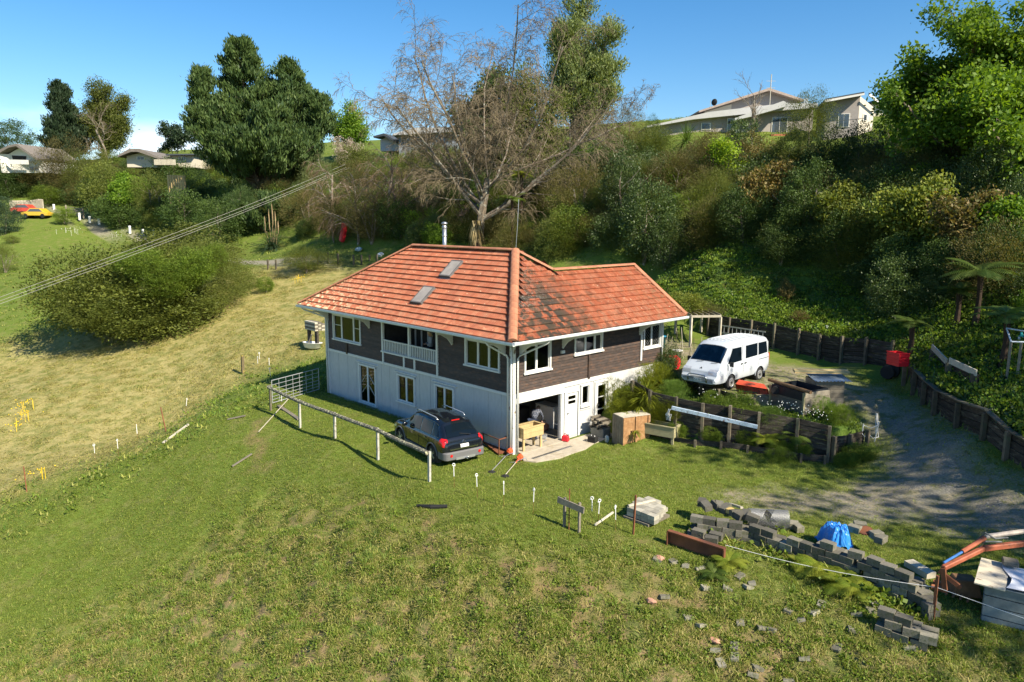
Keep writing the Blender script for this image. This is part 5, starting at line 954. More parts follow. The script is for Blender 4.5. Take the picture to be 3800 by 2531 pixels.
# trees just outside the right of the frame; their shade falls over the drive and lawn
for i, (x, y, h, l) in enumerate(((30, 9.0, 21, 'green tree'), (33.5, 4.2, 19, 'tall green tree'), (27, 15.0, 14, 'spreading tree'))):
    leafy(0, 0, 0, l+' outside the frame, shading the drive from the right', 'green', lv1, 80+i, base=(x, y), h=h, r0=.22, per=9, leaf=.34, spread=.55, L=.6)
SH = [(30, 560, 448, 190, 'dense', 'dark', 'dark round tree at the top left edge of the hill', 'dark_tree'),
 (38, 735, 590, 140, 'dense', 'dark', 'dark shrub below the white house at the left edge', 'shrub'), (105, 690, 560, 110, 'fine', 'olive', 'olive shrub right in front of the white far-left house', 'shrub'),
 (170, 720, 590, 150, 'fine', 'brownolive', 'brownish shrub between the white house and the row of trunks', 'shrub'), (245, 735, 520, 190, 'fine', 'brownolive', 'tall brown-olive tree above the parked far-left cars', 'olive_tree'),
 (320, 740, 560, 150, 'fine', 'olive', 'olive tree with visible trunk by the far-left drive bend', 'olive_tree'), (180, 760, 690, 140, 'dense', 'weed', 'low green bush behind the red car', 'shrub'),
 (390, 810, 600, 170, 'dense', 'olive', 'dark olive tree left of the bright spring green tree', 'olive_tree'), (400, 660, 560, 100, 'dense', 'yellowish', 'yellowish shrub top on the skyline below the gum', 'shrub'), (445, 840, 720, 200, 'dense', 'dark', 'dark shrub in the shade below the bright green tree', 'shrub'),
 (570, 815, 650, 150, 'fine', 'olive', 'olive shrub directly right of the bright spring green tree', 'shrub'), (520, 640, 570, 120, 'dense', 'dark', 'dark shrub in front of the low far-left gable', 'shrub'),
 (240, 825, 770, 70, 'dense', 'weed', 'low green bush beside the timber gate of the far drive', 'shrub'), (20, 865, 735, 110, 'dense', 'blue', 'dark bluish tree at the left edge below the paling fence', 'dark_tree'), (45, 905, 870, 60, 'fine', 'olive', 'small olive bush near the left edge', 'shrub'),
 (640, 730, 590, 180, 'dense', 'dark', 'dark shrub under the small gum', 'shrub'), (720, 800, 640, 170, 'fine', 'pine', 'dark feathery shrub left of the pine trunk', 'shrub'), (700, 880, 700, 190, 'dense', 'dark', 'dark shaded thicket at the foot of the slope below the pine', 'shrub'),
 (820, 900, 740, 190, 'dense', 'dark', 'deep green thicket under the lowest pine boughs', 'shrub'), (900, 840, 680, 150, 'fine', 'pine', 'dark shrub against the pine trunk', 'shrub'),
 (1190, 790, 600, 130, 'fine', 'pale', 'pale grey-green tree under the blossom tree', 'olive_tree'), (1150, 850, 690, 160, 'fine', 'brownolive', 'brown-olive thicket right of the pine foot', 'shrub'), (1240, 900, 720, 180, 'fine', 'brownolive', 'brown scrub above the narrow track', 'shrub'), (1320, 700, 540, 150, 'dense', 'olive', 'olive tree below the skyline left of the leafless tree', 'olive_tree'),
 (1380, 900, 700, 170, 'fine', 'brownolive', 'brown thicket behind the beehive-like boxes', 'shrub'), (1480, 890, 720, 150, 'dense', 'dark', 'dark undergrowth left of the flue', 'shrub'), (1330, 800, 600, 160, 'fine', 'brownolive', 'tall brown scrub above the pale bags', 'shrub'), (1430, 760, 600, 150, 'fine', 'olive', 'olive scrub under the small hilltop house', 'shrub'), (1560, 700, 540, 120, 'dense', 'olive', 'olive shrub in front of the blue-grey hilltop house', 'shrub'),
 (1580, 820, 690, 170, 'fine', 'brownolive', 'brownish thicket behind the leafless fruit trees', 'shrub'), (1740, 800, 640, 190, 'dense', 'dark', 'dark thicket under the huge leafless tree', 'shrub'), (1850, 830, 650, 170, 'fine', 'olive', 'olive thicket right of the huge tree trunk', 'shrub'),
 (2035, 680, 515, 105, 'loose', 'lime', 'round lime green shrub above the yellow tree fern', 'shrub'), (2210, 640, 540, 130, 'loose', 'lime', 'yellow-green shrub below the pale evergreen', 'shrub'), (2120, 760, 560, 150, 'dense', 'dark', 'dark shrub between the two lime green ones', 'shrub'), (2040, 800, 640, 150, 'fine', 'brownolive', 'brownish bush above the yellow tree fern', 'shrub'), (2150, 850, 620, 210, 'fine', 'brownolive', 'large feathery brown-olive bush on the bank behind the roof junction', 'shrub'),
 (2325, 560, 405, 150, 'fine', 'brownolive', 'round olive tree at the right foot of the pale evergreen', 'olive_tree'), (2270, 700, 520, 170, 'dense', 'glossy', 'glossy dark tree below the pale evergreen', 'dark_tree'), (2260, 830, 640, 150, 'fine', 'olive', 'olive bush left of the big glossy shrub', 'shrub'), (2390, 980, 700, 250, 'dense', 'glossy', 'big glossy shrub leaning over the bank behind the wing roof', 'shrub'), (2310, 850, 560, 160, 'dense', 'glossy', 'tall glossy shrub behind the wing roof', 'shrub'), (2470, 1000, 820, 130, 'dense', 'glossy', 'lower glossy shrub beside the yellow-flowered weed', 'shrub'),
 (2420, 640, 455, 190, 'fine', 'olive', 'olive bush below the long white roof', 'shrub'), (2380, 760, 580, 170, 'fine', 'olive', 'olive bush above the big glossy shrub', 'shrub'), (2500, 760, 560, 190, 'fine', 'brownolive', 'brown-olive bush below the cabbage tree', 'shrub'), (2620, 700, 470, 200, 'fine', 'brownolive', 'large brown-olive bush right of the cabbage tree', 'shrub'), (2600, 840, 660, 190, 'fine', 'olive', 'olive scrub in the middle of the bank', 'shrub'), (2510, 880, 730, 170, 'dense', 'dark', 'dark scrub low on the bank left of centre', 'shrub'),
 (2740, 640, 440, 110, 'loose', 'glossy', 'dark ivy-like shrub around the slender leafless tree', 'shrub'), (2810, 700, 500, 150, 'loose', 'russet', 'russet shrub under the hilltop deck', 'shrub'), (3000, 560, 345, 200, 'fine', 'olive', 'big round olive tree in front of the hilltop chimney', 'olive_tree'), (2920, 720, 500, 170, 'dense', 'olive', 'olive-green shrub below the hilltop windows', 'shrub'), (2990, 870, 600, 210, 'dense', 'dark', 'deep dark shrub in the middle of the bank', 'shrub'), (3080, 720, 500, 210, 'dense', 'dark', 'dark green shrub below the flat-roofed house', 'shrub'), (2760, 900, 700, 190, 'dense', 'dark', 'dark thicket around the pale trunks', 'shrub'),
 (2680, 830, 640, 130, 'fine', 'olive', 'feathery olive shrub left of the russet tree', 'shrub'), (3200, 700, 480, 180, 'dense', 'glossy', 'glossy shrub right of the flat-roofed house', 'shrub'), (3120, 980, 760, 220, 'dense', 'dark', 'black-green shrub on the lower bank', 'shrub'), (3300, 860, 620, 220, 'dense', 'dark', 'black-green shrub behind the yellow-green trees', 'shrub'), (3350, 1060, 860, 240, 'dense', 'dark', 'dark thicket behind the tree ferns', 'shrub'), (3430, 740, 520, 230, 'dense', 'glossy', 'dark glossy tree under the very tall tree', 'dark_tree'), (3520, 1080, 880, 230, 'dense', 'dark', 'dark shrub between the tree ferns and russet tree', 'shrub'), (3640, 820, 560, 250, 'dense', 'glossy', 'shaded glossy tree at the lower right of the tall trees', 'dark_tree'), (3700, 1060, 820, 230, 'dense', 'dark', 'dark shrub at the right edge above the clothesline', 'shrub'), (3230, 1090, 960, 200, 'dense', 'dark', 'low dark thicket above the lit weeds', 'shrub'),
 (3790, 900, 640, 200, 'dense', 'glossy', 'glossy shrub cut by the right edge', 'shrub'), (2900, 980, 850, 180, 'dense', 'dark', 'low dark scrub below the pale trunks', 'shrub'), (2420, 560, 440, 60, 'fine', 'dark', 'small dark tree poking above the long white roof', 'dark_tree'),
 (1140, 1012, 905, 190, 'fine', 'olive', 'low straggly bush in the dry field left of the bags', 'shrub'), (990, 1085, 1030, 66, 'dense', 'weed', 'small round green bush in the dry field', 'shrub'), (920, 1075, 1010, 110, 'fine', 'olive', 'low olive scrub beside the small round bush', 'shrub'),
 (20, 1010, 900, 90, 'fine', 'olive', 'olive scrub on the grass at the left edge', 'shrub'), (630, 640, 560, 60, 'fine', 'yellowish', 'small palm-like yellow shrub behind the pale fence', 'shrub')]
for q in SH:
    px, yb, yt, w_, kd, lm, lb, nm = q; shrub(px, yb, yt, w_, kd, lm, lb, nm, 'tree' if nm.endswith('tree') else 'shrub')
# the great bush in the dry field, with the bright creeper on its right half
g = G(560, 1215); Dd = (g-Vector(CAM)).dot(Vector(_f)); k_ = Dd/FPX; t = thing('giant_bush', 'giant spreading olive bush crossed by the power lines in the dry field', 'bush', g)
for i, (dx, yc, w_, hh, dd) in enumerate(((-60, 130, 580, 330, 0), (130, 165, 480, 340, 2.5), (-190, 120, 400, 290, -2), (210, 170, 340, 280, 0), (30, 260, 460, 210, 5), (-20, 80, 520, 240, -3.5), (90, 70, 420, 210, -3))):
    c = link('foliage', CR['wide'][0] if i % 2 else CR['dense'][i % 4], t); c.scale = (w_*.5*k_, w_*.5*k_*.8, hh*.5*k_); c.rotation_euler = (0, 0, i*1.3); c.location = (_r[0]*dx*k_+_f[0]*dd, _r[1]*dx*k_+_f[1]*dd, yc*k_+.3); setmat(c, LM['olive'])
rng = np.random.default_rng(5); sg = []
for i in range(9): s_, _ = skeleton((rng.normal()*1.2, rng.normal()*1.2, -.5), (rng.normal()*.8, rng.normal()*.8, .8), 3.6, .10, [dict(wob=.1, steps=5), dict(n=6, len=.6, ang=45, wob=.14, steps=4), dict(n=4, len=.5, ang=45, wob=.14, steps=3, rmin=.015)], rng); sg += s_
m1, _ = segs_to_meshes(sg, M_bark, 'stems', split=9, s1=4); link('stems', m1, t)
c_ = thing('creeper', 'bright green creeper spread over the right half of the giant bush', 'creeper', g)
for dx, yc, w_, hh, dd in ((60, 235, 250, 100, -3.6), (220, 215, 230, 150, -2.8), (150, 170, 240, 110, -4.3), (255, 255, 120, 90, 0)):
    c = link('foliage', CR['dense'][random.randrange(4)], c_); c.scale = (w_*.5*k_, w_*.35*k_, hh*.5*k_); c.location = (_r[0]*dx*k_+_f[0]*dd, _r[1]*dx*k_+_f[1]*dd, yc*k_+.3); setmat(c, LM['weed'])
def rosette(n, L, w, arch=.9, seed=0, nseg=4, tip=.25, upmin=.25, upmax=1.3, serr=False):
    r = np.random.default_rng(seed); Q = []; R = []
    for i in range(n):
        a = r.uniform(0, 6.283); el = r.uniform(upmin, upmax); l = L*r.uniform(.6, 1.1); d = np.array([math.cos(a)*math.cos(el), math.sin(a)*math.cos(el), math.sin(el)]); s = np.array([-math.sin(a), math.cos(a), 0])+r.normal(size=3)*.15
        p = r.normal(size=3)*np.array([.05, .05, 0])*L; rv = r.random(); pw = w
        for k in range(nseg):
            d = unit(d+np.array([0, 0, -arch/nseg*r.uniform(.6, 1.4)])); q = p+d*l/nseg; nw = w*(1-(k+1)/nseg*(1-tip*.3)) if k == nseg-1 else w*(1-.15*k); Q.append([p-s*pw/2, p+s*pw/2, q+s*nw/2, q-s*nw/2]); R.append(rv); p = q; pw = nw
    return np.array(Q), np.array(R)
def frond_quads(n, L, seed, pin=22, arch=1.3, pw=.30, up=(.35, .9)):
    r = np.random.default_rng(seed); Q = []; R = []
    for i in range(n):
        a = i*6.283/n+r.normal()*.12; el = r.uniform(*up); l = L*r.uniform(.8, 1.1); d = np.array([math.cos(a)*math.cos(el), math.sin(a)*math.cos(el), math.sin(el)]); s = np.array([-math.sin(a), math.cos(a), 0]); p = np.zeros(3); rv = r.random()
        for k in range(pin):
            d = unit(d+np.array([0, 0, -arch/pin])); q = p+d*l/pin; t = (k+.5)/pin; wl = pw*L*math.sin(math.pi*min(1, t*1.08+.06))**.7; nrm = np.cross(d, s)
            Q.append([p-s*.012*L/2, p+s*.012*L/2, q+s*.01*L/2, q-s*.01*L/2]); R.append(rv)
            for sg in (1, -1):
                e = unit(s*sg+d*.45-np.array([0, 0, .22])); b0 = p; b1 = p+d*(l/pin*.72); m0 = p+e*wl*.55; m1 = b1+e*wl*.55; Q.append([b0, b1, m1-d*l/pin*.1, m0]); R.append(np.clip(rv+r.normal()*.12, 0, 1)); Q.append([m0, m1-d*l/pin*.1, p+e*wl+d*l/pin*.35, p+e*wl+d*l/pin*.25]); R.append(np.clip(rv+r.normal()*.12, 0, 1))
            p = q
    return np.array(Q), np.array(R)
FR = [quads_mesh('fronds', *[frond_quads(15, 1.0, 3+i)[0], LM['fern'], frond_quads(15, 1.0, 3+i)[1]]) for i in range(2)]
M_fernt = mat('fern_trunk', (.045, .03, .02), .95, .4, 8, .8)
def tree_fern(px, yc, wpx, label, D, lm='fern', v=0, h=None):
    c = dep(px, yc, D); z0 = gz(c[0], c[1]); hh = max(.4, c[2]-z0); t = thing('tree_fern', label, 'tree fern', (c[0], c[1], z0)); s = MB(); s.tube([(0, 0, -.2), (.04, .02, hh*.5), (0, 0, hh)], [.16, .10, .13], 8); part('trunk', s, M_fernt, t)
    o = link('fronds', FR[v % 2], t, (0, 0, hh)); k = wpx/2/FPX*D; o.scale = (k, k, k); o.rotation_euler = (0, 0, px); setmat(o, LM[lm]); return t
tree_fern(3640, 1010, 330, 'largest tree fern, on the bank above the white bucket', 33, 'fern'); tree_fern(3740, 1170, 300, 'tree fern behind the clothesline frame', 28.5, 'fern', 1); tree_fern(3385, 1200, 200, 'low tree fern behind the red crate', 33, 'fern'); tree_fern(3560, 1080, 200, 'small tree fern left of the clothesline frame', 34, 'fern', 1)
tree_fern(1935, 650, 130, 'yellow-green tree fern on the bank above the roof ridge', 64, 'fernlime'); tree_fern(1900, 740, 150, 'darker tree fern just below the yellow-green one', 62, 'fern', 1); tree_fern(3420, 1010, 220, 'shaded tree fern below the yellow-green trees', 39, 'fern')
# cabbage tree
g = G(2542, 640); Dd = (g-Vector(CAM)).dot(Vector(_f)); hh = 110/FPX*Dd; t = thing('cabbage_tree', 'cabbage tree with a ball of spiky leaves on the bank below the white roof', 'tree', g); s = MB(); s.tube([(0, 0, -.3), (.1, 0, hh*.6), (0, 0, hh)], [.14, .1, .08], 7); part('trunk', s, M_bark, t)
Q, R = rosette(260, 60/FPX*Dd*1.3, .05, .9, 5, 3, upmin=-.9, upmax=1.5); o = link('leaves', quads_mesh('leaves', Q, LM['grassy'], R), t, (0, 0, hh))
# dead fern trunk skirt, pampas
g = G(1768, 925); s = MB(); Dd = (g-Vector(CAM)).dot(Vector(_f)); hh = 105/FPX*Dd; t = thing('dead_tree_fern', 'dead tree fern stump wrapped in hanging brown fronds above the roof ridge', 'stump', g); part('trunk', s.tube([(0, 0, -.2), (0, 0, hh)], [.3, .22], 8), M_fernt, t)
Q, R = rosette(120, hh*1.05, .07, .3, 7, 3, upmin=-1.35, upmax=-1.1); o = link('dead_fronds', quads_mesh('dead_fronds', Q, LM['straw'], R), t, (0, 0, hh))
g = G(1012, 925); Dd = (g-Vector(CAM)).dot(Vector(_f)); k_ = Dd/FPX; t = thing('pampas_grass', 'pampas grass with tall tan plumes by the narrow track', 'pampas grass', g)
Q, R = rosette(340, 100*k_, .05, 1.7, 9, 4, upmin=.7, upmax=1.5); link('leaves', quads_mesh('leaves', Q, LM['blue'], R), t)
for i, (dx, hh) in enumerate(((-24, 110), (-8, 135), (5, 150), (15, 125), (24, 95))):
    s = MB(); x, y = _r[0]*dx*k_, _r[1]*dx*k_; s.tube([(x*.5, y*.5, 0), (x*.8, y*.8, hh*k_*.6)], .03, 4); s.blob((x, y, hh*k_*.82), (.07, .07, hh*k_*.26), 6, 5, .3); part('plume', s, mat('plume', (.30, .22, .12), .95, .2, 4, .3), t)
def strap_plant(P, L, n, lm, label, cat='plant', name='strap_plant', w=.045, seed=1, arch=1.0, group=None, up=(.4, 1.4)):
    Q, R = rosette(n, L, w, arch, seed, 4, upmin=up[0], upmax=up[1]); me = quads_mesh(name, Q, LM[lm], R); o = link(name, me, None, tuple(P), label=label, category=cat)
    if group: o['group'] = group
    return o
# ================================================================ HOUSES ON THE SKYLINE, CARS ON THE FAR DRIVE, POWER LINES
M_fw = mat('far_white_weatherboard', (.68, .66, .60), .8, .05, 2, 0); M_fg = mat('grey_cladding', (.30, .27, .25), .8, .08, 2, 0); M_fc = mat('cream_cladding', (.55, .50, .40), .8, .05, 2, 0); M_rw = mat('white_metal_roof', (.38, .38, .37), .6, .06, 2, 0); M_rg = mat('grey_tile_roof', (.17, .15, .13), .8, .2, 4, .2); M_rb = mat('dark_roof', (.06, .07, .08), .6, .1); M_fgl = mat('dark_window_glass', (.05, .065, .08), .08, .05, 2, 0, spec=.8); M_bg = mat('blue_grey_cladding', (.22, .25, .29), .8, .06)
class Frame:
    """a vertical wall plane facing the valley: x to the right, z up, y away; origin at the foot of the wall"""
    def __init__(s, px, py, D, turn=0.0):
        s.o = Vector(dep(px, py, D)); s.D = D; s.k = D/FPX; s.px, s.py = px, py; a = YAW+turn; s.x = Vector((math.cos(a), -math.sin(a), 0)); s.y = Vector((math.sin(a), math.cos(a), 0)); s.c = max(.3, math.cos(turn))
    def P(s, px, py, back=0.0): return s.o+s.x*((px-s.px)*s.k/s.c)+Vector((0, 0, 1))*((s.py-py)*s.k)+s.y*back
def slab(F, poly, y0, y1):
    """poly in photo pixels on the wall plane, extruded away from y0 to y1 metres"""
    n = len(poly); a = [F.P(x, y, y0) for x, y in poly]; b = [F.P(x, y, y1) for x, y in poly]; return MB().add(a+b, [tuple(range(n)), tuple(range(n, 2*n))[::-1]]+[(i, n+i, n+(i+1) % n, (i+1) % n) for i in range(n)])
def win(F, t, x0, y0, x1, y1, mull=1, name='window', y=-.0):
    f = part(name, slab(F, [(x0-2, y0-2), (x1+2, y0-2), (x1+2, y1+2), (x0-2, y1+2)], y-.08, y+.02), M_fw, t, world=True); n = mull+1; w = (x1-x0)/n
    for i in range(n): part('pane', slab(F, [(x0+i*w+1, y0), (x0+(i+1)*w-1, y0), (x0+(i+1)*w-1, y1), (x0+i*w+1, y1)], y-.10, y-.09), M_fgl, f, world=True)
# large grey house at the top right
F = Frame(2800, 540, 80); t = thing('hilltop_house', 'large grey two-level hilltop house with long white roof above the bank', 'house', F.P(2800, 560))
part('lower_wall', slab(F, [(2400, 470), (2560, 440), (3010, 410), (3010, 560), (2400, 560)], 0, 8), M_fg, t, world=True)
part('lower_roof', slab(F, [(2390, 478), (2620, 425), (2880, 395), (3010, 393), (3010, 408), (2870, 420), (2560, 452), (2390, 482)], -1.0, 7), M_rw, t, world=True)
part('upper_wall', slab(F, [(2640, 440), (2640, 400), (2876, 328), (3000, 360), (3000, 430)], 4, 11), M_fg, t, world=True); part('cream_band', slab(F, [(2642, 440), (2642, 402), (2745, 372), (2745, 405), (2990, 382), (2990, 415), (2700, 440)], 3.9, 3.98), M_fc, t, world=True)
part('upper_roof', slab(F, [(2612, 402), (2876, 317), (3010, 358), (3010, 366), (2876, 327), (2614, 408)], 3.0, 11.5), mat('taupe_roof', (.30, .24, .20), .7), t, world=True)
part('porch_roof', slab(F, [(2700, 452), (2870, 392), (2890, 400), (2892, 408), (2760, 446), (2700, 460)], -2.2, -.5), M_rw, t, world=True)
win(F, t, 2660, 405, 2760, 428, 4, y=3.9); win(F, t, 2930, 380, 2962, 400, 0, y=3.9); win(F, t, 2860, 440, 2915, 505, 1, 'glass_door'); win(F, t, 2695, 445, 2730, 500, 0); win(F, t, 2600, 462, 2632, 482, 0)
part('deck', slab(F, [(2835, 508), (2925, 505), (2925, 516), (2835, 520)], -2.2, 0), mat('red_deck', (.35, .12, .06), .8), t, world=True)
for k in range(12): part('deck_baluster', slab(F, [(2836+k*8, 475), (2837.5+k*8, 475), (2837.5+k*8, 508), (2836+k*8, 508)], -2.15, -2.1), M_rb, t, world=True)
part('chimney', slab(F, [(3025, 350), (3040, 350), (3042, 385), (3022, 385)], 4, 4.8), M_metal, t, world=True)
s = MB(); c = F.P(2667, 370, 3); s.lathe([(.02, 0), (.25, .06), (.38, .16)], (0, 0, 0), 14, 'Y'); s.v = [(x+c.x, y+c.y, z+c.z) for x, y, z in s.v]; part('satellite_dish', s, M_blk, t, world=True)
s = MB(); q = F.P(2655, 395, 3); s.tube([q, q+Vector((0, 0, 1.0))], .03, 4); q = F.P(2847, 375, 0); s.tube([q+Vector((0, 0, -1)), q+Vector((0, 0, 2.6))], .05, 5)
for z in (1.2, 1.9): s.beam(q+F.x*-.5+Vector((0, 0, z)), q+F.x*.5+Vector((0, 0, z)), .03, .03)
part('aerial', s, M_pale, t, world=True)
F = Frame(3180, 500, 72, .25); t = thing('flat_roofed_house', 'grey house wing with a sloping flat roof right of the large hilltop house', 'house', F.P(3180, 520))
part('wall', slab(F, [(3070, 380), (3180, 362), (3180, 540), (3070, 540)], 0, 6), M_fg, t, world=True)
F2 = Frame(3180, 500, 72, -.6); part('wall', slab(F2, [(3181, 362), (3262, 395), (3262, 540), (3181, 540)], 0, 4), M_fc, t, world=True)
part('roof', slab(F, [(3060, 374), (3185, 354), (3185, 361), (3060, 382)], -1.2, 6), M_rb, t, world=True); part('fascia', slab(F, [(3058, 379), (3186, 359), (3186, 366), (3058, 387)], -1.25, -1.2), M_fw, t, world=True); part('fascia', slab(F2, [(3183, 354), (3270, 392), (3270, 400), (3183, 364)], -.9, -.8), M_fw, t, world=True)
win(F, t, 3115, 425, 3150, 470, 1); win(F2, t, 3205, 425, 3222, 445, 0)
part('deck_rail', slab(F, [(3100, 455), (3195, 447), (3195, 449), (3100, 457)], -1.5, -1.45), M_rb, t, world=True)
F = Frame(3330, 400, 88); t = thing('dark_roofed_house', 'dark roofed house mostly hidden behind the very tall tree', 'house', F.P(3330, 480)); part('roof', slab(F, [(3230, 377), (3480, 368), (3480, 378), (3230, 384)], -1, 6), M_rb, t, world=True); part('wall', slab(F, [(3240, 384), (3470, 378), (3470, 470), (3240, 470)], 0, 5), M_fc, t, world=True)
# small houses in the middle skyline
F = Frame(1590, 540, 112); t = thing('blue_grey_house', 'blue-grey house half hidden by the left side of the huge leafless tree', 'house', F.P(1590, 600)); part('wall', slab(F, [(1480, 500), (1700, 490), (1700, 590), (1480, 590)], 0, 7), M_bg, t, world=True); part('roof', slab(F, [(1462, 502), (1540, 480), (1705, 476), (1705, 492), (1462, 507)], -1.2, 8), M_rw, t, world=True); win(F, t, 1510, 515, 1540, 540, 1); win(F, t, 1600, 512, 1640, 538, 1)
F = Frame(1440, 540, 116, .3); t = thing('white_gabled_house', 'small white gable with dark roof left of the blue-grey house', 'house', F.P(1440, 600)); part('wall', slab(F, [(1410, 560), (1410, 520), (1440, 507), (1482, 530), (1482, 560)], 0, 8), M_fw, t, world=True); part('roof', slab(F, [(1396, 508), (1438, 499), (1488, 528), (1488, 536), (1438, 508), (1398, 514)], -1.2, 8), M_rb, t, world=True)
# far left houses
F = Frame(90, 600, 128, .15); t = thing('white_far_house', 'white two-storey house with dark balcony at the far left skyline', 'house', F.P(90, 640)); part('wall', slab(F, [(22, 640), (22, 575), (85, 546), (165, 595), (165, 640)], 0, 9), M_fw, t, world=True); part('side_wall', slab(Frame(0, 600, 128, .9), [(-14, 640), (-14, 578), (10, 572), (10, 640)], 0, 5), M_fw, t, world=True)
part('roof', slab(F, [(-10, 570), (60, 544), (92, 538), (170, 590), (168, 597), (90, 547), (60, 552), (14, 574)], -1.5, 9), M_rg, t, world=True); part('balcony_recess', slab(F, [(42, 577), (102, 580), (98, 594), (44, 592)], -.06, -.02), M_dark, t, world=True); win(F, t, 30, 600, 38, 615, 0); part('balcony_front', slab(F, [(44, 594), (128, 596), (128, 612), (44, 610)], -1.2, -1.1), M_fw, t, world=True); win(F, t, 110, 618, 150, 632, 1)
F = Frame(540, 590, 122); t = thing('low_gabled_house', 'low cream house with broad grey gable roof beside the far-left gum', 'house', F.P(540, 620)); part('wall', slab(F, [(470, 610), (470, 580), (530, 566), (585, 588), (585, 620), (470, 620)], 0, 8), M_fc, t, world=True); part('roof', slab(F, [(455, 580), (500, 556), (535, 556), (610, 588), (608, 594), (530, 567), (505, 567), (455, 586)], -1.5, 9), M_rg, t, world=True); win(F, t, 510, 582, 535, 592, 1)
F = Frame(680, 590, 126); t = thing('flat_far_house', 'pale flat-roofed house seen between the gum trunks', 'house', F.P(670, 620)); part('wall', slab(F, [(630, 620), (630, 578), (720, 576), (720, 620)], 0, 7), M_fc, t, world=True); part('roof', slab(F, [(625, 579), (625, 574), (730, 572), (730, 577)], -1, 8), M_rb, t, world=True); win(F, t, 665, 582, 690, 595, 2)
t = thing('pale_board_fence', 'pale board fence below the low far-left gable', 'fence', Vector(dep(600, 610, 116))); F = Frame(600, 610, 116)
for k in range(20): part('board', slab(F, [(572+k*4, 612), (572+k*4, 592), (575.4+k*4, 592), (575.4+k*4, 612)], 0, .1), M_pale, t, world=True)
t = thing('brown_board_fence', 'brown board fence under the right skyline behind the pale evergreen', 'fence', Vector(dep(2120, 500, 92))); F = Frame(2120, 500, 92)
for k in range(40): part('board', slab(F, [(2060+k*5, 508), (2060+k*5, 478), (2064.4+k*5, 478), (2064.4+k*5, 508)], 0, .1), M_post, t, world=True)
# cars by the paling fence
def far_car(px, py, col, label, w=48, flip=1, D=120):
    p = Vector(dep(px, py, D)); p.z = gz(p.x, p.y)+.0; t = thing('parked_car', label, 'car', p, -YAW); m = mat('car_paint_%s' % label.split()[0], col, .3, .05, 2, 0, coat=.5); s = MB(); prof = [(-2.1, .35), (-2.15, .85), (-1.6, .98), (-1.0, 1.5), (.6, 1.52), (1.2, 1.0), (2.1, .85), (2.15, .35)]
    n = len(prof); s.add([(x*flip, -.85, z) for x, z in prof]+[(x*flip, .85, z) for x, z in prof], [tuple(range(n)), tuple(range(n, 2*n))[::-1]]+[(i, n+i, n+(i+1) % n, (i+1) % n) for i in range(n)]); part('body', s, m, t, bevel=.05)
    s = MB(); g_ = [(-1.35, 1.0), (-.9, 1.42), (.5, 1.42), (1.0, 1.0)]; s.add([(x*flip, -.87, z) for x, z in g_]+[(x*flip, .87, z) for x, z in g_], [(0, 1, 2, 3), (7, 6, 5, 4)]); part('side_windows', s, M_fgl, t)
    for x in (-1.35, 1.35): s = MB(); s.lathe([(.0, -.9), (.33, -.9), (.33, .9), (0, .9)], (x, 0, .33), 12, 'Y'); part('wheels', s, M_blk, t)
far_car(95, 760, (.50, .05, .03), 'red car parked behind the far paling fence, left of the yellow one'); far_car(135, 764, (.60, .38, .03), 'yellow car with dark windows parked behind the far paling fence', flip=-1, D=117)
# power lines crossing the left of the view
A0 = [dep(-150, 1143, 34), dep(-150, 1157, 34), dep(-150, 1169, 34.0)]; B0_ = [dep(1290, 606, 106), dep(1296, 616, 106), dep(1300, 621, 106)]
for i, (a, b) in enumerate(zip(A0, B0_)):
    a = Vector(a+(a-b)*.15); b = Vector(b); pts = [a+(b-a)*k/24+Vector((0, 0, -1.2*math.sin(math.pi*k/24)*.35)) for k in range(25)]; s = MB(); s.tube(pts, [.006+.011*k/24 for k in range(25)], 5)
    single('power_line', s, mat('pale_cable', (.40, .39, .34), .6, 0, 1, 0), ('uppermost', 'middle', 'lowest')[i]+' of the three power lines crossing the field at the left', 'power line', group='power lines over the field')
# white blooms and boxes by the narrow track behind the house
for i, (x, y, w, m, lb, cat) in enumerate(((1500, 962, .5, M_wpl, 'white cloth heap right of the red tub behind the house', 'cloth heap'), (1415, 950, .35, M_wpl, 'white sack on the bank left of the roof', 'sack'), (1470, 955, .3, mat('red_plastic', (.55, .02, .03), .4, .05, 3, 0), 'small red tub beside the white cloth heap', 'tub'), (1332, 930, .35, mat('blue_tarp_old', (.25, .36, .42), .6), 'pale blue bag at the end of the narrow track', 'bag'))):
    p = G(x, y); s = MB(); s.blob((p.x, p.y, p.z+w*.4), (w*1.2, w, w*.6), 9, 6, .25); single(cat.replace(' ', '_'), s, m, lb, cat, smooth=False)
p = G(1268, 905); s = MB(); s.beam(p+Vector((0, 0, .2)), p+Vector((.5, .2, 2.2)), .5, .7, up=(1, 0, 0)); single('red_kayak', s, _mats['red_plastic'], 'red plastic hull standing in the brown thicket', 'boat', bevel=.15)
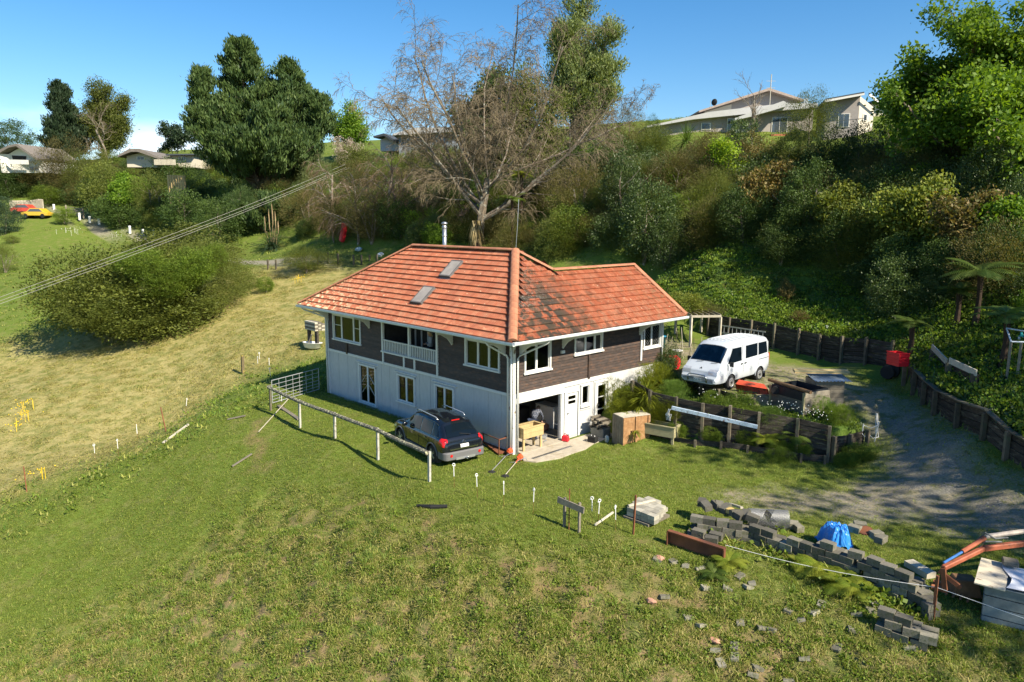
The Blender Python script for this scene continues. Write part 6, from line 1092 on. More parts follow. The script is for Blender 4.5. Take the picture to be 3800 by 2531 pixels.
# ================================================================ VEHICLES
class Body:
    """a car body lofted from stations (x, half width, bottom, belt, roof, roof half width); +x is the nose"""
    def __init__(s, st, tumble=.16):
        a = np.array(st, float); s.L = a[-1, 0]; xs = np.unique(np.concatenate([np.linspace(a[0, 0], a[-1, 0], 70), a[:, 0]])); s.xs = xs; s.c = [np.interp(xs, a[:, 0], a[:, i]) for i in range(1, 6)]; s.a = a; s.tb = tumble
    def g(s, x): return [float(np.interp(x, s.a[:, 0], s.a[:, i])) for i in range(1, 6)]
    def sec(s, x):
        w, b, bl, rf, rw = s.g(x); h = rf-bl; k = min(1, max(.08, h/.5)); sh = .16*k
        return [(0, b), (w-.16, b), (w-.05, b+.05), (w-.005, b+.16), (w, b+(bl-b)*.5), (w-.012, bl-.10), (w-.03, bl-.03), (w-.06-.0*k, bl+.015*k), (w-.06+(rw+.05-w+.06)*.5, bl+(h-sh)*.5+.008), (rw+.05, rf-sh), (rw+.0, rf-sh*.6), (rw-.10, rf-sh*.28), (rw*.5, rf-sh*.08), (0, rf)]
    def top(s, x, y, o=.012):
        w, b, bl, rf, rw = s.g(x); h = rf-bl; k = min(1, max(.08, h/.5)); sh = .16*k; ys = [0, rw*.5, rw-.10, rw, rw+.05]; zs = [rf, rf-sh*.08, rf-sh*.28, rf-sh*.6, rf-sh]
        return Vector((x, y, float(np.interp(abs(y), ys, zs))+o))
    def side(s, x, z, sg=1, o=.012):
        p = s.sec(x); zs = [q[1] for q in p[1:11]]; ys = [q[0] for q in p[1:11]]
        for i in range(1, len(zs)): zs[i] = max(zs[i], zs[i-1]+1e-4)
        return Vector((x, sg*(float(np.interp(z, zs, ys))+o), z))
    def mb(s):
        m = MB(); rows = []
        for x in s.xs:
            p = s.sec(x); rows.append([(x, y, z) for y, z in p]+[(x, -y, z) for y, z in p[-2:0:-1]])
        n = len(rows[0]); vs = [v for r in rows for v in r]; fs = []
        for i in range(len(rows)-1):
            for j in range(n): fs.append((i*n+j, (i+1)*n+j, (i+1)*n+(j+1) % n, i*n+(j+1) % n))
        fs += [tuple(range(n)), tuple(range((len(rows)-1)*n, len(rows)*n))[::-1]]; return m.add(vs, fs)
    def patch(s, fn, poly, n=9):
        """poly: four corners (u,v) bl, br, tr, tl mapped by fn"""
        m = MB(); vs = []; (a, b, c, d) = poly
        for i in range(n+1):
            for j in range(n+1):
                u, v = i/n, j/n; p = [(a[k]*(1-u)+b[k]*u)*(1-v)+(d[k]*(1-u)+c[k]*u)*v for k in (0, 1)]; vs.append(fn(*p))
        return m.add(vs, [(i*(n+1)+j, (i+1)*(n+1)+j, (i+1)*(n+1)+j+1, i*(n+1)+j+1) for i in range(n) for j in range(n)])
def cut_body(name, mb, m, parent, wheels, r, w, depth=.30):
    me = mb.mesh(name, m, True); o = bpy.data.objects.new(name, me); COL.objects.link(o); c = MB()
    for x, z in wheels:
        for sg in (-1, 1): c.lathe([(0, sg*(w-depth)), (r, sg*(w-depth)), (r, sg*(w+.2)), (0, sg*(w+.2))], (x, 0, z), 24, 'Y')
    # outward-facing normals for the cutter
    cm = c.mesh('cut', M_blk); bm = bmesh.new(); bm.from_mesh(cm); bmesh.ops.recalc_face_normals(bm, faces=bm.faces); bm.to_mesh(cm); bm.free(); bm = bmesh.new(); bm.from_mesh(me); bmesh.ops.recalc_face_normals(bm, faces=bm.faces); bm.to_mesh(me); bm.free()
    co = bpy.data.objects.new('cut', cm); COL.objects.link(co); me.materials.append(M_blk); b = o.modifiers.new('b', 'BOOLEAN'); b.object = co; b.operation = 'DIFFERENCE'; b.solver = 'EXACT'; b.material_mode = 'TRANSFER'
    bpy.context.view_layer.update(); nm = bpy.data.meshes.new_from_object(o.evaluated_get(bpy.context.evaluated_depsgraph_get())); bpy.data.objects.remove(o); bpy.data.objects.remove(co); nm.name = name
    bm = bmesh.new(); bm.from_mesh(nm); [setattr(f, 'smooth', True) for f in bm.faces]; bm.to_mesh(nm); bm.free()
    try: nm.set_sharp_from_angle(angle=math.radians(32))
    except Exception: pass
    return link(name, nm, parent)
M_tyre = mat('tyre', (.022, .022, .022), .85, .15, 10, .2); M_alloy = mat('alloy', (.55, .56, .58), .25, .05, 4, 0, metal=.7); M_chr = mat('chrome', (.45, .46, .48), .2, .02, 4, 0, metal=1.0)
def wheel(parent, x, y, r, sg, spokes=5, steel=False):
    w = MB(); w.lathe([(r*.62, -.10), (r*.9, -.11), (r, -.07), (r, .07), (r*.9, .11), (r*.66, .10)], (0, 0, 0), 28, 'Y'); t = part('wheel', w, M_tyre, parent, smooth=True); t.location = (x, y, r)
    m = MB(); m.lathe([(r*.64, .112), (r*.60, .120), (r*.54, .106), (.0, .104)], (0, 0, 0), 24, 'Y'); m.v = [(a, b*sg, c) for a, b, c in m.v]
    ri = part('rim', m, M_alloy if steel else M_blk, t, smooth=False); s = MB()
    for k in range(spokes):
        q = 2*math.pi*k/spokes; d = Vector((math.cos(q), 0, math.sin(q)))
        if steel: s.lathe([(.028, sg*.10), (.026, sg*.112), (0, sg*.112)], tuple(d*r*.36), 6, 'Y')
        else:
            for e in (-.16, .16): d2 = Vector((math.cos(q+e), 0, math.sin(q+e))); s.beam(Vector((0, sg*.125, 0)), d2*r*.62+Vector((0, sg*.12, 0)), .022, .03, up=(0, 1, 0))
    s.lathe([(0, sg*.14), (r*.16, sg*.135), (r*.18, sg*.10), (0, sg*.10)], (0, 0, 0), 10, 'Y'); part('spokes', s, M_alloy if not steel else M_blk, t)
def seam(B, pts, m, parent, fn, w=.010, name='door_seam'):
    s = MB()
    for a, b in zip(pts[:-1], pts[1:]):
        for k in range(5):
            p, q = fn(a[0]+(b[0]-a[0])*k/5, a[1]+(b[1]-a[1])*k/5), fn(a[0]+(b[0]-a[0])*(k+1)/5, a[1]+(b[1]-a[1])*(k+1)/5); s.beam(p, q, w, .006)
    return part(name, s, m, parent)
def plate(parent, txt, loc, R, name='number_plate'):
    s = MB(); s.box((0, 0, 0), (.36, .125, .012)); p = part(name, s, mat('plate_white', (.78, .78, .76), .5, .02, 3, 0), parent); p.matrix_local = Matrix.Translation(loc) @ R.to_4x4()
    me_ = text_mesh(txt, .125); me_.materials.append(M_blk); o = link('lettering', me_, p, (0, -.003, .008)); return p
M_carb = mat('black_car_paint', (.006, .008, .012), .14, .05, 2, 0, coat=.7, spec=.4); M_cg = mat('car_glass', (.004, .008, .013), .08, .02, 2, 0, spec=.22, coat=0); M_clad = mat('grey_cladding_plastic', (.13, .13, .13), .6, .08, 20, .1); M_red = mat('tail_light_red', (.55, .012, .012), .12, .1, 20, 0, coat=.7); M_lens = mat('clear_lens', (.55, .57, .60), .08, .2, 16, 0, coat=.8, metal=.3); M_amb = mat('amber_lens', (.6, .14, .02), .15, .1, 20, 0, coat=.5)
# ---- black SUV
SUV = Body([(0, .70, .50, .66, .70, .60), (.03, .84, .40, .90, .94, .66), (.10, .90, .34, 1.02, 1.08, .68), (.28, .915, .32, 1.06, 1.30, .66), (.62, .925, .30, 1.06, 1.62, .64), (1.0, .925, .29, 1.05, 1.69, .64), (1.7, .925, .29, 1.03, 1.72, .64), (2.4, .925, .29, 1.00, 1.70, .63), (2.8, .925, .29, .99, 1.62, .62), (3.1, .925, .29, .985, 1.42, .62), (3.52, .92, .30, .98, 1.08, .70), (3.95, .905, .30, .94, 1.02, .70), (4.3, .86, .30, .84, .92, .64), (4.5, .72, .32, .72, .78, .54), (4.58, .52, .38, .58, .62, .40)])
cA, cB = at(1610, 1722, 0), np.array([-4.05, -2.5, 0]); dr = Vector((-4.05+1.34, -2.52+2.95, 0)).normalized(); yaw_c = math.atan2(dr.y, dr.x); side_n = Vector((-dr.y, dr.x, 0)); rear = Vector((-1.34, -2.95, 0))
# near wheels are on the -y (left) side of the car: rear contact point at x=.92, y=+.86 in body axes turned round
oc = rear-dr*.90-Vector((-dr.y, dr.x, 0))*.84; suv = thing('black_suv', 'black SUV with grey bumper and roof rails parked on the grass beside the white wall', 'car', (oc.x, oc.y, 0.0), yaw_c)
cut_body('body', SUV.mb(), M_carb, suv, [(.90, .36), (3.62, .36)], .42, .93)
for x in (.90, 3.62):
    for sg in (-1, 1): wheel(suv, x, sg*.80, .36, sg)
for sg in (-1, 1):
    f = lambda x, z, sg=sg: SUV.side(x, z, sg, .010)
    for nm, P in (('side_window', [(2.0, 1.08), (3.22, 1.06), (2.72, 1.50), (2.0, 1.55)]), ('side_window', [(1.06, 1.10), (1.92, 1.085), (1.92, 1.55), (1.12, 1.54)]), ('quarter_window', [(.50, 1.14), (.98, 1.105), (1.04, 1.53), (.80, 1.50)])): part(nm, SUV.patch(f, P), M_cg, suv, smooth=True)
    seam(SUV, [(.46, 1.12), (3.28, 1.035)], M_chr, suv, lambda x, z, sg=sg: SUV.side(x, z, sg, .02), .018, 'chrome_strip'); seam(SUV, [(3.28, 1.035), (2.74, 1.53), (1.9, 1.585), (1.0, 1.57), (.72, 1.5)], M_chr, suv, lambda x, z, sg=sg: SUV.side(x, z, sg, .02), .014, 'chrome_strip')
    for P in ([(3.12, .98), (3.05, .42)], [(1.96, 1.04), (1.98, .40)], [(1.05, 1.06), (1.28, .62)]): seam(SUV, P, M_blk, suv, lambda x, z, sg=sg: SUV.side(x, z, sg, .006))
    part('tail_light', SUV.patch(lambda x, z, sg=sg: SUV.side(x, z, sg, .014), [(.035, .82), (.40, .92), (.30, 1.13), (.07, 1.10)]), M_red, suv, smooth=True)
    part('headlight', SUV.patch(lambda x, z, sg=sg: SUV.side(x, z, sg, .014), [(4.0, .74), (4.42, .66), (4.40, .72), (3.98, .86)]), M_lens, suv)
    s = MB(); s.tube([(.95, sg*.60, 1.66), (1.1, sg*.61, 1.735), (2.5, sg*.60, 1.745), (2.72, sg*.58, 1.66)], .022, 8); part('roof_rail', s, M_alloy, suv, smooth=True)
    s = MB(); s.blob((2.98, sg*1.02, 1.10), (.07, .13, .09), 10, 8); part('wing_mirror', s, M_carb, suv, smooth=True)
    for x in (.90, 3.62):
        s = MB(); pts = [(x+.445*math.cos(q), sg*(SUV.side(x, .6, 1, 0).y+.004), .36+.445*math.sin(q)) for q in np.linspace(-.15, math.pi+.15, 16)]; s.tube(pts, .032, 6); part('arch_trim', s, M_clad, suv, smooth=True)
    s = MB(); s.beam((1.35, sg*.935, .36), (3.15, sg*.935, .36), .04, .14); part('sill_trim', s, M_clad, suv)
    for x in (1.35, 2.35): s = MB(); s.beam((x, sg*.95, .93), (x+.16, sg*.95, .93), .02, .03); part('door_handle', s, M_chr, suv)
    s = MB(); s.beam((.45, sg*.86, .42), (.42, sg*.86, .14), .03, .2, up=(0, 1, 0)); part('mud_flap', s, M_blk, suv)
def rearf(y, t, o=.012):
    x = .10+t*.46; v = SUV.top(x, y, o); return v+Vector((-.010, 0, 0))
part('rear_window', SUV.patch(lambda y, t: rearf(y, t, .02), [(-.66, .10), (.66, .10), (.56, .92), (-.56, .92)]), M_cg, suv, smooth=True)
s = MB(); b_ = [(-.02, y, z) for y, z in ()]; s.prism([(-.10, -.80), (-.10, .80), (.03, .90), (.42, .94), (.42, -.94), (.03, -.90)], .30, .62); part('rear_bumper', s, M_clad, suv, bevel=.04)
s = MB(); s.beam((-.11, -.42, .36), (-.11, .42, .36), .02, .09); part('skid_plate', s, M_alloy, suv); s = MB(); s.beam((-.0, -.62, .70), (-.0, .62, .70), .03, .05); part('boot_strip', s, M_chr, suv)
for sg in (-1, 1): s = MB(); s.lathe([(0, -.015), (.055, -.015), (.055, .01), (0, .01)], (-.105, sg*.62, .50), 14, 'X'); part('reflector', s, M_red, suv)
s = MB(); s.beam((-.1, 0, .34), (-.26, 0, .34), .05, .05); s.blob((-.26, 0, .40), .035, 8, 6); part('tow_ball', s, M_chr, suv, smooth=True)
s = MB(); s.beam((.66, -.18, 1.645), (.66, .18, 1.645), .03, .03); part('brake_light', s, M_red, suv); s = MB(); s.beam((.10, -.35, 1.16), (.19, .10, 1.24), .02, .02); part('rear_wiper', s, M_blk, suv)
# plates face backwards: local z -> -x, local x -> -y, local y -> z
RB = Matrix(((0, 0, -1), (-1, 0, 0), (0, 1, 0))); plate(suv, 'HAL743', (.0, -.02, .80), Matrix(((0, .25, -.97), (-1, 0, 0), (0, .97, .25))))
s = MB(); s.tube([(.028+.0*k, .07*math.cos(q), .945+.055*math.sin(q)) for k, q in enumerate(np.linspace(0, 6.28, 13))], .010, 5); s.blob((.02, 0, .95), (.01, .03, .025), 6, 4); part('badge', s, M_chr, suv)
part('windscreen', SUV.patch(lambda x, y: SUV.top(x, y, .014), [(3.48, -.60), (3.48, .60), (2.86, .54), (2.86, -.54)]), M_cg, suv, smooth=True)
# ---- white van
VAN = Body([(0, .74, .44, 1.10, 1.58, .62), (.05, .80, .38, 1.14, 1.80, .67), (.22, .835, .33, 1.15, 1.92, .69), (.8, .845, .32, 1.14, 1.965, .69), (1.8, .845, .31, 1.12, 1.985, .69), (2.8, .845, .31, 1.10, 1.97, .69), (3.12, .845, .31, 1.09, 1.93, .685), (3.32, .845, .31, 1.09, 1.82, .68), (3.92, .84, .31, 1.08, 1.17, .70), (4.02, .835, .31, 1.02, 1.08, .71), (4.30, .825, .33, .80, .84, .72), (4.36, .81, .34, .62, .66, .72), (4.42, .77, .36, .58, .60, .70), (4.44, .68, .42, .52, .54, .60)])
M_vw = mat('white_van_paint', (.50, .54, .58), .25, .03, 2, 0, coat=.6, spec=.5); wv = Vector(at(2708, 1446, 2.0)); wr = Vector(at(2813, 1414, 2.0)); sc = (wr-wv).length/2.36; d = (wv-wr).normalized(); yaw_v = math.atan2(d.y, d.x)
# near side is the van's left (+y when the nose is +x and we look from +X world)
nl = Vector((-d.y, d.x, 0)); ov = wr-d*.92*sc-nl*.80*sc; van = thing('white_van', 'white van with chrome nudge bar parked above the garden terrace', 'van', (ov.x, ov.y, 2.0), yaw_v); van.scale = (sc, sc, sc*.98)
cut_body('body', VAN.mb(), M_vw, van, [(.92, .31), (3.28, .31)], .37, .85)
for x in (.92, 3.28):
    for sg in (-1, 1): wheel(van, x, sg*.745, .315, sg, 8, True)
for sg in (-1, 1):
    f = lambda x, z, sg=sg: VAN.side(x, z, sg, .012)
    for P in ([(.20, 1.20), (.98, 1.18), (.98, 1.70), (.30, 1.70)], [(1.10, 1.18), (2.08, 1.16), (2.06, 1.70), (1.10, 1.71)], [(2.42, 1.12), (3.50, 1.10), (3.12, 1.70), (2.44, 1.70)]): part('side_window', VAN.patch(f, P), M_cg, van, smooth=True)
    for P in ([(2.34, 1.78), (2.34, .40)], [(3.62, 1.05), (3.66, .62)], [(1.04, 1.76), (1.04, .62)], [(2.34, .37), (1.3, .37)]): seam(VAN, P, M_clad, van, lambda x, z, sg=sg: VAN.side(x, z, sg, .004), .008)
    seam(VAN, [(.15, 1.0), (1.0, 1.0)], M_blk, van, f, .03, 'slide_rail'); seam(VAN, [(.1, .72), (3.6, .72)], mat('grey_line', (.4, .42, .43), .5), van, lambda x, z, sg=sg: VAN.side(x, z, sg, .002), .006, 'body_crease')
    for x in (2.14, 2.44): s = MB(); s.beam((x, sg*.862, 1.0), (x+.12, sg*.862, 1.0), .02, .04); part('door_handle', s, M_blk, van)
    part('headlight', VAN.patch(lambda x, y: VAN.top(x, sg*y, .016), [(4.345, .40), (4.345, .79), (4.19, .77), (4.21, .42)]), M_lens, van)
    s = MB(); s.beam((4.43, sg*.50, .50), (4.40, sg*.74, .50), .02, .06); part('indicator', s, M_amb, van); s = MB(); s.box((3.55, sg*.98, 1.12), (.06, .16, .20)); s.beam((3.5, sg*.84, 1.08), (3.55, sg*.95, 1.08), .03, .03); part('wing_mirror', s, M_blk, van, bevel=.02)
    s = MB(); s.box((.02, sg*.72, .98), (.06, .12, .34)); part('tail_light', s, M_red, van)
    s = MB(); pts = [(.92+.385*math.cos(q), sg*.850, .31+.385*math.sin(q)) for q in np.linspace(0, math.pi, 14)]; s.tube(pts, .012, 5); part('arch_lip', s, M_vw, van)
    s = MB(); s.beam((.50, sg*.78, .40), (.48, sg*.78, .12), .03, .2, up=(0, 1, 0)); part('mud_flap', s, M_blk, van)
part('windscreen', VAN.patch(lambda x, y: VAN.top(x, y, .016), [(3.90, -.68), (3.90, .68), (3.36, .62), (3.36, -.62)]), glass('windscreen_glass', (.6, .66, .68), .05), van, smooth=True)
part('dash', VAN.patch(lambda x, y: VAN.top(x, y, .006), [(3.91, -.70), (3.91, .70), (3.34, .64), (3.34, -.64)]), mat('van_interior', (.05, .06, .07), .6, .5, 3, 0, col2=(.16, .16, .15), patch=(.5, .6), pscale=2.5), van, smooth=True)
s = MB(); s.box((4.36, 0, .47), (.16, 1.50, .20)); part('front_bumper', s, M_vw, van, bevel=.05); s = MB()
for z in (.62, .585): s.beam((4.435, -.34, z), (4.435, .34, z), .02, .012)
part('grille_slot', s, M_blk, van)
s = MB(); s.tube([(4.47, -.42, .42), (4.52, -.42, .62), (4.50, -.34, .70), (4.50, .34, .70), (4.52, .42, .62), (4.47, .42, .42)], .028, 8); part('nudge_bar', s, M_chr, van, smooth=True)
s = MB(); c = VAN.top(4.2, 0, .016); 
for k in range(3):
    q = math.pi/2+k*2.094; e = Vector((-math.sin(q)*.32/.45*.0, 0, 0)); u = Vector((-.78*math.sin(q), math.cos(q), .62*math.sin(q)))*.065; w = Vector((-.78*math.cos(q), -math.sin(q), .62*math.cos(q)))*.026
    s.add([c, c+u*.5+w, c+u, c+u*.5-w], [(0, 1, 2, 3), (3, 2, 1, 0)])
part('badge', s, M_blk, van)
plate(van, 'GCL287', (4.455, 0, .50), Matrix(((0, .0, 1), (1, 0, 0), (0, 1, 0))))
for y in (-.35, .30): s = MB(); a, b = VAN.top(3.98, y, .03), VAN.top(3.95, y+.28, .04); s.beam(a, b, .015, .015); part('wiper', s, M_blk, van)
for y in np.linspace(-.5, .5, 7):
    s = MB(); pts = [VAN.top(x, y, .002) for x in np.linspace(.4, 3.0, 8)]; s.tube(pts, .012, 4); part('roof_rib', s, M_vw, van)
part('rear_window', VAN.patch(lambda y, z: Vector((.02-.0*z, y, z)), [(-.56, 1.2), (.56, 1.2), (.54, 1.52), (-.54, 1.52)]), M_cg, van)
# ================================================================ THINGS ROUND THE HOUSE
ap = MB(); ap.prism([(.305, -.02), (.9, -.28), (1.35, -.05), (1.62, 1.0), (1.6, 2.6), (1.35, 3.4), (1.25, 4.9), (.305, 5.6)], -.12, .035)
t = thing('concrete_apron', 'sunlit concrete apron with a drain grate in front of the open garage', 'concrete slab', (.9, 1.5, 0)); part('slab', ap, M_conc, t, world=True)
s = MB(); a, b = Vector(at(1975, 1702, .04)), Vector(at(2120, 1655, .04)); s.beam(a, b, .13, .012); g = part('drain_grate', s, M_metal, t, world=True); n = 26
for k in range(n): s = MB(); c = a+(b-a)*((k+.5)/n)+Vector((0, 0, .009)); s.beam(c-Vector((.05, 0, 0)), c+Vector((.05, 0, 0)), .022, .006); part('slot', s, M_blk, g, world=True)
def planter(P, rz, L, W, hb, hl, m, label):
    """trough on four legs: P is the ground point below its centre"""
    t = thing('raised_planter', label, 'planter box', P, rz); th = .035; nb = 2
    for sx in (-1, 1):
        for sy in (-1, 1): s = MB(); s.box((sx*(L/2-.08), sy*(W/2-.07), (hl+hb*.6)/2), (.09, .07, hl+hb*.6)); part('leg', s, m, t)
    for k in range(nb):
        z = hl+hb*(k+.5)/nb
        for sy in (-1, 1): s = MB(); s.box((0, sy*W/2, z), (L, th, hb/nb-.008)); part('board', s, m, t)
        for sx in (-1, 1): s = MB(); s.box((sx*(L/2-th/2), 0, z), (th, W-th-.004, hb/nb-.008)); part('board', s, m, t)
    for sy in (-1, 1): s = MB(); s.box((0, sy*W/2, hl+hb+.02), (L+.07, .09, .035)); part('rim_board', s, m, t)
    for sx in (-1, 1): s = MB(); s.box((sx*(L/2-.01), 0, hl+hb+.019), (.09, W-.095, .033)); part('rim_board', s, m, t)
    s = MB(); s.box((0, 0, hl+.06), (L-.08, W-.05, .03)); part('base_board', s, m, t); return t
planter((-.05, .95, .03), math.radians(88), 1.12, .56, .42, .55, M_pine, 'honey-coloured raised planter on legs standing in the garage opening')
a, b = Vector(at(2480, 1667, 0)), Vector(at(2392, 1650, 0)); d = (a-b).normalized(); c = (a+b)/2+Vector((-d.y, d.x, 0))*.28; planter((c.x, c.y, .0), math.atan2(d.y, d.x), 1.52, .62, .42, .5, M_gpine, 'greenish timber raised planter on legs against the terrace wall')
# big upended crate
a, b = Vector(at(2325, 1663, 0)), Vector(at(2400, 1652, 0)); d = (b-a).normalized(); n_ = Vector((-d.y, d.x, 0)); rz = math.atan2(d.y, d.x); c = (a+b)/2+n_*.45; t = thing('timber_crate', 'large brown slatted timber crate stood on end beside the raised planter', 'crate', (c.x, c.y, 0), rz); Lx, Ly, Hh = 1.32, .85, 1.28; M_crate = mat('brown_crate_ply', (.30, .16, .07), .7, .25, 6, .5, 30, col2=(.42, .25, .12), patch=(.5, .65), pscale=5)
s = MB(); s.box((0, -Ly/2+.06, Hh/2), (Lx-.06, .03, Hh-.04)); part('front_panel', s, M_crate, t)
for x in (-.62, -.02, .6): s = MB(); s.box((x, -Ly/2+.02, Hh/2), (.09, .05, Hh)); part('batten', s, M_crate, t)
for k in range(5):
    s = MB(); s.box((-Lx/2, -Ly/2+.09+k*(Ly-.12)/4.4, Hh/2), (.03, (Ly-.12)/5, Hh-.02)); part('side_board', s, M_grey, t); s = MB(); s.box((Lx/2, -Ly/2+.09+k*(Ly-.12)/4.4, Hh/2), (.03, (Ly-.12)/5, Hh-.02)); part('side_board', s, M_grey, t)
for k in range(4): s = MB(); s.box((0, -Ly/2+.14+k*(Ly-.1)/4.2, Hh+.012), (Lx+.03, (Ly-.12)/4.3, .03)); part('top_board', s, M_pale, t)
s = MB(); s.box((0, Ly/2-.04, Hh/2), (Lx-.08, .02, Hh-.05)); part('back_panel', s, M_crate, t)
# firewood heap, metal box, battery box, fuel can, pale sack
p = Vector(at(2228, 1618, 0)); t = thing('firewood_stack', 'stack of split grey firewood between the glazed door and the timber crate', 'firewood', p); t.location = p
for k in range(26): s = MB(); r_ = k//5; q = Vector(((k % 5-2)*.13+random.uniform(-.02, .02), random.uniform(-.12, .1), .42+r_*.085)); s.beam(q+Vector((-.02, -.27, 0)), q+Vector((.02, .27, random.uniform(-.02, .02))), random.uniform(.07, .12), random.uniform(.05, .09)); part('log', s, M_grey if k % 3 else M_slp, t)
s = MB(); s.box((0, 0, .2), (.72, .5, .4)); part('metal_box', s, mat('dull_box', (.22, .21, .17), .6, .2), t, bevel=.02)
p = Vector(at(2200, 1640, .03)); s = MB(); s.box((p.x, p.y, p.z+.13), (.36, .3, .25), .2); t = thing('battery', 'black battery with pale terminals on the edge of the concrete apron', 'battery', p); part('case', s, M_blk, t, world=True, bevel=.01)
for k in (-.09, .09): s = MB(); s.lathe([(.02, .256), (.02, .29), (0, .29)], (p.x+k, p.y, p.z), 8); part('terminal', s, M_wpl, t, world=True)
p = Vector(at(2098, 1637, .04)); t = thing('fuel_can', 'red plastic fuel can on the concrete beside the garage door frame', 'fuel can', p); s = MB(); s.box((0, 0, .13), (.34, .24, .26), .4, .8); part('can', s, _mats['red_plastic'], t, bevel=.04); s = MB(); s.tube([(-.1, 0, .27), (-.02, 0, .33), (.08, 0, .29)], .018, 6); part('handle', s, _mats['red_plastic'], t); s = MB(); s.lathe([(.03, .25), (.03, .31), (0, .31)], (.1, .05, 0), 8); part('cap', s, M_blk, t)
p = Vector(at(2252, 1642, 0)); s = MB(); s.blob((p.x, p.y, .15), (.10, .10, .17), 9, 6, .1); single('pale_stone', s, mat('pale_stone', (.5, .48, .42), .9), 'rounded pale stone at the left foot of the timber crate', 'stone')
# garage contents
t = thing('freezer', 'white chest appliance at the back of the garage', 'appliance', (-1.9, 4.1, 0)); s = MB(); s.box((0, 0, .48), (1.1, .62, .96)); part('cabinet', s, M_wpl, t, bevel=.02); s = MB(); s.box((0, 0, .985), (1.12, .64, .04)); part('lid', s, M_fw, t)
t = thing('travel_bag', 'open pinkish-brown bag on the garage floor by the bending man', 'bag', (-1.45, 3.25, 0)); s = MB(); s.blob((0, 0, .17), (.2, .36, .19), 12, 8, .08); part('bag_body', s, mat('pink_leather', (.38, .17, .12), .6, .2), t, smooth=True); s = MB(); s.tube([(-.1, -.12, .3), (-.06, -.1, .48), (0, 0, .5), (.05, .1, .46), (.08, .12, .3)], .018, 6); part('bag_handle', s, M_blk, t)
for i, (x, y, w, d_, h, m, lb) in enumerate(((-1.3, 4.05, .5, .4, .25, M_bg, 'blue-grey toolbox on the garage floor right of the bag'), (-2.9, 3.2, .5, .9, .8, M_blk, 'dark workbench in the gloom of the garage'), (-2.9, .6, .4, .6, 1.2, M_grey, 'grey shelf in the left of the garage'), (-.7, 2.55, .22, .34, .12, M_alu, 'small metal tray by the garage door jamb'), (-1.7, 1.4, .35, .35, .35, M_post, 'brown box behind the bending man'))): s = MB(); s.box((x, y, h/2), (w, d_, h), .2*i); single(('toolbox', 'workbench', 'shelf_unit', 'metal_tray', 'cardboard_box')[i], s, m, lb, ('toolbox', 'workbench', 'shelf', 'tray', 'box')[i], bevel=.01)
s = MB(); s.tube([(-.1+.25*math.sin(k*.3), 1.3+k*.06, .012) for k in range(18)], .010, 5); single('hose', s, mat('blue_hose', (.05, .13, .22), .5), 'dark blue hose curling over the garage floor', 'hose')
# rusty frame against the wall
t = thing('steel_framework', 'rusty steel ramp with side rails lying against the white wall behind the car', 'framework', Vector(at(1865, 1690, 0))); A, B = Vector(at(1765, 1600, .18)), Vector(at(1868, 1682, .05)); C = Vector(at(1880, 1690, 0)); w = Vector((.30, .26, 0)); up = Vector((0, 0, .62))
s = MB(); s.beam(A, B, .45, .03, up=(0, 0, 1)); part('plate', s, M_rust, t, world=True)
for o_ in (Vector((0, -.24, 0)), Vector((0, .24, 0))):
    s = MB(); s.beam(A+o_, B+o_, .04, .05); part('rail', s, M_rust, t, world=True); s = MB(); s.beam(A+o_+up*.25, B+o_+up, .03, .03); part('rail', s, M_rust, t, world=True)
    for k in (.45, 1.0): q = A+(B-A)*k+o_; s = MB(); s.beam(q, q+up*(.25+.75*k), .03, .03); part('upright', s, M_rust, t, world=True)
s = MB(); s.beam(B+up+Vector((0, -.24, 0)), B+up+Vector((0, .24, 0)), .05, .03); part('rail', s, M_rust, t, world=True)
# brush cutters
M_or = mat('orange_plastic', (.62, .10, .03), .4, .1, 6, 0)
def cutter(pe, ph, label, hx=0):
    e = Vector(at(*pe, 0)); h = Vector(at(*ph, 0)); d = (h-e); L = d.length; t = thing('brush_cutter', label, 'brush cutter', (e.x, e.y, 0), math.atan2(d.y, d.x))
    s = MB(); s.tube([(.1, 0, .16), (L, 0, .08)], .016, 6); part('shaft', s, M_pale if hx else M_alu, t); s = MB(); s.blob((0, 0, .17), (.17, .13, .13), 10, 7, .12); part('engine', s, M_or, t); s = MB(); s.box((-.1, .0, .12), (.12, .2, .16), .3); part('engine_cover', s, M_blk, t, bevel=.02)
    s = MB(); s.tube([(.18, 0, .15), (.55, 0, .13)], .03, 7); part('grip', s, M_or if hx else M_blk, t); s = MB(); s.tube([(.5, 0, .14), (.48, .18, .25), (.42, .36, .30), (.36, .40, .18)], .013, 5); s.tube([(.5, 0, .14), (.5, -.18, .10), (.42, -.32, .06)], .013, 5); part('handlebar', s, M_alu, t)
    s = MB(); s.lathe([(0, .03), (.15, .02), (.15, .05), (.05, .09), (0, .1)], (L, 0, 0), 14); part('guard', s, M_blk, t); return t
cutter((1892, 1690), (1825, 1755), 'left one of two orange brush cutters, handle raised, lying before the corner post'); cutter((1930, 1712), (1875, 1770), 'right one of two orange brush cutters lying before the corner post', 1)
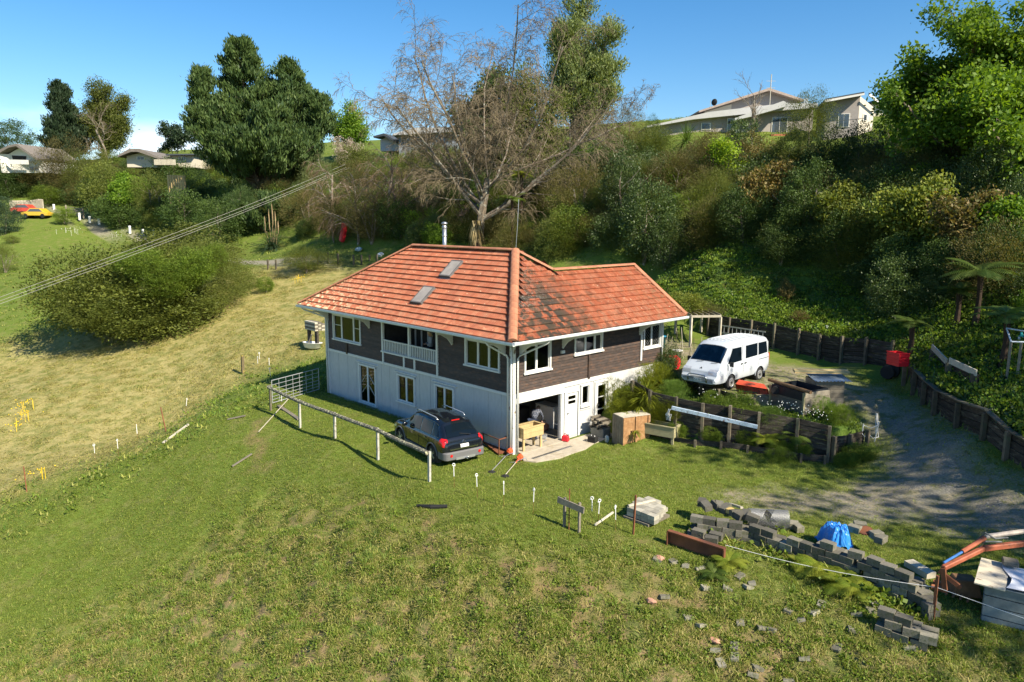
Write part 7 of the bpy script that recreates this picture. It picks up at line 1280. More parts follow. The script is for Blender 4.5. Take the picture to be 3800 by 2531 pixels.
# pile of bricks, bath and tools behind the left end of the house
p = Vector(at(1168, 1290, .7)); p.z = gz(p.x, p.y); t = thing('brick_stack', 'stack of old timber and bricks on a trestle behind the left corner of the house', 'timber stack', p)
for k in range(14): s = MB(); s.beam((-.5+(k % 3)*.02, (k % 3)*.25-.3, 1.2+(k//3)*.12), (.9, (k % 3)*.25-.3, 1.2+(k//3)*.12), .22, .10); part('beam', s, M_grey if k % 2 else M_pale, t)
for x in (-.3, .7): s = MB(); s.beam((x, -.2, -.1), (x, -.2, 1.15), .14, .3); part('trestle_leg', s, M_slp, t)
s = MB(); s.beam((-.2, -.45, 0), (.5, -.45, .9), .1, .06); part('brace', s, M_grey, t)
p = Vector(at(1160, 1300, .6)); p.z = gz(p.x, p.y); t = thing('old_bath', 'old white bathtub in the grass behind the left corner of the house', 'bathtub', p, .4); s = MB(); s.lathe([(.25, .02), (.42, .1), (.5, .42), (.54, .44), (.46, .44), (.38, .14), (0, .1)], (0, 0, 0), 16); s.v = [(x*1.5, y*.75, z) for x, y, z in s.v]; part('tub', s, M_wpl, t, smooth=True)
# ---- garden terrace and parking edge
t = thing('wheelbarrow', 'red wheelbarrow tipped on its side behind the van wheel', 'wheelbarrow', Vector(at(2790, 1460, 1.95)), .3); s = MB()
vs = [(-.55, -.28, 0), (.5, -.12, 0), (.5, .12, 0), (-.55, .28, 0), (-.62, -.42, .34), (.72, -.22, .30), (.72, .22, .30), (-.62, .42, .34)]; s.add(vs, [(3, 2, 1, 0), (0, 1, 5, 4), (1, 2, 6, 5), (2, 3, 7, 6), (3, 0, 4, 7)]); o = part('tray', s, mat('red_tray', (.50, .07, .03), .5, .3, 4, .2, col2=(.16, .05, .03), patch=(.55, .62), pscale=3), t, bevel=.03); o.rotation_euler = (2.4, 0, 0); o.location = (0, 0, .42)
for y in (-.2, .25): s = MB(); s.beam((.3, y, .1), (-1.3, y*1.6, .12), .04, .04); part('handle', s, M_post, t)
s = MB(); s.lathe([(0, -.04), (.17, -.05), (.17, .05), (0, .04)], (.95, 0, .25), 16, 'Y'); part('wheel', s, M_tyre, t)
# lined box with a round log laid on top
q1, q2, q3 = Vector(at(2862, 1480, 1.75)), Vector(at(2940, 1512, 1.65)), Vector(at(3015, 1495, 1.6)); ux = (q2-q1); ux.z = 0; wl = ux.length; ux.normalize(); uy = Vector((-ux.y, ux.x, 0)); t = thing('lined_planter', 'square timber planter lined with black plastic, a round pole laid across it', 'planter box', (q1.x, q1.y, 1.45), math.atan2(ux.y, ux.x)); Lx, Ly, Hh = 1.75, 1.45, .95; M_lin = mat('black_liner', (.018, .022, .028), .45, .3, 6, .6, 8)
for k in range(4):
    z = .12+k*.235
    for y in (0, Ly): s = MB(); s.box((Lx/2, y, z), (Lx, .04, .222)); part('board', s, M_grey, t)
    for x in (0, Lx): s = MB(); s.box((x, Ly/2, z), (.04, Ly-.05, .222)); part('board', s, M_grey, t)
s = MB(); s.box((Lx/2, Ly/2, .45), (Lx-.12, Ly-.12, .05)); 
for y in (.06, Ly-.06): s.box((Lx/2, y, .72), (Lx-.1, .03, .55))
for x in (.06, Lx-.06): s.box((x, Ly/2, .72), (.03, Ly-.14, .55))
s.box((Lx/2, -.035, .78), (Lx, .02, .36)); part('liner', s, M_lin, t)
for x in (-.03, Lx+.03): s = MB(); s.box((x, -.04, .45), (.09, .07, 1.0)); part('corner_post', s, M_gpine, t)
s = MB(); s.tube([(-.35, .15, 1.06), (Lx+.35, -.02, 1.04)], .075, 9); single('round_pole', s, mat('brown_pole', (.20, .12, .06), .85, .25, 6, .5), 'round brown pole resting across the lined planter', 'pole'); o = COL.objects['round_pole']; o.location = t.matrix_local @ Vector(o.location) if False else (Matrix.Translation(t.location) @ Matrix.Rotation(t.rotation_euler.z, 4, 'Z')) @ Vector(o.location); o.rotation_euler = (0, 0, t.rotation_euler.z)
# small shed with corrugated roof, timber on top
a, b = Vector(at(3022, 1500, 1.55)), Vector(at(3128, 1508, 1.45)); d = (b-a); d.z = 0; L = d.length; rz = math.atan2(d.y, d.x); t = thing('small_shed', 'small grey board shed with a corrugated iron roof beside the drive', 'shed', (a.x, a.y, min(gz(a.x, a.y), 1.45)), rz); W_, H_ = 1.0, 1.12
for k in range(6):
    z = .1+k*.185
    for y in (0, W_): s = MB(); s.box((L/2, y, z), (L, .03, .175)); part('board', s, M_grey, t)
    for x in (0, L): s = MB(); s.box((x, W_/2, z), (.03, W_-.04, .175)); part('board', s, M_grey, t)
s = MB(); n = 40; vs = []; fs = []
for i in range(n+1):
    x = -.1+(L+.3)*i/n; z = .025*math.sin(i*1.57*1.0)
    vs += [(x, -.18, H_+.02+z), (x, W_+.15, H_+.18+z)]
for i in range(n): fs.append((2*i, 2*i+2, 2*i+3, 2*i+1))
o = part('corrugated_roof', s.add(vs, fs), mat('corrugated_iron', (.33, .40, .46), .4, .15, 5, .1, metal=.4), t); m_ = o.modifiers.new('s', 'SOLIDIFY'); m_.thickness = .008
s_ = thing('timber_bundle', 'bundle of long pale boards lying on the roof of the small shed', 'timber', Vector(t.location)+Vector((0, 0, H_+.24)), rz-.12)
for k in range(6): s = MB(); s.beam((-.75, .55+(k % 3)*.13, (k//3)*.06+.02*(k % 3)), (L+.25+.05*(k % 2), .55+(k % 3)*.13, (k//3)*.06+.02*(k % 3)), .12, .05); part('board', s, M_gpine if k % 2 else M_pine, s_)
# timber bed and end box of the terrace
def plank_box(name, label, p0, p1, w, h, z, n, m, cat='planter box'):
    a, b = Vector(p0), Vector(p1); d = b-a; d.z = 0; L = d.length; t = thing(name, label, cat, (a.x, a.y, z), math.atan2(d.y, d.x))
    for k in range(n):
        zz = h*(k+.5)/n
        for y in (0, w): s = MB(); s.box((L/2, y, zz), (L, .05, h/n-.01)); part('board', s, m, t)
        for x in (0, L): s = MB(); s.box((x, w/2, zz), (.05, w-.06, h/n-.01)); part('board', s, m, t)
    s = MB(); s.box((L/2, w/2, h*.75), (L-.06, w-.06, .04)); part('soil', s, mat('garden_soil', (.05, .035, .02), .95, .4, 8, .6), t); return t
plank_box('timber_bed', 'long raised timber bed at the end of the garden terrace', at(2975, 1545, 1.35), at(3138, 1578, 1.25), .8, .5, 1.15, 3, M_slp); plank_box('timber_bed', 'small dark timber bed at the lower corner of the terrace by the white tapes', at(3105, 1655, .75), at(3172, 1640, .7), .8, .55, .3, 3, M_slp)
# electric tapes on white posts by the drive
t = thing('tape_fence', 'knot of white fence tape on three leaning posts beside the drive bend', 'fence', G(3215, 1630)); P_ = [(G(3197, 1650), 0), (G(3245, 1640), .1), (G(3250, 1610), -.05)]
for p, l in P_: s = MB(); s.beam(p, p+Vector((l, 0, .85)), .03, .03, up=(1, 0, 0)); part('post', s, M_wpl, t, world=True)
tp = [P_[0][0]+Vector((0, 0, .8)), P_[1][0]+Vector((.1, 0, .7)), P_[2][0]+Vector((0, 0, .85)), P_[1][0]+Vector((.1, .1, .2)), P_[0][0]+Vector((.2, 0, .5)), Vector((9.9, 9.4, 1.1)), P_[0][0]+Vector((0, 0, .75))]
for a, b in zip(tp[:-1], tp[1:]): s = MB(); s.tube([a, (a+b)/2+Vector((0, 0, -.12)), b], .011, 4); part('tape', s, M_wpl, t, world=True)
# pergola with climber at the back corner
t = thing('pergola', 'rustic timber pergola with a climber between the house and the van', 'pergola', (1.6, 12.5, 2.05)); pc = [at(2560, 1300, 2.05), at(2668, 1300, 2.05), at(2505, 1265, 2.05), at(2600, 1262, 2.05)]
for p in pc: s = MB(); s.beam((p[0], p[1], 1.9), (p[0], p[1], 3.95), .12, .12, up=(1, 0, 0)); part('post', s, M_pale, t, world=True)
for i, j in ((0, 1), (2, 3), (0, 2), (1, 3)): s = MB(); s.beam((*pc[i][:2], 3.98), (*pc[j][:2], 4.0), .09, .12); part('beam', s, M_pale, t, world=True)
for k in range(6): a, b = Vector((*pc[0][:2], 4.08)).lerp(Vector((*pc[1][:2], 4.08)), k/5), Vector((*pc[2][:2], 4.08)).lerp(Vector((*pc[3][:2], 4.08)), k/5); s = MB(); s.beam(a, b, .05, .06); part('rafter', s, M_grey, t, world=True)
c = (Vector(pc[0])+Vector(pc[1])+Vector(pc[2])+Vector(pc[3]))/4; v = thing('climber', 'yellowish tangled climber on top of the pergola', 'climber', (c.x, c.y, 4.1)); o = link('foliage', CR['loose'][1], v, (-.5, -.3, .35)); o.scale = (1.7, 1.5, .75); setmat(o, LM['yellowish']); o = link('foliage', CR['fine'][1], v, (0, 0, .1)); o.scale = (1.5, 1.2, .5); setmat(o, LM['brownolive'])
def tub(px, py, z, r, h, m, label, name, cat, soil=False):
    p = Vector(at(px, py, z)); p.z = max(z, gz(p.x, p.y)) if abs(z-gz(p.x, p.y)) < .6 else z; t = thing(name, label, cat, p); s = MB(); s.lathe([(r*.78, 0), (r, h), (r*1.08, h), (r*1.08, h*.92), (r*.94, h*.92), (r*.9, h*.98), (r*.7, .03)], (0, 0, 0), 16); part('tub_body', s, m, t, smooth=True); s = MB(); s.lathe([(r*.88, h*.86), (r*.88, h*.9), (0, h*.9)], (0, 0, 0), 14); part('fill', s, mat('garden_soil', (.05, .035, .02), .95), t); return t
tub(2480, 1243, 2.1, .42, .6, mat('green_plastic', (.16, .42, .20), .5), 'light green round tub under the climber behind the house', 'green_tub', 'tub'); tub(2455, 1300, 2.1, .22, .7, mat('blue_plastic', (.03, .22, .36), .4), 'blue drum at the far corner of the house', 'blue_drum', 'drum'); tub(2512, 1345, 2.0, .25, .55, M_wpl, 'white pail among canes beside the van', 'white_pail', 'pail'); tub(3705, 1392, 3.0, .17, .36, M_wpl, 'white bucket on the edge of the upper lawn by the steps', 'white_bucket', 'bucket')
p = Vector(at(3772, 1388, 3.0)); p.z = gz(p.x, p.y); t = thing('teal_bottle', 'teal plastic drinks bottle right of the white bucket', 'bottle', p); s = MB(); s.lathe([(.10, 0), (.11, .2), (.10, .24), (.04, .32), (.04, .36), (0, .36)], (0, 0, 0), 12); part('bottle_body', s, mat('teal_plastic', (.03, .35, .36), .2), t, smooth=True); s = MB(); s.lathe([(.113, .06), (.113, .17)], (0, 0, 0), 12); part('label_band', s, M_wpl, t)
p = Vector(at(2478, 1365, 2.0)); t = thing('red_bin', 'rusty red steel cage and bright red sack beside the canes left of the van', 'bin', p); s = MB()
for x in (-.35, .35):
    for y in (-.3, .3): s.beam((x, y, -.2), (x, y, .62), .04, .04)
for z in (.1, .35, .6): s.box((0, 0, z), (.74, .64, .03))
part('cage', s, mat('rust_red', (.35, .06, .03), .7, .3), t); s = MB(); s.blob((.55, -.1, .3), (.2, .2, .42), 9, 7, .12); part('sack', s, _mats['red_plastic'], t)
for k in range(12): p = Vector(at(2440+k*14+random.uniform(-5, 5), 1350+random.uniform(-14, 18), 2.0)); p.z = gz(p.x, p.y); s = MB(); s.tube([p, p+Vector((random.uniform(-.3, .3), random.uniform(-.2, .2), random.uniform(.9, 1.9)))], .014, 5); single('garden_cane', s, M_pale if k % 2 else M_post, 'thin garden cane stuck in the bed between the house and the van', 'cane', group='canes between the house and the van')
# red crate, tyres, steps, clothesline
p = at(3330, 1352, 3.15); t = thing('red_crate', 'bright red plastic crate standing on the wall corner', 'crate', (p[0], p[1], 3.12), math.radians(-30)); M_rc = mat('bright_red_plastic', (.62, .02, .03), .35, .05, 5, 0)
for a, b in (((-.36, -.26, 0), (.36, -.22, .56)), ((-.36, .22, 0), (.36, .26, .56)), ((-.36, -.218, 0), (-.33, .218, .56)), ((.33, -.218, 0), (.36, .218, .56))): s = MB(); s.span(a, b); part('side', s, M_rc, t)
s = MB(); s.span((-.33, -.21, 0), (.33, .21, .04)); part('base', s, M_rc, t)
for z in (.14, .28, .42, .55): s = MB(); s.span((-.385, -.285, z), (.385, -.262, z+.03)); s.span((.362, -.26, z), (.385, .26, z+.03)); part('rib', s, M_rc, t)
for i, dx in enumerate((0, .25)): p = Vector(at(3300, 1318, 3.2))+Vector((dx*.7, dx*.7, 0)); p.z = gz(p.x, p.y); s = MB(); s.lathe([(.18, -.09), (.3, -.1), (.33, 0), (.3, .1), (.18, .09)], (0, 0, 0), 20, 'Y'); s.v = [(x+p.x, y+p.y, z+p.z+.35) for x, y, z in s.v]; single('old_tyre', s, M_tyre, ('front', 'rear')[i]+' one of two old tyres standing behind the red crate', 'tyre')
t = thing('garden_steps', 'weathered timber steps climbing from the lower bed to the upper lawn', 'steps', (13.4, 10.2, 2.7)); sp_ = [((3572, 1438), (3684, 1466), 2.85), ((3612, 1418), (3705, 1447), 3.02), ((3648, 1404), (3725, 1430), 3.2)]
for a, b, z in sp_:
    for k in range(2): A, B = Vector(at(*a, z)), Vector(at(*b, z)); o_ = Vector((-.02, .17, 0))*k; s = MB(); s.beam(A+o_, B+o_, .15, .06); part('tread', s, M_grey if k else M_pale, t, world=True)
A, B = Vector(at(3690, 1475, 2.7)), Vector(at(3745, 1415, 3.25)); s = MB(); s.beam(A, B, .08, .26); part('stringer', s, M_slp, t, world=True)
t = thing('clothesline', 'white metal clothesline frame at the right edge of the upper lawn', 'clothesline', (15.4, 13, 3.6)); M_cl = mat('bluish_white_tube', (.55, .62, .68), .5); A, B = Vector(at(3735, 1218, 5.2)), Vector(at(3900, 1245, 5.2)); C, D_ = Vector(at(3752, 1268, 4.9)), Vector(at(3900, 1272, 4.9))
for a, b in ((A, B), (C, D_), (A, C)): s = MB(); s.tube([a, b], .03, 6); part('arm', s, M_cl, t, world=True)
for q in (C, Vector(at(3790, 1272, 4.9))): s = MB(); s.beam((q.x, q.y, gz(q.x, q.y)-.1), q, .08, .08, up=(1, 0, 0)); part('post', s, M_grey, t, world=True)
# ================================================================ FOREGROUND YARD
M_blkc = mat('grey_concrete_block', (.135, .125, .10), .9, .25, 6, .6, 30, objvar=.35, col2=(.07, .075, .045), patch=(.5, .65), pscale=4); M_pav = mat('pale_paver', (.22, .205, .16), .9, .2, 6, .5, 30, objvar=.3, col2=(.12, .12, .07), patch=(.5, .62), pscale=5)
blk = MB().box((0, 0, 0), (.36, .24, .19)).mesh('block', M_blkc); blkb = MB().box((0, 0, 0), (.36, .24, .19)).mesh('block', M_pav)
def blocks(t, a, b, rows, depth, miss=.1, seedz=0.0, jit=.02, sink=.06):
    a, b = Vector(a), Vector(b); d = (b-a); d.z = 0; L = d.length; d.normalize(); n = Vector((-d.y, d.x, 0)); k = round(L/.365); rz = math.atan2(d.y, d.x)
    for r in range(rows):
        for e in range(depth-(1 if r == rows-1 and depth > 1 else 0)):
            for i in range(k):
                if r == rows-1 and random.random() < miss*2 or random.random() < miss*.1: continue
                p = a+d*((i+.5+.5*(r % 2))*.37)+n*(.27*e+.03*r); z = a.z+(b.z-a.z)*i/k+.1+r*.195-sink
                o = link('block', blk if random.random() < .75 else blkb, t); o.location = Vector((p.x+random.uniform(-jit, jit), p.y+random.uniform(-jit, jit), z))-t.location; o.rotation_euler = (random.uniform(-.04, .04), random.uniform(-.04, .04), rz+random.uniform(-.16, .16))
WB = [G(2560, 1975), G(2780, 2010), G(3010, 2090), G(3180, 2150), G(3390, 2250)]; t = thing('block_wall', 'long low dry-stacked wall of grey concrete blocks curving across the foreground', 'block wall', WB[2])
for i, (a, b) in enumerate(zip(WB[:-1], WB[1:])): blocks(t, a, b, (3, 3, 4, 4)[i], 2, .12)
for i in range(5):
    p = G(3395+i*14, 2200+i*22)
    for k in range(2): o = link('block', blk, t); o.location = p+Vector((0, 0, .08+.2*k))-t.location; o.rotation_euler = (0, 0, 1.1+random.uniform(-.1, .1))
a, b = G(3250, 2330), G(3415, 2400); t = thing('block_row', 'short sunken row of grey blocks below the end of the long block wall', 'block wall', a); blocks(t, a, b, 3, 2, .1)
a, b = G(2545, 2010), G(2640, 2030); t = thing('block_heap', 'small heap of mossy blocks above the rusty steel trough', 'block heap', a); blocks(t, a, b, 2, 3, .15, jit=.08)
for i in range(9):
    p = G(2600+i*24+random.uniform(-8, 8), 1925+i*7+random.uniform(-6, 10)); o = link('block', blk, t); o.location = p+Vector((0, 0, .55))-t.location; o.rotation_euler = (random.uniform(-.3, .3), random.uniform(-.3, .3), random.uniform(0, 3))
for i in range(4): p = G(2672+i*13, 1935+i*9); s = MB(); s.box((0, 0, 0), (.28, .2, .13)); s.v = [(x+p.x, y+p.y, z+p.z+.5+.02*i) for x, y, z in s.v]; single('yellow_brick', s, mat('yellow_brick', (.50, .36, .13), .85, .2), 'ochre perforated brick on top of the block heap', 'brick', group='ochre bricks on the block heap')
M_pp = mat('pallet_paver', (.33, .31, .25), .9, .15, 6, .4, 30, objvar=.25)
a, b, c = G(2330, 1925), G(2432, 1965), G(2462, 1925); t = thing('paver_pallet', 'square pallet of pale pavers with a stick laid across, in the lawn', 'pavers', a); ux, uy = (b-a)/4, (c-b)/4*1.15
for i in range(4):
    for j in range(5):
        for k in range(2):
            if (i, j, k) in ((3, 4, 1), (0, 4, 1)): continue
            s = MB(); q = a+ux*(i+.5)+uy*(j+.4); s.box((q.x, q.y, a.z+.18+k*.14+random.uniform(-.01, .01)), (ux.length*.96, uy.length*.94, .13), math.atan2(ux.y, ux.x)+random.uniform(-.02, .02)); part('paver', s, M_pp, t, world=True)
s = MB(); s.box((a+ux*2+uy*2)+Vector((0, 0, .05)), (ux.length*3.7, uy.length*4.4, .09), math.atan2(ux.y, ux.x)); part('pallet_base', s, M_grey, t, world=True)
q0, q1 = a+ux*.0+uy*.1+Vector((0, 0, .42)), a+ux*2.4+uy*4.2+Vector((0, 0, .42)); s = MB(); s.beam(q0, q1, .08, .04); single('plank', s, M_pale, 'pale stick laid across the pallet of pavers', 'stick')
# rusty steel trough
A, B = G(2482, 2015), G(2690, 2085); t = thing('steel_trough', 'rusty brown steel trough on its side below the block heap', 'trough', A); d = (B-A).normalized(); up = Vector((0, 0, 1)); n = d.cross(up); n.normalize()
s = MB(); s.beam(A+Vector((0, 0, .15)), B+Vector((0, 0, .15)), .03, .54); part('web', s, M_rust, t, world=True)
for z in (.42, -.12): s = MB(); s.beam(A+Vector((0, 0, z))+n*.07, B+Vector((0, 0, z))+n*.07, .15, .03); part('flange', s, M_rust, t, world=True)
for q in (A, B): s = MB(); s.beam(q+n*.02+Vector((0, 0, .15)), q+n*.15+Vector((0, 0, .15)), .035, .5); part('end_plate', s, M_rust, t, world=True)
# roll of chain-link mesh
A, B = G(2775, 1960), G(2920, 1968); t = thing('chain_link_roll', 'roll of grey chain-link mesh lying behind the block wall', 'wire mesh roll', A); d = (B-A).normalized(); n = Vector((-d.y, d.x, 0)); L = (B-A).length; R = .30; s = MB(); c0 = A+Vector((0, 0, R+.02))
for k in range(20):
    for sg in (1, -1):
        pts = [c0+d*(L*u)+(n*math.cos(2*math.pi*(k/26)+sg*u*7)+up*math.sin(2*math.pi*(k/26)+sg*u*7))*R for u in np.linspace(0, 1, 18)]; s.tube(pts, .0085, 3, False)
part('mesh_layer', s, mat('mesh_wire', (.22, .225, .23), .5, .1, 4, 0, metal=.4), t, world=True); s = MB()
for k in range(16): pts = [c0+d*(L*u)+(n*math.cos(.4*k+u*5)+up*math.sin(.4*k+u*5))*R*.72 for u in np.linspace(0, 1, 12)]; s.tube(pts, .012, 3, False)
part('inner_layer', s, mat('dark_wire', (.10, .10, .10), .6), t, world=True)
# blue tarp over something on the wall
c = G(3100, 2030); t = thing('blue_tarp', 'crumpled bright blue tarpaulin draped over the block wall', 'tarpaulin', c); n_ = 34; vs = []; fs = []; rr = np.random.default_rng(3)
for i in range(n_+1):
    for j in range(n_+1):
        u, v_ = i/n_*2-1, j/n_*2-1; r = math.hypot(u, v_); a = math.atan2(v_, u); h = .66*max(0, 1-r**4*.9)+.05*math.sin(9*a+2*r)*r+.05*math.sin(17*a+5*r)*r+.06*abs(math.sin(7*u+3+2*v_))+.05*abs(math.cos(6*v_-3*u)); w = 1+.08*math.sin(5*a)
        vs.append((u*.68*w+.12*v_, v_*.55*w-.15*u*u, max(h, .0)+.12+.02*rr.normal()))
for i in range(n_):
    for j in range(n_):
        if (i/n_*2-1)**2+(j/n_*2-1)**2 < 1.35: q = i*(n_+1)+j; fs.append((q, q+n_+1, q+n_+2, q+1))
o = part('sheet', MB().add(vs, fs), mat('blue_tarp', (.03, .22, .60), .35, .12, 4, .25, 12, spec=.5), t, smooth=False); o.rotation_euler = (0, 0, -.5); t.scale = (.68, .68, .8)
s = MB(); s.add([(.1, -.5, .35), (.62, -.25, .30), (.75, -.75, -.12), (.35, -.95, -.18)], [(0, 1, 2, 3)]); o = part('loose_flap', s, _mats['blue_tarp'], t); m_ = o.modifiers.new('s', 'SOLIDIFY'); m_.thickness = .01; o.rotation_euler = (0, 0, -.5)
# toothed gear, bricks and wood behind the wall
c = G(3205, 2045); s = MB(); pts = []
for k in range(40): rr_ = .20 if k % 2 else .165; pts.append((rr_*math.cos(k*math.pi/20), rr_*math.sin(k*math.pi/20)))
T = Matrix.Translation(c+Vector((0, 0, .62))) @ Matrix.Rotation(.35, 4, 'X'); s.prism(pts, -.02, .02, T); single('rusty_gear', s, M_rust, 'rusty toothed cog lying on top of the block wall by the tarp', 'cog'); s = MB()
for k, (x, y) in enumerate(((3165, 2035), (3185, 2022), (3245, 2058), (3262, 2075), (2945, 1962), (2960, 1972))): p = G(x, y); s = MB(); s.box((p.x, p.y, p.z+(.6 if k < 4 else .12)), (.34, .24, .19), k*.5); single('loose_block', s, M_pav, ('pale block left of the cog', 'small pale block behind the cog', 'pale block directly right of the cog', 'pale block farther right of the cog', 'pinkish block at the right end of the mesh roll', 'broken pale block behind the pinkish one')[k], 'block', bevel=.01)
a, b = G(3370, 2100), G(3455, 2150); s = MB(); s.beam(a+Vector((0, 0, .1)), b+Vector((0, 0, .1)), .3, .16); single('thick_plank', s, M_pale, 'thick pale broken plank lying behind the end of the block wall', 'plank'); a, b = G(2708, 1875), G(2750, 1935); s = MB(); s.beam(a+Vector((0, 0, .05)), b+Vector((0, 0, .45)), .09, .07); single('leaning_stick', s, M_pale, 'pale stick leaning beside the left end of the mesh roll', 'stick')
for k, (x, y) in enumerate(((3482, 2172), (3502, 2176), (3522, 2180), (3475, 2190))): p = G(x, y); s = MB(); s.box((p.x, p.y, p.z+.06), (.24, .12, .1), .2); single('terracotta_brick', s, mat('terracotta', (.34, .13, .06), .85, .2), 'terracotta brick in the grass between the steel post and the digger arm', 'brick', group='terracotta bricks by the digger arm')
# crate with white sheet on top at the right edge
A = G(3642, 2300); A.z -= .0; d = (G(3800, 2345)-A); d.z = 0; d.normalize(); rz = math.atan2(d.y, d.x); t = thing('grey_box', 'large grey board box topped with a peeling board and white sheet at the lower right', 'box', A+Vector((0, 0, -.15)), rz); Lx, Ly = 2.6, 1.35
M_gb = mat('blue_grey_board', (.17, .20, .21), .85, .2, 5, .5, 30, objvar=.1); M_top = mat('peeling_board', (.56, .50, .38), .8, .12, 4, .3, 20, col2=(.20, .12, .06), patch=(.60, .64), pscale=3, stretch=(1, 3, 1))
for k in range(4):
    z = .16+k*.26
    for y in (0, Ly): s = MB(); s.box((Lx/2, y, z), (Lx, .04, .235)); part('board', s, M_gb, t)
    for x in (0, Lx): s = MB(); s.box((x, Ly/2, z), (.04, Ly-.05, .235)); part('board', s, M_gb, t)
s = MB(); s.box((.12, Ly/2, 1.09), (.62, Ly+.3, .03), -.05); part('top_board', s, M_top, t); s = MB(); s.box((Lx/2+.3, Ly/2, 1.06), (Lx, Ly+.1, .02)); part('lid', s, M_gb, t)
vs = []; fs = []; nn = 26
for i in range(nn+1):
    for j in range(nn+1): u, v_ = i/nn, j/nn; vs.append((.40+u*2.2+.1*math.sin(v_*5), .0+v_*(Ly+.05)-.04, 1.125+.012*math.sin(u*9+v_*4)+.05*max(0, math.sin(u*7-1)*math.sin(v_*6+2.5))*(v_ < .45)))
for i in range(nn):
    for j in range(nn): q = i*(nn+1)+j; fs.append((q, q+nn+1, q+nn+2, q+1))
sh = MB().add(vs, fs); t2 = thing('white_sheet', 'white plastic sheet spread over the grey box at the lower right', 'plastic sheet', t.location, rz); part('sheet', sh, mat('white_sheet', (.72, .73, .76), .45, .03, 4, .15, 8), t2, smooth=True)
t3 = thing('loose_block', 'square grey paver weighing down the corner of the white sheet', 'paver', t.location, rz); s = MB(); s.box((.46, Ly-.05, 1.24), (.34, .30, .13), .1); part('paver_body', s, M_blkc, t3, bevel=.02)
# digger arm reaching in from the right
M_dig = mat('faded_digger_paint', (.34, .10, .05), .6, .2, 5, .2, 30, col2=(.20, .07, .04), patch=(.55, .65), pscale=4); M_hose = mat('grey_hose', (.12, .13, .13), .5)
J1 = Vector(at(3500, 2108, .85)); J2 = Vector(at(3650, 2035, 1.15)); J3 = Vector(at(3990, 1995, 1.35)); t = thing('digger_arm', 'faded red digger arm with blue hydraulic ram reaching in from the right edge', 'digger', Vector((J1.x, J1.y, gz(J1.x, J1.y))))
s = MB(); s.beam(J1, J2, .12, .12); part('dipper', s, M_dig, t, world=True, bevel=.02); s = MB(); s.beam(J2, J3, .13, .14); part('boom', s, M_dig, t, world=True, bevel=.02); s = MB(); s.tube([J1+Vector((0, 0, .14)), J1.lerp(J2, .5)+Vector((0, 0, .2))], .03, 8); part('ram_rod', s, mat('blue_ram', (.05, .16, .42), .4), t, world=True); s = MB(); s.tube([J1.lerp(J2, .45)+Vector((0, 0, .2)), J2+Vector((0, 0, .28))], .055, 8); part('ram_barrel', s, M_dig, t, world=True)
s = MB(); s.tube([J2+Vector((0, 0, .32)), J3+Vector((0, 0, .36))], .06, 8); part('ram_barrel', s, mat('grey_ram', (.38, .33, .28), .5), t, world=True); s = MB(); s.tube([J2+Vector((-.2, .1, .1)), J2+Vector((0, .0, .42)), J2+Vector((.2, .1, .3)), J2.lerp(J3, .25)+Vector((0, 0, .22))], .022, 6); s.tube([J2+Vector((-.1, -.1, .0)), J2+Vector((.05, -.15, .25)), J2.lerp(J3, .2)+Vector((0, -.1, .15))], .02, 6); part('hose', s, M_hose, t, world=True)
g1 = J1+Vector((.1, .0, -.6)); s = MB(); s.beam(J1, g1, .09, .11); s.beam(J1+Vector((-.08, 0, -.1)), g1+Vector((.3, .1, .2)), .08, .1); part('linkage', s, M_rust, t, world=True)
bk = MB(); q = Vector(at(3575, 2190, .05)); bk.box(q+Vector((0, 0, .15)), (.7, .6, .4), .6, .7)
for k in range(4): bk.beam(q+Vector((-.25+.16*k, -.35, .05)), q+Vector((-.25+.16*k, -.55, -.03)), .06, .04)
part('bucket', bk, mat('brown_bucket', (.16, .09, .045), .7, .3, 5, .4), t, world=True, bevel=.02)
# slack wire along the yard edge
A, B, C = G(3462, 2300)+Vector((0, 0, .85)), Vector(at(3900, 2330, .6)), G(2690, 2060)+Vector((0, 0, .3)); s = MB(); s.tube([C.lerp(A, k/12)+Vector((0, 0, -.5*math.sin(math.pi*k/12)*.25)) for k in range(13)]+[A.lerp(B, k/6) for k in range(1, 7)], .006, 4); single('fence_wire', s, M_wpl, 'thin white fence wire running past the block wall to the grey box', 'wire')
# loose pavers on the rough bank
PV = [(2497, 2085), (2545, 2100), (2597, 2110), (2466, 2215), (2620, 2182), (2700, 2185), (2777, 2180), (2555, 2295), (2602, 2322), (2747, 2310), (2825, 2330), (2862, 2338), (2655, 2415), (2725, 2400), (2727, 2440), (2675, 2462), (2812, 2480), (2795, 2505), (2927, 2268), (3020, 2275), (3048, 2245), (2970, 2300), (3168, 2340), (3105, 2405), (2985, 2445), (3355, 2360), (3375, 2405), (3200, 2215), (3230, 2265), (3180, 2280), (3245, 2240), (2925, 2525), (2440, 2078), (2745, 2140), (2790, 2165)]
pv = MB().box((0, 0, 0), (.25, .19, .08)).mesh('paver', M_pav)
for i, (x, y) in enumerate(PV): p = G(x, y); o = link('paver', pv, None, p+Vector((0, 0, .015)), (random.uniform(-.35, .1), random.uniform(-.3, .3), random.uniform(0, 3)), label='loose grey paver lying in the rough grass of the bank below the block wall', category='paver', kind='thing', group='loose pavers on the bank')
for i, (x, y, c) in enumerate(((2417, 2235, 'flat salmon-pink stone on the bank left of the scattered pavers'), (2447, 2075, 'small buff stone below the rusty steel trough'), (2650, 2380, 'pinkish broken tile among the lower pavers'))): p = G(x, y); s = MB(); s.blob((p.x, p.y, p.z+.04), (.17, .1, .06), 7, 5, .2); single('flat_stone', s, mat('salmon_stone', (.46, .25, .17), .9), c, 'stone')
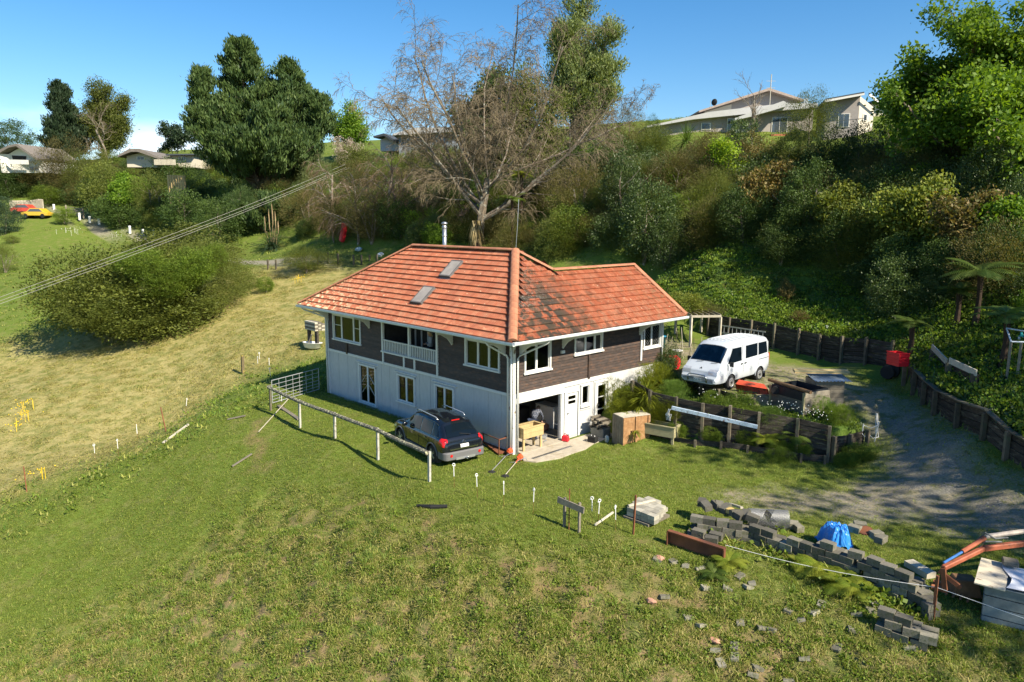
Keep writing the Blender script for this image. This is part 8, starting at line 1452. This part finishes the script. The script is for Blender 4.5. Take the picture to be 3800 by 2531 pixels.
# ================================================================ PEOPLE
def skinned(name, joints, edges, m, parent, sub=2):
    """joints: list of (x,y,z,r); one continuous skin"""
    me = bpy.data.meshes.new(name); me.from_pydata([j[:3] for j in joints], edges, []); me.materials.append(m); o = link(name, me, parent); sk = o.modifiers.new('skin', 'SKIN'); me.skin_vertices.new() if not me.skin_vertices else None
    for i, j in enumerate(joints):
        r = j[3]; me.skin_vertices[0].data[i].radius = (r, r)
    me.skin_vertices[0].data[0].use_root = True; sk.use_smooth_shade = True; s = o.modifiers.new('sub', 'SUBSURF'); s.levels = sub; s.render_levels = sub
    bpy.context.view_layer.update(); nm = bpy.data.meshes.new_from_object(o.evaluated_get(bpy.context.evaluated_depsgraph_get())); nm.name = name; bpy.data.objects.remove(o); return link(name, nm, parent)
M_skin = mat('skin', (.52, .30, .21), .6, .05, 8, 0); M_hairb = mat('blond_hair', (.52, .40, .22), .6, .2, 20, .4); M_hairg = mat('brown_hair', (.10, .06, .035), .7, .2, 20, .4); M_top_g = mat('grey_jersey', (.30, .32, .36), .9, .1, 20, .2); M_jean = mat('dark_jeans', (.03, .04, .07), .9, .15, 20, .2)
def head(parent, c, R, hair, long=True):
    """R rotates local (x forward, z up) to the pose"""
    T = lambda s: [setattr(s, 'v', [tuple(R @ Vector(p)+Vector(c)) for p in s.v]), s][1]
    s = MB(); s.lathe([(.02, -.125), (.048, -.11), (.066, -.06), (.074, 0), (.072, .05), (.055, .095), (.02, .118)], (0, 0, 0), 16); s.v = [(x*1.12, y*.98, z) for x, y, z in s.v]; s.add([(.076, -.012, .005), (.076, .012, .005), (.10, 0, -.025), (.078, 0, -.035)], [(0, 1, 2), (0, 2, 3), (1, 3, 2)])
    for y in (-.074, .074): s.blob((-.005, y, -.01), (.018, .008, .028), 6, 5)
    h = part('head', T(s), M_skin, parent, smooth=True)
    for y in (-.028, .028): s = MB(); s.blob((.073, y, .012), (.010, .012, .007), 8, 5); part('eye', T(s), M_dark, h)
    s = MB(); s.blob((.070, 0, -.058), (.010, .024, .006), 8, 5); part('mouth', T(s), mat('lips', (.40, .13, .11), .5), h)
    s = MB(); s.blob((-.018, 0, .028), (.088, .088, .105), 14, 9, .03); 
    if long: s.blob((-.05, 0, -.09), (.055, .085, .13), 12, 7, .05)
    s.v = [(min(x, .052-.25*max(0, .05-z)), y, z) if z < .07 else (x, y, z) for x, y, z in s.v]; part('hair', T(s), hair, h, smooth=True); return h
def hand(c, d, side, n0):
    """joints and edges of a hand that starts at wrist index n0; d forward, side = thumb direction"""
    d, side = Vector(d).normalized(), Vector(side).normalized(); J, E = [], []; c = Vector(c); palm = c+d*.05; J.append((*palm, .026)); E.append((n0, n0+1)); k = n0+1
    for i, (o_, L) in enumerate(((.030, .060), (.010, .070), (-.010, .066), (-.030, .052))):
        a = palm+side*o_+d*.03; b = a+d*L*.55; e = b+d*L*.4+Vector((0, 0, -.02)); b_ = len(J)+n0+1; J += [(*a, .010), (*b, .009), (*e, .007)]; E += [(k, b_), (b_, b_+1), (b_+1, b_+2)]
    a = c+side*.035+d*.02; b = a+side*.02+d*.035; b_ = len(J)+n0+1; J += [(*a, .011), (*b, .009)]; E += [(k, b_), (b_, b_+1)]; return J, E
def arm(sh, el, wr, d, side, r=(.052, .04, .026)):
    pass
# woman on the balcony reading a phone: faces the valley (-Y), floor at 2.57
t = thing('person', 'woman with blond hair in a grey jersey looking at a phone on the balcony', 'person', (-6.12, .62, 2.57)); f = Vector((-.35, -1, 0)).normalized(); sd = Vector((f.y, -f.x, 0))*-1
def L_(x, y, z): return tuple(f*x+sd*y+Vector((0, 0, z)))
def J_(x, y, z, r): return (*L_(x, y, z), r)
J = [J_(0, 0, .92, .13), J_(0, 0, 1.10, .115), J_(.01, 0, 1.28, .13), J_(0, 0, 1.40, .075), J_(.01, .15, 1.37, .06), J_(.04, .20, 1.12, .045), J_(.22, .10, 1.08, .034), J_(.01, -.15, 1.37, .06), J_(.04, -.20, 1.12, .045), J_(.22, -.08, 1.10, .034)]
skinned('jersey', J, [(0, 1), (1, 2), (2, 3), (2, 4), (4, 5), (5, 6), (2, 7), (7, 8), (8, 9)], M_top_g, t)
J = [J_(0, 0, .95, .13), J_(0, .09, .86, .085), J_(.01, .09, .48, .058), J_(0, .09, .08, .038), J_(.14, .10, .03, .032), J_(0, -.09, .86, .085), J_(.03, -.09, .48, .058), J_(0, -.09, .08, .038), J_(.14, -.10, .03, .032)]
skinned('trousers', J, [(0, 1), (1, 2), (2, 3), (3, 4), (0, 5), (5, 6), (6, 7), (7, 8)], M_jean, t)
for y in (.07, -.05): J = [J_(.20, y, 1.09, .024)]; a, b = hand(Vector(L_(.20, y, 1.09)), f+Vector((0, 0, .1)), sd*(-1 if y > 0 else 1), 0); skinned('hand', J+a, b, M_skin, t, 1)
skinned('neck', [J_(0, 0, 1.38, .05), J_(.02, 0, 1.47, .045)], [(0, 1)], M_skin, t, 1)
Rh = Matrix((f, sd, Vector((0, 0, 1)))).transposed() @ Matrix.Rotation(.45, 3, 'Y'); head(t, L_(.05, 0, 1.56), Rh, M_hairb)
s = MB(); s.box(L_(.31, .01, 1.13), (.15, .075, .01), math.atan2(f.y, f.x)); single('phone', s, M_blk, 'dark phone held by the woman on the balcony', 'phone'); o = COL.objects['phone']; o.location = Vector(o.location)+Vector((-6.12, .62, 2.57))
# man bending over in the garage, checked shirt
M_plaid = bpy.data.materials.new('checked_shirt'); M_plaid.use_nodes = True; nt = M_plaid.node_tree; p_ = nt.nodes['Principled BSDF']; ck = _n(nt, 'ShaderNodeTexChecker'); ck.inputs['Scale'].default_value = 14; ck.inputs[1].default_value = (.035, .045, .07, 1); ck.inputs[2].default_value = (.14, .15, .18, 1); tc_ = _n(nt, 'ShaderNodeTexCoord'); nt.links.new(tc_.outputs['Object'], ck.inputs[0]); nt.links.new(ck.outputs[0], p_.inputs['Base Color']); p_.inputs['Roughness'].default_value = .9
t = thing('person', 'man in a dark checked shirt bending over a bag inside the garage', 'person', (-.80, 2.0, 0)); f = Vector((-.45, .9, 0)).normalized(); sd = Vector((f.y, -f.x, 0))*-1
J = [J_(-.05, 0, .92, .15), J_(.12, 0, 1.08, .14), J_(.30, 0, 1.20, .155), J_(.42, 0, 1.24, .085), J_(.33, .19, 1.18, .07), J_(.42, .25, .92, .052), J_(.52, .14, .70, .04), J_(.33, -.19, 1.18, .07), J_(.44, -.26, .94, .052), J_(.58, -.20, .74, .04)]
skinned('shirt', J, [(0, 1), (1, 2), (2, 3), (2, 4), (4, 5), (5, 6), (2, 7), (7, 8), (8, 9)], M_plaid, t)
J = [J_(-.08, 0, .92, .145), J_(-.06, .10, .84, .095), J_(.06, .11, .47, .066), J_(-.06, .11, .09, .045), J_(.12, .12, .04, .042), J_(-.06, -.10, .84, .095), J_(.08, -.11, .47, .066), J_(-.04, -.11, .09, .045), J_(.14, -.12, .04, .042)]
skinned('trousers', J, [(0, 1), (1, 2), (2, 3), (3, 4), (0, 5), (5, 6), (6, 7), (7, 8)], M_jean, t)
for y, x in ((.13, .54), (-.19, .60)): J = [J_(x-.02, y, .70, .03)]; a, b = hand(Vector(L_(x-.02, y, .70)), f*.4+Vector((0, 0, -1)), sd*(-1 if y > 0 else 1), 0); skinned('hand', J+a, b, M_skin, t, 1)
skinned('neck', [J_(.40, 0, 1.24, .06), J_(.50, 0, 1.25, .052)], [(0, 1)], M_skin, t, 1); Rh = Matrix((f, sd, Vector((0, 0, 1)))).transposed() @ Matrix.Rotation(1.1, 3, 'Y'); head(t, L_(.60, 0, 1.24), Rh, M_hairg, False)
# ================================================================ GROUND COVER
def tuft(n, L, w, lm, seed, spread=.04, arch=1.0, nseg=2, up=(.6, 1.45)):
    r = np.random.default_rng(seed); Q, R = rosette(n, L, w, arch, seed, nseg, tip=1.0, upmin=up[0], upmax=up[1]); off = np.repeat(r.normal(size=(n, 3))*np.array([spread, spread, 0]), nseg, 0); Q = Q+off[:, None, :]; Q[..., 2] -= .015; me = quads_mesh('tuft', Q, LM[lm], R); return bpy.data.objects.new('tuft', me)
def leafclump(n, r_, leaf, lm, seed, h=.5):
    r = np.random.default_rng(seed); P = r.normal(size=(n, 3))*np.array([r_, r_, r_*h]); P[:, 2] = np.abs(P[:, 2]); q = leaf_quads(P, leaf, .8, np.tile([0, 0, 1.], (n, 1))+P*3, .35, r); return bpy.data.objects.new('tuft', quads_mesh('tuft', q, LM[lm], r.random(n)))
LM['lawn'] = leafmat('lawn_blades', (.115, .170, .020), (.265, .300, .058), .4, objvar=.3); LM['lawnd'] = leafmat('dry_lawn_blades', (.15, .155, .04), (.32, .27, .11), .3, objvar=.3); LM['hay'] = leafmat('hay_blades', (.25, .225, .07), (.42, .37, .135), .3, objvar=.25); LM['rough'] = leafmat('rough_grass', (.11, .165, .02), (.33, .33, .085), .35, objvar=.3)
def scatter(name, P, scl, objs, pick, label=None, tilt=None):
    col = bpy.data.collections.new(name+'_kinds'); [col.objects.link(o) for o in objs]
    me = bpy.data.meshes.new(name); n = len(P); me.vertices.add(n); me.vertices.foreach_set('co', np.ascontiguousarray(P, dtype=np.float32).ravel())
    for k, v, ty in (('scl', scl, 'FLOAT'), ('pick', pick, 'INT')): a = me.attributes.new(k, ty, 'POINT'); a.data.foreach_set('value', v.astype(np.float32 if ty == 'FLOAT' else np.int32))
    rt = np.zeros((n, 3), np.float32); rt[:, 2] = RNG.uniform(0, 6.283, n); rt[:, :2] = RNG.normal(size=(n, 2))*.12; a = me.attributes.new('rot', 'FLOAT_VECTOR', 'POINT'); a.data.foreach_set('vector', rt.ravel())
    ng = bpy.data.node_groups.new(name, 'GeometryNodeTree'); ng.interface.new_socket('Geometry', in_out='INPUT', socket_type='NodeSocketGeometry'); ng.interface.new_socket('Geometry', in_out='OUTPUT', socket_type='NodeSocketGeometry')
    gi, go = ng.nodes.new('NodeGroupInput'), ng.nodes.new('NodeGroupOutput'); ip = ng.nodes.new('GeometryNodeInstanceOnPoints'); ci = ng.nodes.new('GeometryNodeCollectionInfo'); ci.inputs[0].default_value = col; ci.inputs['Separate Children'].default_value = True; ci.inputs['Reset Children'].default_value = True
    def na(nm, t): q = ng.nodes.new('GeometryNodeInputNamedAttribute'); q.data_type = t; q.inputs[0].default_value = nm; return [o for o in q.outputs if o.enabled][0]
    L = ng.links.new; L(gi.outputs[0], ip.inputs['Points']); L(ci.outputs[0], ip.inputs['Instance']); ip.inputs['Pick Instance'].default_value = True; L(na('pick', 'INT'), ip.inputs['Instance Index']); L(na('scl', 'FLOAT'), ip.inputs['Scale'])
    er = ng.nodes.new('FunctionNodeEulerToRotation'); L(na('rot', 'FLOAT_VECTOR'), er.inputs[0]); L(er.outputs[0], ip.inputs['Rotation']); L(ip.outputs[0], go.inputs[0])
    o = link(name, me, None, kind='stuff'); o['label'] = label or name; o.modifiers.new('scatter', 'NODES').node_group = ng; return o
NOG = [(.3, -.3, 1.7, 5.7), (-HL, -.05, .3, HR)]
CARF = (suv.location.x, suv.location.y, yaw_c)
def sample(n, x0, x1, y0, y1, w):
    x = RNG.uniform(x0, x1, n); y = RNG.uniform(y0, y1, n); Z_ = zones(x, y); p = w(x, y, Z_); k = RNG.random(n) < p
    for a, b, c, d in NOG: k &= ~((x > a) & (x < c) & (y > b) & (y < d))
    v = np.stack([x-CAM[0], y-CAM[1], np.zeros(n)-CAM[2]], 1); f = v @ _f; k &= (f > 4) & (np.abs(v @ _r) < f*.78+2); x, y = x[k], y[k]; z = HH(x, y); return np.stack([x, y, z], 1), {q: Z_[q][k] for q in Z_}
def nz2(x, y, f=1.0): return .5+.5*np.sin(f*x*1.3+2*np.sin(f*y*.8))*np.sin(f*y*1.7+1.4*np.sin(f*x*1.1+1))
dens = lambda x, y: np.clip(26/np.maximum(10, np.hypot(x-CAM[0], y-CAM[1]))-.28, .12, 1)
# mown lawn
P, Zs = sample(520000, -17, 26, -9, 16, lambda x, y, Z: dens(x, y)*(1-Z['dry'])*(1-Z['slope']*.8)*(1-Z['drive']*(.80))*(1-Z['gravel']*.8)*(1-Z['weed'])*(1-Z['soil']*.9))
Q2, _ = sample(200000, -26, -2, -25, -8.8, lambda x, y, Z: dens(x, y)*(1-Z['dry'])*(1-Z['slope']*.9)*(1-Z['soil'])); P = np.concatenate([P, Q2])
lawn_k = [tuft(9, .085, .010, 'lawn', 1), tuft(9, .07, .012, 'lawn', 2), tuft(8, .06, .010, 'lawnd', 3), tuft(8, .11, .010, 'lawn', 4)]
nn = nz2(P[:, 0], P[:, 1], .9)*.6+nz2(P[:, 0], P[:, 1], 3.1)*.4; pk = np.where(RNG.random(len(P)) < .12+.5*np.clip(nn-.55, 0, 1)*1.6, 2, RNG.choice([0, 1, 3], len(P), p=[.45, .4, .15])); scatter('lawn_grass', P, RNG.uniform(.6, 1.25, len(P)), lawn_k, pk, 'short green lawn grass around the house')
# rough bank in the foreground
P, Zs = sample(420000, -24, 24, -24, 2, lambda x, y, Z: dens(x, y)*1.1*Z['slope']*(1-Z['soil']*.8)*np.clip((nz2(x, y, 1.7)*.5+nz2(x+3, y+1, 4.1)*.5-.22)*3, .06, 1))
rk = [tuft(12, .17, .012, 'rough', 11, .06), tuft(12, .15, .014, 'lawn', 12, .05), tuft(12, .20, .010, 'hay', 13, .06, 1.6, up=(.15, 1.2)), leafclump(26, .10, .065, 'weed', 14), tuft(14, .24, .012, 'grassy', 15, .06)]
nn = nz2(P[:, 0]*1.0, P[:, 1], 1.1)*.55+nz2(P[:, 0]+4, P[:, 1]+7, 3.4)*.45; rgt = np.clip((P[:, 0]+P[:, 1]*.2+2)/14, 0, 1); r = RNG.random(len(P)); pk = np.where(r < .36, 0, np.where(r < .36+.26*nn, 1, np.where(r < .80+.1*(1-nn), 2, np.where(r < .90+.08*rgt, 3, 4)))); pk = np.where((RNG.random(len(P)) < .55*np.clip(nn-.5, 0, 1)*2), 2, pk); scatter('rough_grass', P, RNG.uniform(.55, 1.2, len(P)), rk, pk, 'rough tussocky grass and weeds on the foreground bank')
E_ = []
for a, b in zip(WB[:-1], WB[1:]):
    for k in range(int((b-a).length*26)): q = a.lerp(b, random.random()); w = random.gauss(-.25, .22) if random.random() < .8 else random.uniform(.5, .9); E_.append((q.x+w*-.45, q.y+w*.9))
E_ = np.array(E_); scatter('wall_grass', np.column_stack([E_, HH(E_[:, 0], E_[:, 1])]), RNG.uniform(.9, 2.2, len(E_)), [tuft(12, .24, .014, 'rough', 51, .06), tuft(12, .26, .012, 'straw', 52, .08, 1.5), leafclump(24, .12, .07, 'weed', 53)], RNG.choice(3, len(E_), p=[.5, .25, .25]), 'long grass and weeds growing against the block wall')
# dry hayfield
P, Zs = sample(330000, -75, -10, -22, 40, lambda x, y, Z: np.clip(30/np.hypot(x-CAM[0], y-CAM[1]), .2, 1)*np.maximum(Z['dry'], .0)*np.clip(.5+nz2(x, y, 1.3), 0, 1))
hk = [tuft(12, .30, .022, 'hay', 21, .12, 1.8, up=(.1, 1.2)), tuft(10, .26, .022, 'rough', 22, .10, 1.6, up=(.2, 1.3)), tuft(12, .34, .022, 'hay', 23, .12, 2.0, up=(.05, 1.0))]
nn = nz2(P[:, 0], P[:, 1], .45)*.6+nz2(P[:, 0], P[:, 1], 1.6)*.4; scatter('dry_grass', P, RNG.uniform(.6, 1.3, len(P)), hk, np.where(RNG.random(len(P)) < .22+.4*np.clip(nn-.5, 0, 1)*2, 1, RNG.choice([0, 2], len(P))), 'tall dry yellow grass of the left field')
# green far pasture at the left
P, Zs = sample(150000, -110, -14, -30, 110, lambda x, y, Z: (1-Z['dry'])*(1-Z['wood'])*(1-Z['path'])*np.clip(40/np.hypot(x-CAM[0], y-CAM[1])-.1, .1, 1)*(1-Z['slope'])*.8)
gk = [tuft(10, .26, .035, 'grassy', 31, .2, 1.6), tuft(10, .24, .035, 'rough', 32, .2, 1.6), leafclump(20, .22, .12, 'weed', 33, .3)]; scatter('pasture_grass', P, RNG.uniform(.6, 1.3, len(P)), gk, RNG.choice([0, 1, 2], len(P), p=[.5, .38, .12]), 'green grass of the far left pasture and hillside')
# weeds of the terrace and of the steep bank
P, Zs = sample(210000, -14, 60, 5, 60, lambda x, y, Z: Z['weed']*np.clip(22/np.hypot(x-CAM[0], y-CAM[1]), .25, .8)*np.where(inpoly(x, y, GARDEN), .6, 1)*(1-.5*Z['wood']))
wk = [leafclump(34, .17, .11, 'weed', 41), leafclump(30, .16, .10, 'glossy', 42), tuft(14, .45, .030, 'strapdark', 43, .1, 1.5), leafclump(34, .20, .09, 'green', 44, .8), tuft(16, .26, .014, 'grassy', 45, .12, 1.5), tuft(12, .30, .012, 'straw', 46, .12, 1.4)]
sc_ = RNG.uniform(.6, 1.5, len(P)); sc_ = np.where(inpoly(P[:, 0], P[:, 1], GARDEN), sc_*.7, sc_); nn = nz2(P[:, 0], P[:, 1], .6); r = RNG.random(len(P)); pk = np.where(r < .30, 0, np.where(r < .42+.2*nn, 1, np.where(r < .72, 2, np.where(r < .84, 3, np.where(r < .95, 4, 5))))); scatter('bank_weeds', P, sc_, wk, pk, 'leafy weeds and ivy covering the terrace and the steep bank')
# stones on the drive
P, Zs = sample(60000, 2, 26, -2, 20, lambda x, y, Z: np.maximum(Z['gravel'], Z['drive']*.25)*.5)
st = []
for i in range(3): s = MB(); s.blob((0, 0, 0), (.022, .016, .010), 6, 4, .25); st.append(bpy.data.objects.new('tuft', s.mesh('stone', mat('gravel_stone', (.20, .20, .19), .9, .15, 3, 0, objvar=.45))))
scatter('gravel', P, RNG.uniform(.4, 1.3, len(P)), st, RNG.integers(0, 3, len(P)), 'loose grey gravel on the drive bend')
def gp(px, py): return G(px, py)
for i, (x, y, z, L, n, lm, lb) in enumerate(((2400, 1478, 1.7, 1.15, 230, 'strap', 'large yellow-green strap-leaved clump overhanging the terrace corner by the glazed door'), (2462, 1440, 1.7, 1.05, 200, 'strap', 'yellow-green upright fern-like clump right of the corner clump'), (2520, 1440, 1.7, 1.0, 170, 'strapdark', 'upright dark green clump between the corner plants and the van'), (2345, 1482, 1.7, 1.0, 170, 'strap', 'hanging yellow-green clump closest to the glazed door'), (2440, 1490, 1.7, .8, 320, 'grassy', 'fine blue-green grassy mound on the terrace'), (2560, 1435, 1.9, .7, 110, 'strap', 'small strap-leaved clump in front of the van bumper'), (2420, 1400, 2.0, .9, 140, 'strapdark', 'dark clump against the house wall'))):
    p = Vector(at(x, y, z)); p.z = gz(p.x, p.y); strap_plant(p, L, n, lm, lb, 'plant', 'strap_plant', .05 if lm != 'grassy' else .012, 100+i, 1.1)
for i, (x, y, z, L) in enumerate(((2335, 1530, 1.3, .6), (2380, 1510, 1.5, .55), (2420, 1500, 1.55, .55), (2520, 1500, 1.6, .4), (2600, 1545, 1.2, .35), (2340, 1560, .9, .5), (2365, 1600, .7, .45), (2445, 1525, 1.1, .42), (2470, 1560, .7, .3), (2410, 1530, 1.0, .3))): p = Vector(at(x, y, z)); p.y -= .12; strap_plant(p, L, 26, 'strap', 'yellow-green fern tuft growing out of the terrace wall face', 'fern', 'wall_fern', .04, 120+i, 2.2, group='fern tufts on the terrace wall', up=(-.2, .9))
def bush(px, py, z, r, kind, lm, label, h=None, name='garden_plant', cat='plant', dz=0.0):
    p = Vector(at(px, py, z)); p.z = gz(p.x, p.y)+dz; t = thing(name, label, cat, p); o = link('foliage', CR[kind][random.randrange(9) % len(CR[kind])], t, (0, 0, (h or r)*.6)); o.scale = (r, r, (h or r)); setmat(o, LM[lm]); return t
for x_, y_, r_, d_, l_ in ((.9, 5.75, .8, .7, 'bushy straps hanging over the gap beside the glazed door'), (1.9, 5.65, .75, .75, 'bushy straps hanging down the left part of the terrace wall'), (2.9, 5.45, .6, .9, 'yellow-green straps hanging behind the timber crate'), (3.7, 5.6, .4, 1.1, 'small hanging straps above the greenish planter')): q = Vector((x_, y_, gz(x_, y_)+d_)); t = thing('hanging_plant', l_, 'plant', q); o = link('foliage', CR['spiky'][0], t); o.scale = (r_, r_*.5, r_); setmat(o, LM['strap'])
for q_ in ((2330, 1475, .75, 'dense mass of yellow-green straps at the left end of the terrace wall'), (2430, 1440, .85, 'tall bushy yellow-green plant behind the corner clumps'), (2500, 1475, .6, 'bushy mid-green plant at the wall edge left of the van')): bush(q_[0], q_[1], 1.7, q_[2], 'spiky', 'strap' if q_[0] < 2450 else 'grassy', q_[3])
for x_, y_ in ((3.9, 5.75), (5.3, 6.05), (6.6, 6.55), (7.6, 6.95), (8.4, 7.3)): q = Vector((x_, y_, gz(x_, y_)+.3)); t = thing('bed_weeds', 'low leafy weeds in the narrow bed at the foot of the terrace wall', 'weeds', q, group='weeds in the bed below the terrace wall'); o = link('foliage', CR['dense'][1], t); o.scale = (.55, .3, .3); setmat(o, LM['weed'])
bush(2740, 1530, 1.6, .75, 'dense', 'weed', 'rounded bright green shrub on the terrace in front of the wheelbarrow', .6); bush(2650, 1500, 1.6, .5, 'dense', 'weed', 'low green plant at the front of the terrace left of the rounded shrub', .35); bush(2470, 1385, 1.9, .7, 'dense', 'glossy', 'dark glossy shrub at the far corner of the house wall', .9); bush(2860, 1560, 1.5, .6, 'spiky', 'grassy', 'grassy green plant in front of the lined planter', .45); bush(2900, 1610, 1.3, .55, 'fine', 'weed', 'white-flowering daisy plant above the terrace wall', .4)
bush(3110, 1600, 1.1, .5, 'spiky', 'weed', 'leafy broad bean plant beside the long timber bed', .6); bush(3060, 1570, 1.2, .42, 'spiky', 'green', 'tall leafy plant in the timber bed', .55); bush(3190, 1700, .4, .7, 'dense', 'weed', 'lush low weeds at the corner where the terrace meets the drive', .35); bush(3140, 1720, .3, .5, 'dense', 'weed', 'bright weeds right of the terrace wall end', .28)

p = Vector(at(3675, 1375, 3.1)); p.z = gz(p.x, p.y); strap_plant(p, .8, 160, 'strapdark', 'dark strap-leaved flax beside the white bucket', 'plant', 'strap_plant', .04, 140, 1.4)
bush(2905, 1235, 2.5, .5, 'loose', 'russet', 'reddish leafless-looking shrub in front of the long back wall', .8); bush(2960, 1290, 2.3, .5, 'dense', 'russet', 'russet bushy plant at the foot of the long back wall', .4)
for i, (x, y, k) in enumerate(((7.3, 8.2, 40), (4.4, 7.4, 16), (8.3, 8.6, 24))):
    g0 = Vector((x, y, 0))
    s = MB()
    for j in range(k): q = g0+Vector((random.gauss(0, .4), random.gauss(0, .3), 0)); q.z = gz(q.x, q.y)+random.uniform(.35, .65); s.blob(q, .022, 5, 3)
    o = link('daisies', s.mesh('daisies', LM['whiteflower']), None, kind='stuff'); o['label'] = 'small white daisy flowers over the terrace plants'
# ferns
def fern(P, R_, label, lm='fern', sc=None):
    o = link('fern', FR[random.randrange(2)], None, tuple(P), (0, 0, random.uniform(0, 6)), label=label, category='fern', kind='thing'); o.scale = (R_, R_, R_*(sc or 1)); setmat(o, LM[lm]); return o
p = Vector(at(2930, 1640, .7)); p.z = .75; fern(p+Vector((.1, -.1, .25)), 1.0, 'large green fern hanging against the right part of the terrace wall'); p = Vector(at(2835, 1640, .7)); fern(p+Vector((.1, -.1, .2)), .75, 'yellow-green fern against the terrace wall beside the wire rack', 'fernlime'); fern(Vector(at(2700, 1580, 1.0))+Vector((.05, -.2, 0)), .4, 'small yellow fern sprouting from the terrace wall under the beam', 'fernlime'); fern(Vector(at(2275, 1545, .3)), .6, 'light green fern in the gap behind the glazed door', 'fern')
for x, y, r, lb in ((3040, 2120, .95, 'largest yellow-green bracken fern below the blue tarp'), (3120, 2170, .85, 'bracken fern right of the largest one below the block wall'), (3170, 2200, .7, 'bracken fern above the sunken block row'), (2990, 2110, .6, 'small bracken fern left of the largest one'), (2705, 2095, .65, 'yellow-green fern at the right end of the rusty trough'), (2650, 2140, .5, 'low dark fern below the rusty trough')): fern(G(x, y)+Vector((0, 0, .1)), r, lb, 'fern' if 'dark' in lb else 'fernlime')
for i, (x, y, w, lm) in enumerate(((190, 640, 1, 0),)): pass
def flowers(px, py, r, k, lm, label, z0=.5):
    g0 = G(px, py); s = MB()
    for j in range(k): q = g0+Vector((random.gauss(0, r), random.gauss(0, r), 0)); q.z = gz(q.x, q.y)+random.uniform(z0*.6, z0); s.blob(q, .035, 5, 3)
    for j in range(max(3, k//4)): q = g0+Vector((random.gauss(0, r), random.gauss(0, r), 0)); s.tube([(q.x, q.y, gz(q.x, q.y)), (q.x, q.y, gz(q.x, q.y)+z0)], .012, 3)
    o = single('ragwort', s, LM[lm], label, 'flowering plant'); return o
for x, y, k, lb in ((95, 1520, 16, 'yellow ragwort flowering low in the dry field near the left edge'), (90, 1560, 22, 'larger yellow ragwort just below the upper one at the left edge'), (140, 1785, 12, 'yellow ragwort by the lower left stake'), (55, 1600, 12, 'yellow ragwort at the far left of the dry field'), (470, 1045, 18, 'yellow ragwort right of the small round bush')): flowers(x if x != 470 else 1110, y, .35, k, 'yellowflower', lb, .6)
flowers(270, 875, .8, 30, 'whiteflower', 'clump of white arum lilies on the green hillside', 1.0); flowers(440, 880, .5, 8, 'whiteflower', 'few white arum lilies right of the larger clump', .8)

# undergrowth filling the hillside wood between the single trees: reads as one mass
UG1 = [tuple(p[:2]) for p in (G(1120, 870), G(1450, 925), G(1700, 925), G(2000, 925), G(2300, 945), G(2480, 930), G(2700, 950), G(3000, 985), G(3250, 1040), G(3330, 1180), G(3850, 1170), G(3900, 560), G(3300, 620), G(2900, 650), G(2400, 610), G(2100, 570), G(1800, 600), G(1500, 610), G(1250, 640))]
UG2 = [tuple(p[:2]) for p in (G(0, 735), G(230, 745), G(420, 800), G(600, 850), G(760, 880), G(960, 850), G(1130, 860), G(1200, 660), G(900, 660), G(500, 640), G(0, 650))]
def under(n, poly, lo, hi, kinds, pr, name, label):
    q = np.array(poly); x = RNG.uniform(q[:, 0].min(), q[:, 0].max(), n*6); y = RNG.uniform(q[:, 1].min(), q[:, 1].max(), n*6); k = inpoly(x, y, poly); x, y = x[k][:n], y[k][:n]; s = RNG.uniform(lo, hi, len(x))
    obs = []
    for kd, lm in kinds: me = CR[kd][random.randrange(len(CR[kd]))].copy(); me.materials[0] = LM[lm]; obs.append(bpy.data.objects.new('tuft', me))
    scatter(name, np.stack([x, y, HH(x, y)+s*.35], 1), s, obs, RNG.choice(len(kinds), len(x), p=pr), label)
KD = [('dense', 'dark'), ('fine', 'olive'), ('dense', 'glossy'), ('fine', 'brownolive'), ('dense', 'weed'), ('loose', 'green')]
under(600, UG1, .9, 2.3, KD, [.22, .22, .18, .18, .12, .08], 'hillside_scrub', 'tangled scrub filling the steep wooded bank behind the house')
under(260, UG2, 1.2, 3.2, KD, [.3, .25, .15, .15, .1, .05], 'far_scrub', 'scrub filling the far wooded hillside at the left')
